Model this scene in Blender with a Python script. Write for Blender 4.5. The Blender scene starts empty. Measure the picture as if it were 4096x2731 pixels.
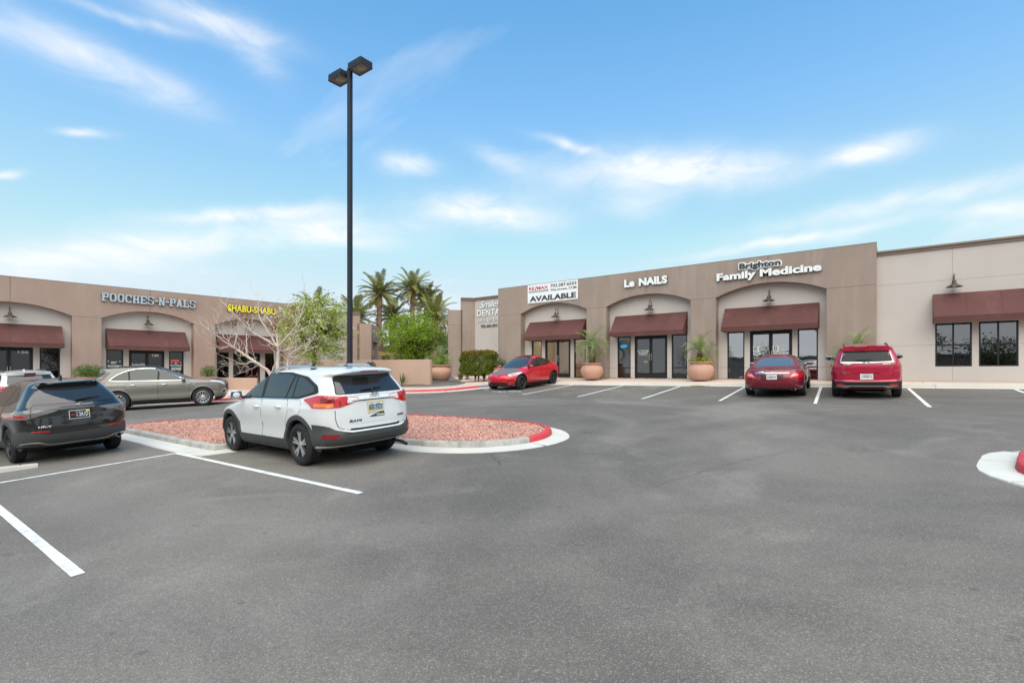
import bpy, bmesh, math, random
import numpy as np
from math import sin, cos, pi, radians, sqrt, exp, atan2
from mathutils import Vector, Matrix
from mathutils.bvhtree import BVHTree

random.seed(7)
S = bpy.context.scene
COL = S.collection

# ------------------------------------------------------------------ camera
cam_d = bpy.data.cameras.new('camera'); cam = bpy.data.objects.new('camera', cam_d); COL.objects.link(cam)
cam.location = (0, 0, 1.6); cam.rotation_euler = (radians(90), 0, radians(36.98))
cam_d.lens = 18.0; cam_d.sensor_width = 36.0; cam_d.shift_y = 0.0292
cam_d.clip_start = 0.1; cam_d.clip_end = 3000
S.camera = cam
S.render.resolution_x = 1024; S.render.resolution_y = 682

# ------------------------------------------------------------------ world + sun
SUN_AZ = radians(-54.0)      # direction (from +x, counterclockwise) the light comes from
SUN_EL = radians(56.0)
W = bpy.data.worlds.new('World'); S.world = W; W.use_nodes = True
wn = W.node_tree.nodes; wl = W.node_tree.links; wn.clear()

def wmath(op, a, b=None, c=None, clamp=False):
    n = wn.new('ShaderNodeMath'); n.operation = op; n.use_clamp = clamp
    for i, q in enumerate((a, b, c)):
        if q is None: continue
        if isinstance(q, (int, float)): n.inputs[i].default_value = q
        else: wl.new(q, n.inputs[i])
    return n.outputs[0]

def wdot(v, vec):
    n = wn.new('ShaderNodeVectorMath'); n.operation = 'DOT_PRODUCT'
    wl.new(v, n.inputs[0]); n.inputs[1].default_value = vec
    return n.outputs['Value']

def wmix(fac, a, b, blend='MIX'):
    n = wn.new('ShaderNodeMix'); n.data_type = 'RGBA'; n.blend_type = blend
    for k, q in (('Factor', fac),):
        if isinstance(q, (int, float)): n.inputs[0].default_value = q
        else: wl.new(q, n.inputs[0])
    for idx, q in ((6, a), (7, b)):
        if isinstance(q, tuple): n.inputs[idx].default_value = (*q, 1)
        else: wl.new(q, n.inputs[idx])
    return n.outputs[2]

SKY_STRENGTH = 0.105
sky = wn.new('ShaderNodeTexSky'); sky.sky_type = 'NISHITA'; sky.sun_disc = False
sky.sun_elevation = SUN_EL; sky.sun_rotation = pi / 2 - SUN_AZ
sky.air_density = 1.0; sky.dust_density = 0.6; sky.ozone_density = 2.0; sky.altitude = 600
tc = wn.new('ShaderNodeTexCoord'); D = tc.outputs['Generated']
sep = wn.new('ShaderNodeSeparateXYZ'); wl.new(D, sep.inputs[0])
elev = wmath('MAXIMUM', sep.outputs[2], 0.0)
# planar cloud-deck coordinates
inv = wmath('DIVIDE', 1.0, wmath('ADD', elev, 0.14))
cmb = wn.new('ShaderNodeCombineXYZ')
wl.new(wmath('MULTIPLY', sep.outputs[0], inv), cmb.inputs[0]); wl.new(wmath('MULTIPLY', sep.outputs[1], inv), cmb.inputs[1])
def wnoise(scale, vec, detail=6, rough=.55, dist=0.0, sc=(1, 1, 1), rot=0, off=(0, 0, 0)):
    mp = wn.new('ShaderNodeMapping'); mp.inputs['Scale'].default_value = sc; mp.inputs['Rotation'].default_value = (0, 0, rot); mp.inputs['Location'].default_value = off
    wl.new(vec, mp.inputs[0])
    n = wn.new('ShaderNodeTexNoise'); n.inputs['Scale'].default_value = scale; n.inputs['Detail'].default_value = detail
    n.inputs['Roughness'].default_value = rough; n.inputs['Distortion'].default_value = dist
    wl.new(mp.outputs[0], n.inputs['Vector']); return n
warp = wnoise(5.0, D, 4, .6)
wv = wn.new('ShaderNodeVectorMath'); wv.operation = 'SUBTRACT'; wl.new(warp.outputs['Color'], wv.inputs[0]); wv.inputs[1].default_value = (.5, .5, .5)
wv2 = wn.new('ShaderNodeVectorMath'); wv2.operation = 'SCALE'; wl.new(wv.outputs[0], wv2.inputs[0]); wv2.inputs['Scale'].default_value = 0.05
wv3 = wn.new('ShaderNodeVectorMath'); wv3.operation = 'ADD'; wl.new(D, wv3.inputs[0]); wl.new(wv2.outputs[0], wv3.inputs[1])
DW = wv3.outputs[0]
CLOUDS = [  # centre direction, long axis, short axis, half length, half thickness, weight
((-0.879,0.222,0.422),(0.160,0.970,-0.181),(-0.450,-0.091,-0.888),0.115,0.020,.75),
((-0.899,0.160,0.410),(0.100,0.960,0.120),(-0.450,-0.091,-0.888),0.070,0.030,.45),
((-0.839,0.246,0.485),(0.276,0.961,-0.013),(-0.469,0.122,-0.875),0.070,0.006,.6),
((-0.794,0.339,0.505),(0.369,0.928,-0.046),(-0.484,0.149,-0.862),0.090,0.016,.8),
((-0.786,0.393,0.477),(0.233,0.903,-0.362),(-0.572,-0.173,-0.802),0.043,0.016,.4),
((-0.918,0.213,0.333),(0.306,0.918,0.253),(-0.252,0.335,-0.908),0.027,0.005,.7),
((-0.954,0.138,0.266),(0.207,0.947,0.246),(-0.218,0.290,-0.932),0.017,0.004,.8),
((-0.942,0.276,0.189),(0.313,0.929,0.197),(-0.121,0.245,-0.962),0.160,0.018,1.0),
((-0.872,0.413,0.264),(0.470,0.859,0.202),(-0.143,0.300,-0.943),0.138,0.009,.8),
((-0.815,0.523,0.249),(0.559,0.825,0.089),(-0.159,0.211,-0.964),0.150,0.024,1.0),
((-0.962,0.228,0.151),(0.248,0.961,0.122),(-0.117,0.155,-0.981),0.140,0.020,.6),
((-0.694,0.618,0.370),(0.664,0.748,-0.009),(-0.282,0.240,-0.929),0.040,0.014,1.0),
((-0.616,0.729,0.297),(0.751,0.657,-0.065),(-0.242,0.183,-0.953),0.115,0.026,1.15),
((-0.571,0.724,0.386),(0.632,0.687,-0.359),(-0.526,0.039,-0.850),0.054,0.012,.6),
((-0.465,0.790,0.401),(0.734,0.595,-0.327),(-0.497,0.142,-0.856),0.054,0.007,.8),
((-0.317,0.882,0.349),(0.930,0.360,-0.070),(-0.187,0.302,-0.935),0.165,0.029,1.2),
((-0.032,0.942,0.333),(0.998,0.008,0.070),(0.063,0.335,-0.940),0.055,0.015,1.1),
((0.030,0.966,0.258),(0.997,-0.047,0.054),(0.064,0.256,-0.965),0.185,0.014,.8),
((-0.153,0.964,0.218),(0.988,0.138,0.076),(0.044,0.227,-0.973),0.150,0.008,1.0),
((0.127,0.967,0.221),(0.989,-0.110,-0.094),(-0.067,0.230,-0.971),0.080,0.012,.6),
((-0.387,0.874,0.295),(0.905,0.420,-0.066),(-0.182,0.241,-0.953),0.062,0.017,.5)]
tot = None
for c, t1, t2, L, T, wgt in CLOUDS:
    a = wmath('MULTIPLY', wdot(DW, t1), 1 / L); b = wmath('MULTIPLY', wdot(DW, t2), 1 / (T * 1.15))
    r2 = wmath('MULTIPLY_ADD', a, a, wmath('MULTIPLY', b, b))
    m = wmath('MULTIPLY', wmath('EXPONENT', wmath('MULTIPLY', r2, -1.0)), wmath('MULTIPLY', wmath('GREATER_THAN', wdot(D, c), 0.0), wgt))
    tot = m if tot is None else wmath('ADD', tot, m)
tex1 = wnoise(9.0, D, 7, .62, .6, (1, 1, 2.6))
GEN_OFF = (14.8, 7.6, 0.0)  # offset leaves the view mostly clear; unseen cloud added to whiten the light
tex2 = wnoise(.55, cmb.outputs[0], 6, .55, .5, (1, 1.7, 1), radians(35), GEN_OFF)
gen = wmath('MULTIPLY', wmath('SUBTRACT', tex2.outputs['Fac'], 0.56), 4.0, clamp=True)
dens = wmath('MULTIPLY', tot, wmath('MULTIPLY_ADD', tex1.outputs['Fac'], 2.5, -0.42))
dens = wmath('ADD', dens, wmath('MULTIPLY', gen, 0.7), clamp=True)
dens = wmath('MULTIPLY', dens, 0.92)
# low haze band: the sky pales towards the horizon
hz = wmath('EXPONENT', wmath('MULTIPLY', elev, -3.4))
skyc = wmix(1.0, sky.outputs[0], wmix(hz, (0.16, 1.66, 2.05), (1.25, 1.22, 1.15)), 'MULTIPLY')
skyc = wmix(1.0, skyc, (4.2, 5.0, 6.2), 'DARKEN')
skyc = wmix(hz, skyc, (5.65, 5.9, 6.1))
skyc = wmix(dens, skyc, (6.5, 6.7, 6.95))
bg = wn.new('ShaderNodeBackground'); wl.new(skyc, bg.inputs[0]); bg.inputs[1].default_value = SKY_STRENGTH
wo = wn.new('ShaderNodeOutputWorld'); wl.new(bg.outputs[0], wo.inputs[0])

sun_d = bpy.data.lights.new('sun', 'SUN'); sun = bpy.data.objects.new('sun', sun_d); COL.objects.link(sun)
sun_d.energy = 3.3; sun_d.angle = radians(88); sun_d.color = (1.0, .845, .705)
sdir = Vector((cos(SUN_EL) * cos(SUN_AZ), cos(SUN_EL) * sin(SUN_AZ), sin(SUN_EL)))
sun.rotation_euler = sdir.to_track_quat('Z', 'Y').to_euler()
sun.location = (10, -20, 40)
vs = S.view_settings
vs.view_transform = 'Standard'; vs.look = 'None'; vs.gamma = 1; vs.use_curve_mapping = False
vs.exposure = 0.55

# ------------------------------------------------------------------ materials
MATS = {}
def srgb(r, g, b):
    f = lambda c: c / 12.92 if c <= .04045 else ((c + .055) / 1.055) ** 2.4
    return (f(r / 255), f(g / 255), f(b / 255))

def pm(name, base, rough=.6, metal=0.0, spec=.5, ior=1.45, bump=None, var=None, coat=0.0, emit=None, island=0.0, trans=0.0, dirt=None):
    if name in MATS: return MATS[name]
    m = bpy.data.materials.new(name); m.use_nodes = True
    nt = m.node_tree; n = nt.nodes; l = nt.links
    p = n['Principled BSDF']
    p.inputs['Base Color'].default_value = (*base, 1); p.inputs['Roughness'].default_value = rough
    p.inputs['Metallic'].default_value = metal; p.inputs['Specular IOR Level'].default_value = spec; p.inputs['IOR'].default_value = ior
    p.inputs['Coat Weight'].default_value = coat; p.inputs['Coat Roughness'].default_value = .03
    if emit:
        p.inputs['Emission Color'].default_value = (*emit[0], 1); p.inputs['Emission Strength'].default_value = emit[1]
    out = None
    co = n.new('ShaderNodeTexCoord')
    def mix(blend, fac, a, b):
        q = n.new('ShaderNodeMix'); q.data_type = 'RGBA'; q.blend_type = blend
        if isinstance(fac, (int, float)): q.inputs[0].default_value = fac
        else: l.new(fac, q.inputs[0])
        for i, v in ((6, a), (7, b)):
            if isinstance(v, tuple): q.inputs[i].default_value = (*v, 1)
            else: l.new(v, q.inputs[i])
        return q.outputs[2]
    def noi(scale, det=5, ro=.6, sc=(1, 1, 1)):
        mp = n.new('ShaderNodeMapping'); mp.inputs['Scale'].default_value = sc; l.new(co.outputs['Object'], mp.inputs[0])
        t = n.new('ShaderNodeTexNoise'); t.inputs['Scale'].default_value = scale; t.inputs['Detail'].default_value = det; t.inputs['Roughness'].default_value = ro
        l.new(mp.outputs[0], t.inputs['Vector']); return t.outputs['Fac']
    def ramp(v, a, b):
        r = n.new('ShaderNodeMapRange'); r.inputs[1].default_value = a; r.inputs[2].default_value = b; l.new(v, r.inputs[0]); return r.outputs[0]
    cur = tuple(base)
    if island:
        g = n.new('ShaderNodeNewGeometry')
        dk = tuple(c * (1 - island) for c in base); lt = tuple(min(1, c * (1 + island)) for c in base)
        lt = (lt[0] * 1.08, lt[1], lt[2] * .8)
        cur = mix('MIX', g.outputs['Random Per Island'], dk, lt)
    if var:
        sc, amt = var[0], var[1]
        v = ramp(noi(sc, 6, .6), .3, .7)
        dk = tuple(c * (1 - amt) for c in base); lt = tuple(min(1, c * (1 + amt)) for c in base)
        c2 = mix('MIX', v, dk, lt)
        cur = c2 if isinstance(cur, tuple) else mix('MULTIPLY', .5, cur, c2)
    if dirt:
        v = ramp(noi(dirt[0], 8, .7, dirt[3] if len(dirt) > 3 else (1, 1, 1)), dirt[4] if len(dirt) > 4 else .52, .75)
        q = n.new('ShaderNodeMath'); q.operation = 'MULTIPLY'; l.new(v, q.inputs[0]); q.inputs[1].default_value = dirt[2]
        cur = mix('MIX', q.outputs[0], cur, dirt[1])
    if not isinstance(cur, tuple): l.new(cur, p.inputs['Base Color'])
    if bump:
        b = n.new('ShaderNodeBump'); b.inputs['Strength'].default_value = bump[1]; b.inputs['Distance'].default_value = bump[2] if len(bump) > 2 else .02
        l.new(noi(bump[0], 4, .6), b.inputs['Height']); l.new(b.outputs[0], p.inputs['Normal'])
    if trans:
        tr = n.new('ShaderNodeBsdfTranslucent')
        if isinstance(cur, tuple): tr.inputs[0].default_value = (*cur, 1)
        else: l.new(cur, tr.inputs[0])
        ms = n.new('ShaderNodeMixShader'); ms.inputs[0].default_value = trans
        l.new(p.outputs[0], ms.inputs[1]); l.new(tr.outputs[0], ms.inputs[2]); l.new(ms.outputs[0], n['Material Output'].inputs[0])
    MATS[name] = m
    return m

def store_glass(name, refl, tint, f0=.12):
    """shop-window glass: fresnel-weighted mirror over a tinted see-through sheet"""
    if name in MATS: return MATS[name]
    m = bpy.data.materials.new(name); m.use_nodes = True
    nt = m.node_tree; n = nt.nodes; l = nt.links; n.remove(n['Principled BSDF'])
    g = n.new('ShaderNodeBsdfGlossy'); g.inputs['Roughness'].default_value = .012; g.inputs['Color'].default_value = (refl, refl, refl * 1.01, 1)
    # slight waviness of the sheet
    co = n.new('ShaderNodeTexCoord'); t = n.new('ShaderNodeTexNoise'); t.inputs['Scale'].default_value = 1.7; t.inputs['Detail'].default_value = 1
    l.new(co.outputs['Object'], t.inputs['Vector'])
    b = n.new('ShaderNodeBump'); b.inputs['Strength'].default_value = .015; b.inputs['Distance'].default_value = .05
    l.new(t.outputs['Fac'], b.inputs['Height']); l.new(b.outputs[0], g.inputs['Normal'])
    tr = n.new('ShaderNodeBsdfTransparent'); tr.inputs[0].default_value = (*tint, 1)
    lw = n.new('ShaderNodeLayerWeight'); lw.inputs['Blend'].default_value = .35
    mr = n.new('ShaderNodeMapRange'); mr.inputs[3].default_value = f0; mr.inputs[4].default_value = 1.0; l.new(lw.outputs['Fresnel'], mr.inputs[0])
    ms = n.new('ShaderNodeMixShader'); l.new(mr.outputs[0], ms.inputs[0]); l.new(tr.outputs[0], ms.inputs[1]); l.new(g.outputs[0], ms.inputs[2])
    l.new(ms.outputs[0], n['Material Output'].inputs[0]); MATS[name] = m
    return m

M_brown = pm('stucco_taupe', (.318, .247, .210), .92, spec=.2, bump=(42, .4, .014), var=(.45, .08), dirt=(.9, (.43, .36, .31), .5, (2.2, 2.2, .35), .48))
M_brownL = pm('stucco_taupe_warm', (.375, .265, .220), .92, spec=.2, bump=(42, .4, .014), var=(.45, .08), dirt=(.9, (.46, .35, .30), .5, (2.2, 2.2, .35), .48))
M_white = pm('stucco_pale', (.54, .485, .452), .92, spec=.2, bump=(55, .22, .01), var=(.5, .05), dirt=(.9, (.47, .43, .40), .4, (1, 1, .3)))
M_pink = pm('stucco_pinkish', (.50, .345, .275), .92, spec=.2, bump=(50, .22, .01), var=(.5, .06), dirt=(1.4, (.42, .33, .28), .4))
M_trim = pm('cornice_paint', (.26, .205, .172), .8, spec=.3, var=(.8, .06))
M_black = pm('black_aluminium', (.012, .012, .013), .4, spec=.5)
M_awn = pm('awning_canvas', (.122, .052, .047), .85, spec=.25, bump=(220, .15, .004), var=(.7, .10), dirt=(.8, (.23, .11, .10), .45, (1, .5, 1)))
M_bronze = pm('lamp_bronze', (.095, .068, .06), .45, .35)
M_bulb = pm('frosted_glass', (.75, .73, .68), .3)
M_signwhite = pm('sign_white', (.82, .83, .84), .35)
M_signgrey = pm('sign_blue_grey', (.42, .49, .54), .4)
M_signret = pm('sign_return_dark', (.035, .034, .033), .5)
M_yellow = pm('sign_yellow', (.80, .66, .02), .4, emit=((.9, .75, .0), .12))
M_dark = pm('print_dark', (.045, .047, .05), .6)
M_red = pm('print_red', (.62, .045, .06), .55)
M_blue = pm('print_blue', (.04, .09, .22), .55)
M_slate = pm('print_slate', (.20, .25, .30), .55)
M_vinyl = pm('banner_vinyl', (.80, .81, .82), .5, bump=(1.6, .25, .05), var=(1.2, .03))
M_print = pm('window_print_white', (.72, .73, .72), .6)
M_gold = pm('window_print_gold', (.55, .42, .16), .5)
M_neonr = pm('neon_red', (.4, .03, .02), .4, emit=((1, .10, .05), .7))
M_neonb = pm('neon_blue', (.02, .25, .5), .4, emit=((.02, .45, .95), 1.0))
M_conc = pm('concrete_pale', (.55, .505, .45), .9, spec=.2, bump=(40, .12, .006), var=(.6, .08), dirt=(1.3, (.42, .38, .34), .5))
M_slab = pm('sidewalk_concrete', (.58, .465, .395), .9, spec=.2, bump=(30, .1, .006), var=(.5, .08), dirt=(1.0, (.45, .37, .31), .5))
M_gutter = pm('gutter_concrete', (.60, .58, .53), .9, spec=.2, bump=(40, .1, .006), var=(.8, .08), dirt=(2.4, (.30, .28, .26), .6, (1, 1, 1), .58))
M_kerb = pm('kerb_concrete', (.44, .43, .40), .9, spec=.2, bump=(40, .2, .008), var=(1.2, .12), dirt=(2.2, (.10, .10, .098), .9, (1, 1, .6), .43))
M_kerbdark = pm('kerb_grey_paint', (.20, .20, .20), .85, bump=(40, .15, .006), var=(1.2, .1))
M_kred = pm('kerb_red_paint', (.56, .045, .055), .62, bump=(45, .15, .005), var=(1.1, .08), dirt=(2.6, (.40, .15, .13), .8, (1, 1, 1), .48))
M_stripe = pm('road_paint_white', (.74, .74, .72), .8, bump=(60, .2, .004), var=(2.5, .06), dirt=(6, (.30, .29, .28), .9, (1, 1, 1), .49))
M_terra = pm('terracotta', (.52, .30, .225), .85, spec=.25, bump=(25, .1, .01), var=(1.5, .08), dirt=(2.0, (.60, .42, .34), .4))
M_soil = pm('soil', (.10, .07, .05), .95, bump=(30, .5, .02))
M_rubber = pm('tyre_rubber', (.022, .022, .023), .72, spec=.35, dirt=(6, (.075, .07, .065), .35))
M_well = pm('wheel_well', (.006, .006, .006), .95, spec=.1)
M_alloy = pm('alloy_machined', (.66, .67, .68), .28, .9)
M_alloyd = pm('alloy_dark', (.035, .036, .038), .4, .3)
M_blackgloss = pm('gloss_black_trim', (.008, .008, .009), .15)
M_trimgrey = pm('grey_plastic_cladding', (.060, .061, .062), .62, spec=.4, bump=(300, .08, .002))
M_trimblack = pm('black_plastic', (.016, .016, .017), .55)
M_chrome = pm('chrome', (.78, .79, .80), .12, 1.0)
M_carglass = pm('tinted_car_glass', (.022, .022, .0215), .02, spec=.5, ior=1.72)
M_screen = pm('clear_car_glass', (.035, .045, .05), .02, ior=1.8)
M_tail = pm('tail_lamp_red', (.52, .008, .012), .12, coat=1)
M_taild = pm('tail_lamp_dark_red', (.20, .006, .010), .12, coat=1)
M_tailo = pm('tail_lamp_amber', (.72, .16, .015), .15, coat=1)
M_tailw = pm('lamp_clear', (.72, .72, .73), .12, coat=1)
M_tails = pm('lamp_smoked', (.16, .15, .15), .1, coat=1)
M_plate = pm('plate_white', (.72, .73, .72), .5)
M_plated = pm('plate_black', (.01, .01, .01), .5)
M_plateb = pm('plate_blue_grey', (.30, .36, .42), .5)
M_platey = pm('plate_frame_cream', (.70, .58, .26), .5)
M_bark = pm('bark_dark', (.07, .05, .038), .95, bump=(18, .6, .02), var=(3, .2))
M_barkpale = pm('bark_pale', (.58, .49, .42), .9, bump=(25, .4, .01), var=(3, .14), dirt=(4, (.33, .22, .16), .6))
M_barkpalm = pm('palm_trunk_bark', (.36, .235, .165), .95, bump=(10, .8, .03), var=(6, .35))
M_boots = pm('palm_boots', (.22, .135, .085), .95, var=(6, .3), island=.45)
M_leaf = pm('leaf_spring_green', (.27, .40, .045), .55, spec=.3, island=.5, trans=.42)
M_leafp = pm('leaf_pear_green', (.33, .43, .085), .55, spec=.3, island=.5, trans=.4)
M_bloss = pm('blossom_white', (.80, .80, .70), .7, island=.15, trans=.3)
M_palm = pm('palm_leaflet_green', (.25, .27, .10), .6, spec=.15, island=.4, trans=.25)
M_palmdry = pm('palm_leaflet_dry', (.36, .25, .10), .7, island=.3, trans=.25)
M_pindo = pm('pindo_leaflet', (.27, .36, .16), .5, island=.35, trans=.35)
M_hedge = pm('hedge_leaf', (.17, .23, .035), .5, island=.6, trans=.3)
M_hedger = pm('hedge_leaf_bronze', (.32, .15, .04), .5, island=.5, trans=.3)
M_bushg = pm('bush_leaf', (.10, .20, .04), .55, island=.5, trans=.35)
M_bushy = pm('variegated_leaf', (.36, .44, .06), .55, island=.5, trans=.35)
M_grass = pm('dry_grass_blade', (.32, .29, .11), .7, island=.4, trans=.3)
M_purple = pm('purple_leaf', (.13, .03, .04), .6, island=.5, trans=.3)
M_pale = pm('pale_green_leaf', (.30, .34, .18), .6, island=.4, trans=.3)
M_far = pm('far_tree_leaf', (.11, .14, .07), .6, island=.5, trans=.3)
M_seed = pm('seed_cluster_brown', (.22, .075, .025), .85, island=.5)
M_rock = pm('red_crushed_rock', (.49, .285, .265), .92, spec=.2, island=.34)
M_rockbed = pm('red_rock_bed', (.33, .205, .185), .95, bump=(60, .8, .03), var=(12, .3))
M_pole = pm('lamp_pole_dark', (.024, .026, .034), .5, .2)
M_lens = pm('lamp_lens', (.17, .155, .125), .35)
M_sail = pm('shade_sail_tan', (.62, .42, .14), .8, trans=.3)
M_sailb = pm('shade_sail_brown', (.11, .08, .065), .85)
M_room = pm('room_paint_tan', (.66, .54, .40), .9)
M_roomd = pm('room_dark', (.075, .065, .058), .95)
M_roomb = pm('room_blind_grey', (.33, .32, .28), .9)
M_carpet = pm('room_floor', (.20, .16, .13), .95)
G_clear = store_glass('shop_glass_clear', .8, (.86, .86, .84), .02)
G_dark = store_glass('shop_glass_dark', .75, (.30, .29, .28), .03)
G_mid = store_glass('shop_glass_mid', .85, (.30, .29, .28), .10)
G_wing = store_glass('shop_glass_wing', .85, (.30, .29, .28), .22)
G_mirror = store_glass('shop_glass_reflective', .92, (.16, .155, .15), .42)

# asphalt
def asphalt():
    m = bpy.data.materials.new('asphalt'); m.use_nodes = True
    nt = m.node_tree; n = nt.nodes; l = nt.links; p = n['Principled BSDF']
    co = n.new('ShaderNodeTexCoord')
    def noi(scale, det=6, ro=.6, dist=0, sc=(1, 1, 1), rot=0):
        mp = n.new('ShaderNodeMapping'); mp.inputs['Scale'].default_value = sc; mp.inputs['Rotation'].default_value = (0, 0, rot)
        l.new(co.outputs['Object'], mp.inputs[0])
        t = n.new('ShaderNodeTexNoise'); t.inputs['Scale'].default_value = scale; t.inputs['Detail'].default_value = det
        t.inputs['Roughness'].default_value = ro; t.inputs['Distortion'].default_value = dist
        l.new(mp.outputs[0], t.inputs['Vector']); return t.outputs['Fac']
    def rng(v, a, b, c=0., d=1.):
        r = n.new('ShaderNodeMapRange'); r.interpolation_type = 'SMOOTHSTEP'
        for i, q in enumerate((a, b, c, d)): r.inputs[i + 1].default_value = q
        l.new(v, r.inputs[0]); return r.outputs[0]
    def mix(f, a, b, blend='MIX'):
        q = n.new('ShaderNodeMix'); q.data_type = 'RGBA'; q.blend_type = blend
        if isinstance(f, (int, float)): q.inputs[0].default_value = f
        else: l.new(f, q.inputs[0])
        for i, v in ((6, a), (7, b)):
            if isinstance(v, tuple): q.inputs[i].default_value = (*v, 1)
            else: l.new(v, q.inputs[i])
        return q.outputs[2]
    def mul(a, b):
        q = n.new('ShaderNodeMath'); q.operation = 'MULTIPLY'
        for i, v in enumerate((a, b)):
            if isinstance(v, (int, float)): q.inputs[i].default_value = v
            else: l.new(v, q.inputs[i])
        return q.outputs[0]
    base = mix(rng(noi(.13, 7, .62, .9), .40, .60), (.089, .083, .076), (.157, .146, .133))
    sx = n.new('ShaderNodeSeparateXYZ'); l.new(co.outputs['Object'], sx.inputs[0])
    def madd(a, m_, c):
        q = n.new('ShaderNodeMath'); q.operation = 'MULTIPLY_ADD'
        for i, v in enumerate((a, m_, c)):
            if isinstance(v, (int, float)): q.inputs[i].default_value = v
            else: l.new(v, q.inputs[i])
        return q.outputs[0]
    # stalls see little traffic and stay darker
    wob = noi(.6, 5, .6)
    base = mix(mul(rng(madd(wob, 1.6, sx.outputs[1]), 17.7, 19.3), .42), base, (.066, .065, .063))
    # arcs polished by cars turning round the island nose
    vd = n.new('ShaderNodeVectorMath'); vd.operation = 'DISTANCE'; l.new(co.outputs['Object'], vd.inputs[0]); vd.inputs[1].default_value = (-8.6, 9.2, .2)
    arc = madd(noi(.35, 5, .6), 2.2, vd.outputs['Value'])
    for r0, w_, col_, k in ((5.3, .55, (.19, .183, .17), .5), (6.9, .5, (.078, .076, .073), .5), (8.3, .7, (.20, .193, .178), .55), (10.2, .6, (.082, .08, .077), .4)):
        dd = n.new('ShaderNodeMath'); dd.operation = 'ABSOLUTE'; l.new(madd(arc, 1.0, -r0), dd.inputs[0])
        base = mix(mul(mul(rng(dd.outputs[0], w_, 0.0), rng(noi(.22, 6, .65), .40, .60)), k), base, col_)
    base = mix(mul(rng(noi(.42, 8, .7, 1.2), .50, .70), .55), base, (.235, .226, .208))           # dusty worn patches
    base = mix(mul(rng(noi(.9, 8, .72, .4, (.28, 1, 1), radians(18)), .55, .8), .5), base, (.095, .095, .096))   # tyre-polished streaks
    base = mix(mul(rng(noi(.7, 8, .72, .4, (.3, 1, 1), radians(-32)), .56, .8), .4), base, (.10, .10, .101))
    # aggregate
    vo = n.new('ShaderNodeTexVoronoi'); vo.inputs['Scale'].default_value = 135; l.new(co.outputs['Object'], vo.inputs['Vector'])
    sepc = n.new('ShaderNodeSeparateColor'); l.new(vo.outputs['Color'], sepc.inputs[0])
    base = mix(mul(rng(sepc.outputs[0], .70, .98), .36), base, (.46, .45, .43))
    base = mix(mul(rng(sepc.outputs[1], .62, .95), .5), base, (.055, .055, .056))
    # dark drips and stains
    v2 = n.new('ShaderNodeTexVoronoi'); v2.inputs['Scale'].default_value = .55; l.new(co.outputs['Object'], v2.inputs['Vector'])
    st = n.new('ShaderNodeMath'); st.operation = 'SUBTRACT'; l.new(noi(9, 5, .7), st.inputs[0]); l.new(v2.outputs['Distance'], st.inputs[1])
    base = mix(mul(rng(st.outputs[0], .34, .52), .55), base, (.055, .053, .05))
    v3 = n.new('ShaderNodeTexVoronoi'); v3.inputs['Scale'].default_value = 2.3; l.new(co.outputs['Object'], v3.inputs['Vector'])
    s3 = n.new('ShaderNodeMath'); s3.operation = 'SUBTRACT'; s3.inputs[0].default_value = .09; l.new(v3.outputs['Distance'], s3.inputs[1])
    base = mix(mul(rng(s3.outputs[0], .0, .05), .5), base, (.05, .048, .046))
    f = noi(210, 3, .7)
    base = mix(mul(rng(f, .35, .72), .34), base, (.30, .297, .29))
    base = mix(mul(rng(noi(26, 4, .7), .42, .68), .22), base, (.09, .09, .09))
    lo_ = n.new('ShaderNodeMapRange'); lo_.inputs[1].default_value = .34; lo_.inputs[2].default_value = .66; l.new(noi(.19, 6, .62, 1.1), lo_.inputs[0])
    base = mix(1.0, base, mix(lo_.outputs[0], (.91, .85, .80), (1.21, 1.14, 1.06)), 'MULTIPLY')
    l.new(base, p.inputs['Base Color']); p.inputs['Roughness'].default_value = .86; p.inputs['Specular IOR Level'].default_value = .28
    b = n.new('ShaderNodeBump'); b.inputs['Strength'].default_value = .35; b.inputs['Distance'].default_value = .006
    l.new(vo.outputs['Distance'], b.inputs['Height']); l.new(b.outputs[0], p.inputs['Normal'])
    return m
M_asph = asphalt()

# ------------------------------------------------------------------ mesh helpers
def tag(o, label=None, cat=None, group=None, kind=None):
    if label: o['label'] = label
    if cat: o['category'] = cat
    if group: o['group'] = group
    if kind: o['kind'] = kind
    return o

def link(o, parent=None):
    COL.objects.link(o)
    if parent is not None: o.parent = parent
    return o

def thing(name, label, cat, loc=(0, 0, 0), rz=0, group=None):
    o = bpy.data.objects.new(name, None); o.empty_display_size = .2
    link(o); o.location = loc; o.rotation_euler = (0, 0, rz)
    return tag(o, label, cat, group)

def mesh_obj(name, verts, faces, mat, parent=None, smooth=0):
    me = bpy.data.meshes.new(name); me.from_pydata(verts, [], faces); me.materials.append(mat)
    if smooth:
        me.polygons.foreach_set('use_smooth', [True] * len(me.polygons))
        if smooth > 1: me.set_sharp_from_angle(angle=radians(smooth))
    return link(bpy.data.objects.new(name, me), parent)

def np_obj(name, v, q, mat, parent=None, smooth=False):
    """numpy verts (N,3) and faces (M,k)"""
    me = bpy.data.meshes.new(name); k = q.shape[1]
    me.vertices.add(len(v)); me.vertices.foreach_set('co', np.ascontiguousarray(v, dtype=np.float32).ravel())
    me.loops.add(q.size); me.loops.foreach_set('vertex_index', np.ascontiguousarray(q, dtype=np.int32).ravel())
    me.polygons.add(len(q)); me.polygons.foreach_set('loop_start', np.arange(0, q.size, k, dtype=np.int32))
    if smooth: me.polygons.foreach_set('use_smooth', np.ones(len(q), dtype=bool))
    me.materials.append(mat); me.update(calc_edges=True); me.validate()
    return link(bpy.data.objects.new(name, me), parent)

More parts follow.
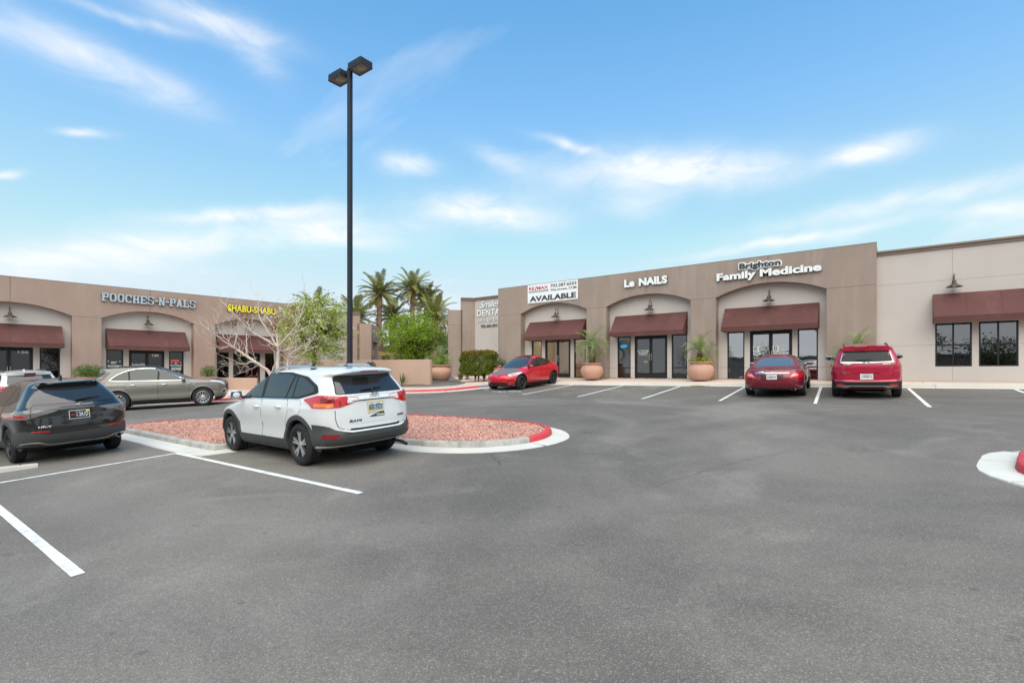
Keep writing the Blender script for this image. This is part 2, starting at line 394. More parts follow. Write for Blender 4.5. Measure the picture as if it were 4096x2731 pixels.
class MB:
    def __init__(s): s.v = []; s.f = []
    def add(s, vs, fs, M=None):
        o = len(s.v)
        s.v += [tuple(M @ Vector(p)) for p in vs] if M is not None else [tuple(p) for p in vs]
        s.f += [tuple(i + o for i in f) for f in fs]; return s
    def box(s, c, d, b=0.0, M=None):
        x, y, z = (q / 2 for q in d)
        T = Matrix.Translation(c) if M is None else M @ Matrix.Translation(c)
        if b <= 0:
            vs = [(i * x, j * y, k * z) for i in (-1, 1) for j in (-1, 1) for k in (-1, 1)]
            return s.add(vs, [(0, 1, 3, 2), (4, 6, 7, 5), (0, 4, 5, 1), (2, 3, 7, 6), (0, 2, 6, 4), (1, 5, 7, 3)], T)
        b = min(b, x * .9, y * .9, z * .9); vs = []; ix = {}
        for i in (-1, 1):
            for j in (-1, 1):
                for k in (-1, 1):
                    for a in range(3):
                        p = [i * (x - b), j * (y - b), k * (z - b)]; p[a] += (i, j, k)[a] * b
                        ix[i, j, k, a] = len(vs); vs.append(p)
        fs = []
        for a in range(3):
            o1, o2 = (a + 1) % 3, (a + 2) % 3
            for sg in (-1, 1):
                q = []
                for (m1, m2) in ((-1, -1), (1, -1), (1, 1), (-1, 1)):
                    key = [0, 0, 0]; key[a] = sg; key[o1] = m1; key[o2] = m2; q.append(ix[(*key, a)])
                fs.append(tuple(q if sg > 0 else q[::-1]))
            for m1 in (-1, 1):
                for m2 in (-1, 1):
                    k1 = [0, 0, 0]; k1[o1] = m1; k1[o2] = m2; k1[a] = -1; k2 = list(k1); k2[a] = 1
                    q = (ix[(*k1, o1)], ix[(*k2, o1)], ix[(*k2, o2)], ix[(*k1, o2)])
                    fs.append(q if m1 * m2 > 0 else q[::-1])
        for i in (-1, 1):
            for j in (-1, 1):
                for k in (-1, 1):
                    q = (ix[i, j, k, 0], ix[i, j, k, 1], ix[i, j, k, 2]); fs.append(q if i * j * k > 0 else q[::-1])
        return s.add(vs, fs, T)
    def prism(s, poly, a, b, M=None, axis='y'):
        """2-D polygon extruded from a to b along an axis (poly coords are the two others in x,y,z order)"""
        n = len(poly)
        mk = {'y': lambda p, t: (p[0], t, p[1]), 'z': lambda p, t: (p[0], p[1], t), 'x': lambda p, t: (t, p[0], p[1])}[axis]
        vs = [mk(p, a) for p in poly] + [mk(p, b) for p in poly]
        fs = [tuple(range(n)), tuple(range(2 * n - 1, n - 1, -1))] + [(i, i + n, (i + 1) % n + n, (i + 1) % n) for i in range(n)]
        return s.add(vs, fs, M)
    def tube(s, pts, rad, n=8, M=None, cap=True):
        pts = [Vector(p) for p in pts]
        rad = rad if isinstance(rad, (list, tuple)) else [rad] * len(pts)
        vs = []; fs = []; up = None
        for i, p in enumerate(pts):
            t = (pts[min(i + 1, len(pts) - 1)] - pts[max(i - 1, 0)])
            if t.length < 1e-9: t = Vector((0, 0, 1))
            t.normalize()
            if up is None: up = Vector((0, 0, 1)) if abs(t.z) < .9 else Vector((1, 0, 0))
            a = t.cross(up)
            if a.length < 1e-6: a = t.orthogonal()
            a.normalize(); bb = a.cross(t).normalized(); up = bb
            for k in range(n):
                th = 2 * pi * k / n; vs.append(p + (a * cos(th) + bb * sin(th)) * rad[i])
        for i in range(len(pts) - 1):
            for k in range(n):
                k2 = (k + 1) % n; fs.append((i * n + k, i * n + k2, (i + 1) * n + k2, (i + 1) * n + k))
        if cap: fs.append(tuple(range(n - 1, -1, -1))); fs.append(tuple((len(pts) - 1) * n + k for k in range(n)))
        return s.add(vs, fs, M)
    def lathe(s, prof, n=24, M=None, cap0=False, cap1=False):
        vs = []; fs = []
        for r, z in prof:
            for k in range(n): vs.append((r * cos(2 * pi * k / n), r * sin(2 * pi * k / n), z))
        for i in range(len(prof) - 1):
            for k in range(n):
                k2 = (k + 1) % n; fs.append((i * n + k, i * n + k2, (i + 1) * n + k2, (i + 1) * n + k))
        if cap0: fs.append(tuple(range(n - 1, -1, -1)))
        if cap1: fs.append(tuple((len(prof) - 1) * n + k for k in range(n)))
        return s.add(vs, fs, M)
    def ell(s, c, r, n=10, M=None):
        prof = [(max(sin(pi * i / n), 1e-4), -cos(pi * i / n)) for i in range(n + 1)]
        T = Matrix.Translation(c) @ Matrix.Diagonal((*r, 1))
        return s.lathe(prof, n * 2, T if M is None else M @ T)
    def build(s, name, mat, parent=None, smooth=0): return mesh_obj(name, s.v, s.f, mat, parent, smooth)

RX = lambda a: Matrix.Rotation(a, 4, 'X')
RY = lambda a: Matrix.Rotation(a, 4, 'Y')
RZ = lambda a: Matrix.Rotation(a, 4, 'Z')
TR = Matrix.Translation

_txt = {}
def text_geo(s, bold=0.0, shear=0.0, ext=0.0, space=1.0):
    k = (s, bold, shear, ext, space)
    if k in _txt: return _txt[k]
    cu = bpy.data.curves.new('t', 'FONT'); cu.body = s; cu.size = 1; cu.offset = bold; cu.shear = shear
    cu.extrude = ext; cu.resolution_u = 3; cu.space_character = space; cu.space_line = .95; cu.align_x = 'CENTER' if '\n' in s else 'LEFT'
    ob = bpy.data.objects.new('t', cu); me = ob.to_mesh()
    v = [tuple(q.co) for q in me.vertices]; f = [tuple(p.vertices) for p in me.polygons]
    ob.to_mesh_clear(); bpy.data.objects.remove(ob); bpy.data.curves.remove(cu)
    _txt[k] = (v, f); return v, f

def text_fit(s, x0, x1, y0, y1, bold=0.0, shear=0.0, depth=0.0, space=1.0, arch=None):
    """text fitted into a box of the XY plane, thickness depth along +Z (front face at z=depth)"""
    v, f = text_geo(s, bold, shear, .5 if depth else 0.0, space)
    xs = [p[0] for p in v]; ys = [p[1] for p in v]
    a, b, c, d = min(xs), max(xs), min(ys), max(ys)
    sx = (x1 - x0) / (b - a); sy = (y1 - y0) / (d - c) if y1 is not None else sx
    return [(x0 + (p[0] - a) * sx, y0 + (p[1] - c) * sy, (p[2] + .5) * depth if depth else 0.0) for p in v], f

UP = Matrix(((1, 0, 0, 0), (0, 0, -1, 0), (0, 1, 0, 0), (0, 0, 0, 1)))   # XY text -> XZ plane facing -Y

def islands(v, f):
    par = list(range(len(v)))
    def fd(a):
        while par[a] != a: par[a] = par[par[a]]; a = par[a]
        return a
    for q in f:
        r = fd(q[0])
        for i in q[1:]: par[fd(i)] = r
    g = {}
    for i in range(len(v)): g.setdefault(fd(i), []).append(i)
    # merge pieces that overlap in x (dots of i, holes)
    L = sorted(([min(v[i][0] for i in s), max(v[i][0] for i in s), s] for s in g.values()), key=lambda t: t[0])
    out = []
    for a, b, s in L:
        if out and a < out[-1][1] - .35 * min(b - a, out[-1][1] - out[-1][0]): out[-1][1] = max(out[-1][1], b); out[-1][2] = out[-1][2] + s
        else: out.append([a, b, list(s)])
    return [s for _, _, s in out]

def letters(text, box, parent, M, mat, ret=None, depth=.1, bold=.03, shear=0.0, space=1.0, name='letter', split=True, grow=.0):
    """channel letters: front faces in one colour, returns (sides) in another; each letter its own object"""
    v, f = text_fit(text, *box, bold=bold, shear=shear, depth=depth, space=space)
    v = [M @ Vector(p) for p in v]
    groups = islands(text_fit(text, *box, bold=bold, shear=shear, depth=depth, space=space)[0], f) if split else [list(range(len(v)))]
    z = (M.to_3x3() @ Vector((0, 0, 1))).normalized()
    for s in groups:
        ss = set(s); ix = {i: k for k, i in enumerate(s)}
        ff = [tuple(ix[i] for i in q) for q in f if q[0] in ss]
        o = mesh_obj(name, [tuple(v[i]) for i in s], ff, mat, parent)
        if ret is not None and depth:
            o.data.materials.append(ret)
            for p in o.data.polygons:
                if p.normal.dot(z) < .7: p.material_index = 1

def text_obj(name, text, box, M, mat, parent, bold=.0, shear=0.0, depth=0.0, space=1.0):
    v, f = text_fit(text, *box, bold=bold, shear=shear, depth=depth, space=space)
    return mesh_obj(name, [tuple(M @ Vector(p)) for p in v], f, mat, parent)

def rnd(poly, r=.03, n=3):
    """round the corners of a polygon"""
    out = []; m = len(poly)
    for i in range(m):
        p = Vector(poly[i]); a = Vector(poly[i - 1]) - p; b = Vector(poly[(i + 1) % m]) - p
        ra = min(r, a.length * .45); rb = min(r, b.length * .45)
        A = p + a.normalized() * ra; B = p + b.normalized() * rb
        for k in range(n + 1):
            t = k / n; q = A * (1 - t) ** 2 + p * 2 * t * (1 - t) + B * t ** 2; out.append((q.x, q.y))
    return out

def pchip(pts):
    pts = sorted(pts); X = [p[0] for p in pts]; Y = [p[1] for p in pts]; n = len(X)
    h = [X[i + 1] - X[i] for i in range(n - 1)]; d = [(Y[i + 1] - Y[i]) / h[i] for i in range(n - 1)]
    m = [0.0] * n; m[0] = d[0]; m[-1] = d[-1]
    for i in range(1, n - 1):
        if d[i - 1] * d[i] > 0:
            w1 = 2 * h[i] + h[i - 1]; w2 = h[i] + 2 * h[i - 1]; m[i] = (w1 + w2) / (w1 / d[i - 1] + w2 / d[i])
    def f(x):
        if x <= X[0]: return Y[0]
        if x >= X[-1]: return Y[-1]
        lo, hi = 0, n - 1
        while hi - lo > 1:
            k = (lo + hi) // 2
            if X[k] <= x: lo = k
            else: hi = k
        t = (x - X[lo]) / h[lo]; t2 = t * t; t3 = t2 * t
        return (2 * t3 - 3 * t2 + 1) * Y[lo] + (t3 - 2 * t2 + t) * h[lo] * m[lo] + (-2 * t3 + 3 * t2) * Y[hi] + (t3 - t2) * h[lo] * m[hi]
    return f

def copy_tree(o, parent=None):
    c = o.copy(); COL.objects.link(c); c.parent = parent
    for k in ('label',):
        pass
    for ch in list(o.children): copy_tree(ch, c)
    return c

# ------------------------------------------------------------------ ground
def gz(x, y):
    X = min(max(x, -34), 14); yy = min(max(y, -12), 23.5)
    gx = .008 * (X + 7.5) if X > -12 else -.036 + .003 * (X + 12)
    return (.045 if yy > 4.4 else .060) * (min(yy, 18) - 4.4) + (.066 * (yy - 18) if yy > 18 else 0) + gx
FR, FL = 1.23, .53      # shop floor levels, right and left building

def axis_pts(lo, hi, step, far):
    a = [-far, -far * .4, -90, -60]; v = lo
    while v <= hi + 1e-6: a.append(v); v += step
    return a + [60 if hi < 60 else hi + 20, 100, far * .4, far]
xs = axis_pts(-40, 20, 1.0, 900); ys = axis_pts(-20, 30, 1.0, 900)
vv = [(x, y, gz(x, y)) for x in xs for y in ys]; ny = len(ys)
ff = [(i * ny + j, (i + 1) * ny + j, (i + 1) * ny + j + 1, i * ny + j + 1) for i in range(len(xs) - 1) for j in range(ny - 1)]
tag(mesh_obj('ground', vv, ff, M_asph, None, 1), 'grey worn asphalt of the parking lot', None, None, 'structure')

# ------------------------------------------------------------------ kerbs, islands, sidewalk, markings
def catmull(P, n=8, closed=False):
    P = [Vector(p) for p in P]; out = []; m = len(P)
    for i in range(m if closed else m - 1):
        p0 = P[(i - 1) % m] if closed or i > 0 else P[0] * 2 - P[1]
        p1, p2 = P[i], P[(i + 1) % m]
        p3 = P[(i + 2) % m] if closed or i + 2 < m else P[-1] * 2 - P[-2]
        for k in range(n):
            t = k / n
            out.append(.5 * ((2 * p1) + (p2 - p0) * t + (2 * p0 - 5 * p1 + 4 * p2 - p3) * t * t + (3 * p1 - p0 - 3 * p2 + p3) * t ** 3))
    if not closed: out.append(P[-1])
    return out

def resample(P, step):
    out = [P[0].copy()]; acc = 0
    for a, b in zip(P[:-1], P[1:]):
        L = (b - a).length; d = step - acc
        while d <= L and L > 0: out.append(a.lerp(b, d / L)); d += step
        acc = (acc + L) % step if L > 0 else acc
    if (out[-1] - P[-1]).length > step * .2: out.append(P[-1].copy())
    return out

def sweep(P, prof, side, name, mat, parent, smooth=35, closed_prof=False, base=gz, caps=True):
    """sweep a (d, z) profile along a plan polyline; d is measured to the chosen side of the path"""
    n = len(P); vs = []; fs = []; k = len(prof)
    for i, p in enumerate(P):
        t = (P[min(i + 1, n - 1)] - P[max(i - 1, 0)]).normalized(); nn = Vector((-t.y, t.x)) * side
        for d, z in prof:
            q = p + nn * d; vs.append((q.x, q.y, base(p.x, p.y) + z))
    for i in range(n - 1):
        for j in range(k if closed_prof else k - 1):
            j2 = (j + 1) % k; q = (i * k + j, (i + 1) * k + j, (i + 1) * k + j2, i * k + j2)
            fs.append(q if side > 0 else q[::-1])
    if closed_prof and caps:
        fs.append(tuple(range(k))); fs.append(tuple(range((n - 1) * k + k - 1, (n - 1) * k - 1, -1)))
    return mesh_obj(name, vs, fs, mat, parent, smooth)

KPROF = [(0.0, -.05), (.012, .095), (.022, .115), (.042, .128), (.145, .130), (.145, -.05)]
GPROF = [(0.0, .022), (-.42, .009), (-.43, -.02), (0.0, -.02)]
def kerb_run(P, side, root, colour, gutter=True, seg=2.9):
    gp = GPROF if gutter is True else [(0.0, .022), (-gutter, .009), (-gutter - .01, -.02), (0.0, -.02)]
    """split a path into cast sections with open joints; colour(mid) -> material"""
    n = max(2, int(seg / .25)); i = 0
    while i < len(P) - 1:
        q = P[i:i + n + 1]
        if len(P) - (i + n) < 5: q = P[i:]
        i += len(q) - 1
        if len(q) < 2: break
        mid = q[len(q) // 2]; q = [v.copy() for v in q]
        for e, o in ((0, 1), (-1, -2)): q[e] = q[e] + (q[o] - q[e]).normalized() * .006
        sweep(q, KPROF, side, 'kerb_section', colour(mid), root, 35, True)
        if gutter: sweep(q, gp, side, 'gutter_section', M_gutter, root, 35, True)

# traffic island with red rock
isl = [(-17.25, 4.62), (-14.2, 4.62), (-11.25, 4.62), (-11.02, 4.74), (-11.0, 5.0), (-11.0, 6.4), (-10.85, 6.8), (-10.4, 6.9), (-8.05, 6.9), (-6.95, 7.05), (-6.3, 7.35), (-5.88, 7.85), (-5.72, 8.4), (-5.8, 9.0), (-6.1, 9.55), (-6.65, 9.98), (-7.6, 10.22), (-9.4, 10.3), (-11.4, 10.18), (-13.4, 9.35), (-15.2, 8.1), (-16.6, 6.95), (-17.4, 5.9), (-17.5, 5.1)]
isl_s = resample(catmull(isl + [isl[0]], 8), .25)
def rot_path(P, k): return P[k:] + P[:k]
island = thing('traffic_island', None, None, (0, 0, 0)); tag(island, 'kerbed island of red crushed rock in the middle of the lot', None, None, 'structure')
island_cols = []
def isl_colour(m):
    # painted red round the tip and along the far side
    if m.y > 8.05 and m.x > -17.6: return M_kred
    if m.x < -16.9: return M_kred
    return M_kerb
# split at the paint edges
def run_split(P, side, root, col, gutter=True):
    runs = []; cur = [P[0]]; c = col(P[0])
    for p in P[1:]:
        cur.append(p)
        if col(p) is not c:
            runs.append((cur, c)); cur = [p]; c = col(p)
    runs.append((cur, c))
    for r, c in runs:
        if len(r) > 1: kerb_run(r, side, root, lambda m, c=c: c, gutter)
run_split(isl_s, 1, island, isl_colour)
# bed
P = [p for p in isl_s]; n = len(P); bed = []
for i in range(n):
    t = (P[(i + 1) % n] - P[i - 1]).normalized(); bed.append(P[i] + Vector((-t.y, t.x)) * .14)
ctr = Vector((-10.9, 8.0))
def inside(p, poly):
    c = False; j = len(poly) - 1
    for i in range(len(poly)):
        a, b = poly[i], poly[j]
        if (a.y > p[1]) != (b.y > p[1]) and p[0] < (b.x - a.x) * (p[1] - a.y) / (b.y - a.y) + a.x: c = not c
        j = i
    return c
bm = bmesh.new(); bv = [bm.verts.new((p.x, p.y, gz(p.x, p.y) + .09)) for p in bed]
bm.faces.new(bv); me = bpy.data.meshes.new('rock_bed'); bm.to_mesh(me); bm.free(); me.materials.append(M_rockbed)
link(bpy.data.objects.new('rock_bed', me), island)

def rocks(name, pts, s0, s1, rng, parent=None):
    """crushed stones: one irregular 8-corner block per point, joined"""
    n = len(pts)
    cube = np.array([(i, j, k) for i in (-1, 1) for j in (-1, 1) for k in (-1, 1)], float)
    quads = np.array([(0, 1, 3, 2), (4, 6, 7, 5), (0, 4, 5, 1), (2, 3, 7, 6), (0, 2, 6, 4), (1, 5, 7, 3)])
    sz = rng.uniform(s0, s1, (n, 1, 1)) * rng.uniform(.55, 1.2, (n, 1, 3))
    v = cube[None] * rng.uniform(.45, 1.0, (n, 8, 3)) * sz
    a = rng.normal(size=(n, 3, 3)); q, _ = np.linalg.qr(a)
    v = np.einsum('nij,nkj->nki', q, v); v[:, :, 2] *= .75
    v += pts[:, None, :]
    f = (quads[None] + (np.arange(n) * 8)[:, None, None]).reshape(-1, 4)
    return np_obj(name, v.reshape(-1, 3), f, M_rock, parent)
rng = np.random.default_rng(3)
pts = []
while len(pts) < 34000:
    x = rng.uniform(-17.4, -5.7); y = rng.uniform(4.6, 10.3)
    if inside((x, y), bed): pts.append((x, y, gz(x, y) + .100 + rng.uniform(-.008, .012) + .008 * sin(x * 2.1) * cos(y * 2.7)))
tag(rocks('crushed_rock', np.array(pts), .012, .034, rng), 'loose red crushed rock filling the kerbed island', 'gravel', None, 'stuff')

# second island at the right edge
isl2 = [(1.32, 9.92), (1.235, 9.33), (1.285, 8.97), (1.42, 8.7), (1.75, 8.3), (2.5, 7.8), (4.0, 6.9), (6.0, 5.9), (8.5, 5.2), (9.2, 6.5), (8.5, 9.6), (6.0, 10.9), (4.0, 11.2), (2.2, 11.0), (1.5, 10.55)]
isl2_s = resample(catmull(isl2 + [isl2[0]], 8), .25)
island2 = thing('traffic_island', None, None); tag(island2, 'kerbed island entering the frame at its right edge', None, None, 'structure')
run_split(isl2_s, 1, island2, lambda m: M_kred if m.y > 8.8 else M_kerb, .38)
bm = bmesh.new(); bv = []
for i in range(len(isl2_s)):
    t = (isl2_s[(i + 1) % len(isl2_s)] - isl2_s[i - 1]).normalized(); p = isl2_s[i] + Vector((-t.y, t.x)) * .14
    bv.append(bm.verts.new((p.x, p.y, gz(p.x, p.y) + .12)))
bm.faces.new(bv); me = bpy.data.meshes.new('rock_bed'); bm.to_mesh(me); bm.free(); me.materials.append(M_rockbed)
link(bpy.data.objects.new('rock_bed', me), island2)
# main kerb round the shops
main = [(-34.3, -6), (-32.6, 2.0), (-29.9, 5.4), (-27.3, 8.25), (-24.75, 11.3), (-22.1, 14.6), (-20.0, 17.15), (-19.2, 17.75), (-18.45, 18.25), (-17.9, 18.95), (-17.68, 19.9), (-17.35, 21.0), (-16.6, 22.2), (-15.3, 23.05), (-13.6, 23.3), (-10, 23.32), (-2, 23.32), (6, 23.32), (13.5, 23.32)]
main_s = resample(catmull(main, 10), .25)
KM = thing('storefront_kerb', None, None); tag(KM, 'kerb along the shop sidewalk, red round the corner and bare along the stalls', None, None, 'structure')
def main_col(p):
    if p.x < -17.6: return M_kred
    if p.x < -15.6: return M_kerbdark
    return M_conc
run_split(main_s, 1, KM, main_col)

# sidewalk slabs, ruled between the kerb and the building fronts
K = [(-34.3, -6), (-32.6, 2.0), (-29.9, 5.4), (-27.3, 8.25), (-24.75, 11.3), (-22.1, 14.6), (-20.0, 17.15), (-19.2, 17.75), (-18.45, 18.25), (-17.9, 18.95), (-17.68, 19.9), (-17.35, 21.0), (-16.6, 22.2), (-15.3, 23.05), (-13.6, 23.3), (-10, 23.32), (-2, 23.32), (6, 23.32), (13.5, 23.32)]
B = [(-36, -6, FL), (-34.4, 2, FL), (-33.9, 6.2, FL), (-33.6, 9.5, FL), (-33.2, 13, FL), (-32.9, 17, FL), (-33.0, 21.5, .60), (-33.5, 25.5, .68), (-33.5, 30.5, .78), (-29.5, 31.5, .92), (-26.8, 29.4, 1.04), (-24.6, 29.2, 1.12), (-21.5, 29.2, 1.17), (-20.1, 25.8, FR), (-17.5, 25.8, FR), (-12, 25.8, FR), (-2, 25.8, FR), (6, 25.8, FR), (13.5, 25.8, FR)]
KS = catmull([Vector(p) for p in K], 6); BS = catmull([Vector(p) for p in B], 6)
SW = thing('sidewalk', None, None); tag(SW, 'pale concrete sidewalk in front of the shops', None, None, 'structure')
def swpt(i, t):
    a, b = KS[i], BS[i]
    tn = (KS[min(i + 1, len(KS) - 1)] - KS[max(i - 1, 0)]).normalized(); nn = Vector((-tn.y, tn.x))
    a2 = a + nn * .155
    z0 = gz(a.x, a.y) + .130
    return (a2.x + (b.x - a2.x) * t, a2.y + (b.y - a2.y) * t, z0 + (b.z - z0) * t)
rows = 3
i = 0
while i < len(KS) - 1:
    # group samples to slabs ~2-3 m long
    j = i + 1
    while j < len(KS) - 1 and (KS[j] - KS[i]).length < 1.9 and (BS[j].xy - BS[i].xy).length < 2.6: j += 1
    wide = max((Vector(swpt(i, 1)) - Vector(swpt(i, 0))).length, 1)
    rr = max(1, int(round(wide / 2.6)))
    for r in range(rr):
        t0, t1 = r / rr + .0016, (r + 1) / rr - .0016; vs = []; fs = []
        for k in range(i, j + 1):
            for t in (t0, t1): vs.append(swpt(k, t))
        # open joint
        e = .006
        for q in (0, 1):
            a, b = Vector(vs[q]), Vector(vs[q + 2]); vs[q] = tuple(a + (b - a).normalized() * e)
            a, b = Vector(vs[-2 + q]), Vector(vs[-4 + q]); vs[-2 + q] = tuple(a + (b - a).normalized() * e)
        m = len(vs) // 2
        for k in range(m - 1): fs.append((2 * k, 2 * k + 2, 2 * k + 3, 2 * k + 1))
        nb = len(vs); ring = [2 * k for k in range(m)] + [2 * k + 1 for k in range(m - 1, -1, -1)]
        low = [(vs[q][0], vs[q][1], vs[q][2] - .05) for q in ring]; vs += low
        for k in range(len(ring)): k2 = (k + 1) % len(ring); fs.append((ring[k], nb + k, nb + k2, ring[k2]))
        mesh_obj('slab', vs, fs, M_slab, SW)
    i = j
# dark bed under the slab joints
vs = []; fs = []
for i in range(len(KS)):
    for t in (0, .5, 1.0):
        p = swpt(i, t); vs.append((p[0], p[1], p[2] - .03))
for i in range(len(KS) - 1):
    for j in (0, 1): fs.append((i * 3 + j, (i + 1) * 3 + j, (i + 1) * 3 + j + 1, i * 3 + j + 1))
mesh_obj('slab_bed', vs, fs, M_soil, SW)
# courtyard behind the passage
tag(mesh_obj('courtyard', [(-70, 20, .55), (-33, 21, .58), (-33.4, 31.0, .74), (-29.0, 32.2, .90), (-26.9, 29.6, 1.0), (-20, 29.3, 1.1), (-20, 70, 1.1), (-70, 70, .8)], [tuple(range(8))], M_slab), 'paved courtyard beyond the passage', None, None, 'structure')

# painted lines: sheets 4 mm above the asphalt
def stripe(a, b, w, name='parking_stripe', mat=M_stripe, h=.005):
    a, b = Vector(a), Vector(b); t = (b - a).normalized(); nn = Vector((-t.y, t.x)) * w / 2; L = (b - a).length; m = max(2, int(L / .5))
    vs = []; fs = []; r = random.Random(int(a.x * 97 + a.y * 31))
    for i in range(m + 1):
        p = a.lerp(b, i / m); wob = 1 + r.uniform(-.05, .05)
        for s in (-1, 1): q = p + nn * s * wob; vs.append((q.x, q.y, gz(q.x, q.y) + h))
    for i in range(m): fs.append((2 * i, 2 * i + 2, 2 * i + 3, 2 * i + 1))
    return tag(mesh_obj(name, vs, fs, mat), 'white painted stall line on the asphalt', None, None, 'structure')
for a, b in [((-4.72, 17.7), (-5.09, 23.0)), ((-7.43, 17.72), (-7.78, 22.9)), ((-1.96, 17.57), (-2.36, 22.88)), ((.69, 17.48), (.31, 22.85)), ((-10.2, 17.9), (-10.55, 22.9)), ((-13.1, 18.15), (-13.35, 22.9)), ((3.4, 17.4), (3.02, 22.85)), ((6.1, 17.4), (5.75, 22.85)),
             ((-11.53, 4.17), (-5.63, 4.17)), ((-11.53, 1.33), (-5.70, 1.29)), ((-11.58, 4.2), (-11.58, -9)), ((-11.53, -1.55), (-5.7, -1.55)), ((-17.2, 1.3), (-11.63, 1.3)), ((-17.2, -1.55), (-11.63, -1.55))]:
    stripe(a, b, .095)
# lettering at the end of one stall, partly worn
gM = lambda p: Vector((p[0], p[1], gz(p[0], p[1]) + .005))
def ground_text(txt, a, b, h, mat):
    v, f = text_fit(txt, 0, 1, 0, 1, bold=.01); a, b = Vector(a), Vector(b); t = (b - a); nn = Vector((-t.y, t.x)).normalized() * h
    vs = [gM(a + t * p[0] + nn * p[1]) for p in v]
    return tag(mesh_obj('stall_lettering', [tuple(q) for q in vs], f, mat), 'worn white stencilled words at a stall end by the red kerb', None, None, 'structure')
M_worn = pm('road_paint_worn', (.60, .60, .585), .85, dirt=(5, (.17, .17, .168), 1.0, (1, 1, 1), .5))
ground_text('RESERVED', (-17.0, 20.0), (-14.1, 19.12), .34, M_worn)
ground_text('1720', (-16.3, 19.28), (-14.75, 18.80), .32, M_worn)
# hairline cracks
M_crack = pm('asphalt_crack', (.03, .03, .03), .95)
def crack(P, w, seed):
    r = random.Random(seed); P = catmull([Vector(p) for p in P], 14); vs = []; fs = []
    for i, p in enumerate(P):
        t = (P[min(i + 1, len(P) - 1)] - P[max(i - 1, 0)]).normalized(); nn = Vector((-t.y, t.x))
        c = p + nn * r.uniform(-.035, .035); ww = w * r.uniform(.25, 1.0)
        for s in (-1, 1): q = c + nn * ww * s; vs.append((q.x, q.y, gz(q.x, q.y) + .004))
    for i in range(len(P) - 1): fs.append((2 * i, 2 * i + 2, 2 * i + 3, 2 * i + 1))
    tag(mesh_obj('asphalt_crack', vs, fs, M_crack), 'thin crack running across the asphalt', None, None, 'structure')
crack([(-5.75, 7.0), (-5.4, 6.72), (-5.02, 6.35)], .006, 1)
crack([(-2.5, 6.3), (-1.95, 8.25), (-1.5, 9.3), (-1.16, 10.03)], .0035, 2)
crack([(-.5, 10.0), (.03, 10.05), (.5, 9.9), (.86, 9.68)], .004, 3)
crack([(-5.8, 9.8), (-4.9, 11.0), (-3.6, 12.4)], .004, 4)

# wheel stop beside the black car
ws = MB(); a = Vector((-14.0, 1.86)); b = Vector((-12.52, 2.02)); 
o = thing('wheel_stop', 'low pale concrete wheel stop behind the black hatchback', 'wheel stop', (-12.78, 1.36, gz(-12.78, 1.36)), radians(87))
wsp = [(-.085, 0), (.085, 0), (.06, .10), (.04, .12), (-.04, .12), (-.06, .10)]
b_ = MB(); b_.prism(wsp, -.93, .93, RZ(pi / 2)); b_.build('concrete_bar', M_conc, o)
for s in (-.7, .7): MB().lathe([(.016, .121), (.016, .128), (.004, .132)], 10, TR((s, 0, 0)), cap1=True).build('pin', M_trimblack, o)

# ------------------------------------------------------------------ shop buildings
def arc_pts(c, half, rise, z0, u0, u1, n=20):
    R = (half * half + rise * rise) / (2 * rise); cz = z0 + rise - R
    return [(u0 + (u1 - u0) * i / n, cz + sqrt(max(R * R - (u0 + (u1 - u0) * i / n - c) ** 2, 0))) for i in range(n + 1)]

SPRING, RISE, TOP, HEAD = 3.87, .50, 5.57, 2.245
REC = .45       # depth of the recess under the arches
def storefront_frame(b, u0, u1, z0, z1, v, glass, bars_u=(), bars_z=(), t=.055, name='window', pane_name='pane', dp=.11, pane_list=None):
    """aluminium frame (one mesh) with each pane a child"""
    us = [u0] + list(bars_u) + [u1]; zs = [z0] + list(bars_z) + [z1]
    f = MB()
    for i, u in enumerate(us):
        w = t if 0 < i < len(us) - 1 else t
        c = u + (t / 2 if i == 0 else -t / 2 if i == len(us) - 1 else 0)
        f.box((c, v, (z0 + z1) / 2), (w, dp, z1 - z0), .006)
    for i, z in enumerate(zs):
        c = z + (t / 2 if i == 0 else -t / 2 if i == len(zs) - 1 else 0)
        for a, bb in zip(us[:-1], us[1:]):
            a2 = a + (t if a == u0 else t / 2); b2 = bb - (t if bb == u1 else t / 2)
            f.box(((a2 + b2) / 2, v, c), (b2 - a2, dp * .96, t), .005)
    fr = f.build(name, M_black, b, 30)
    for a, bb in zip(us[:-1], us[1:]):
        for c, d in zip(zs[:-1], zs[1:]):
            MB().box(((a + bb) / 2, v, (c + d) / 2), (bb - a - t * .9, .012, d - c - t * .9)).build(pane_name, glass, fr)
    return fr

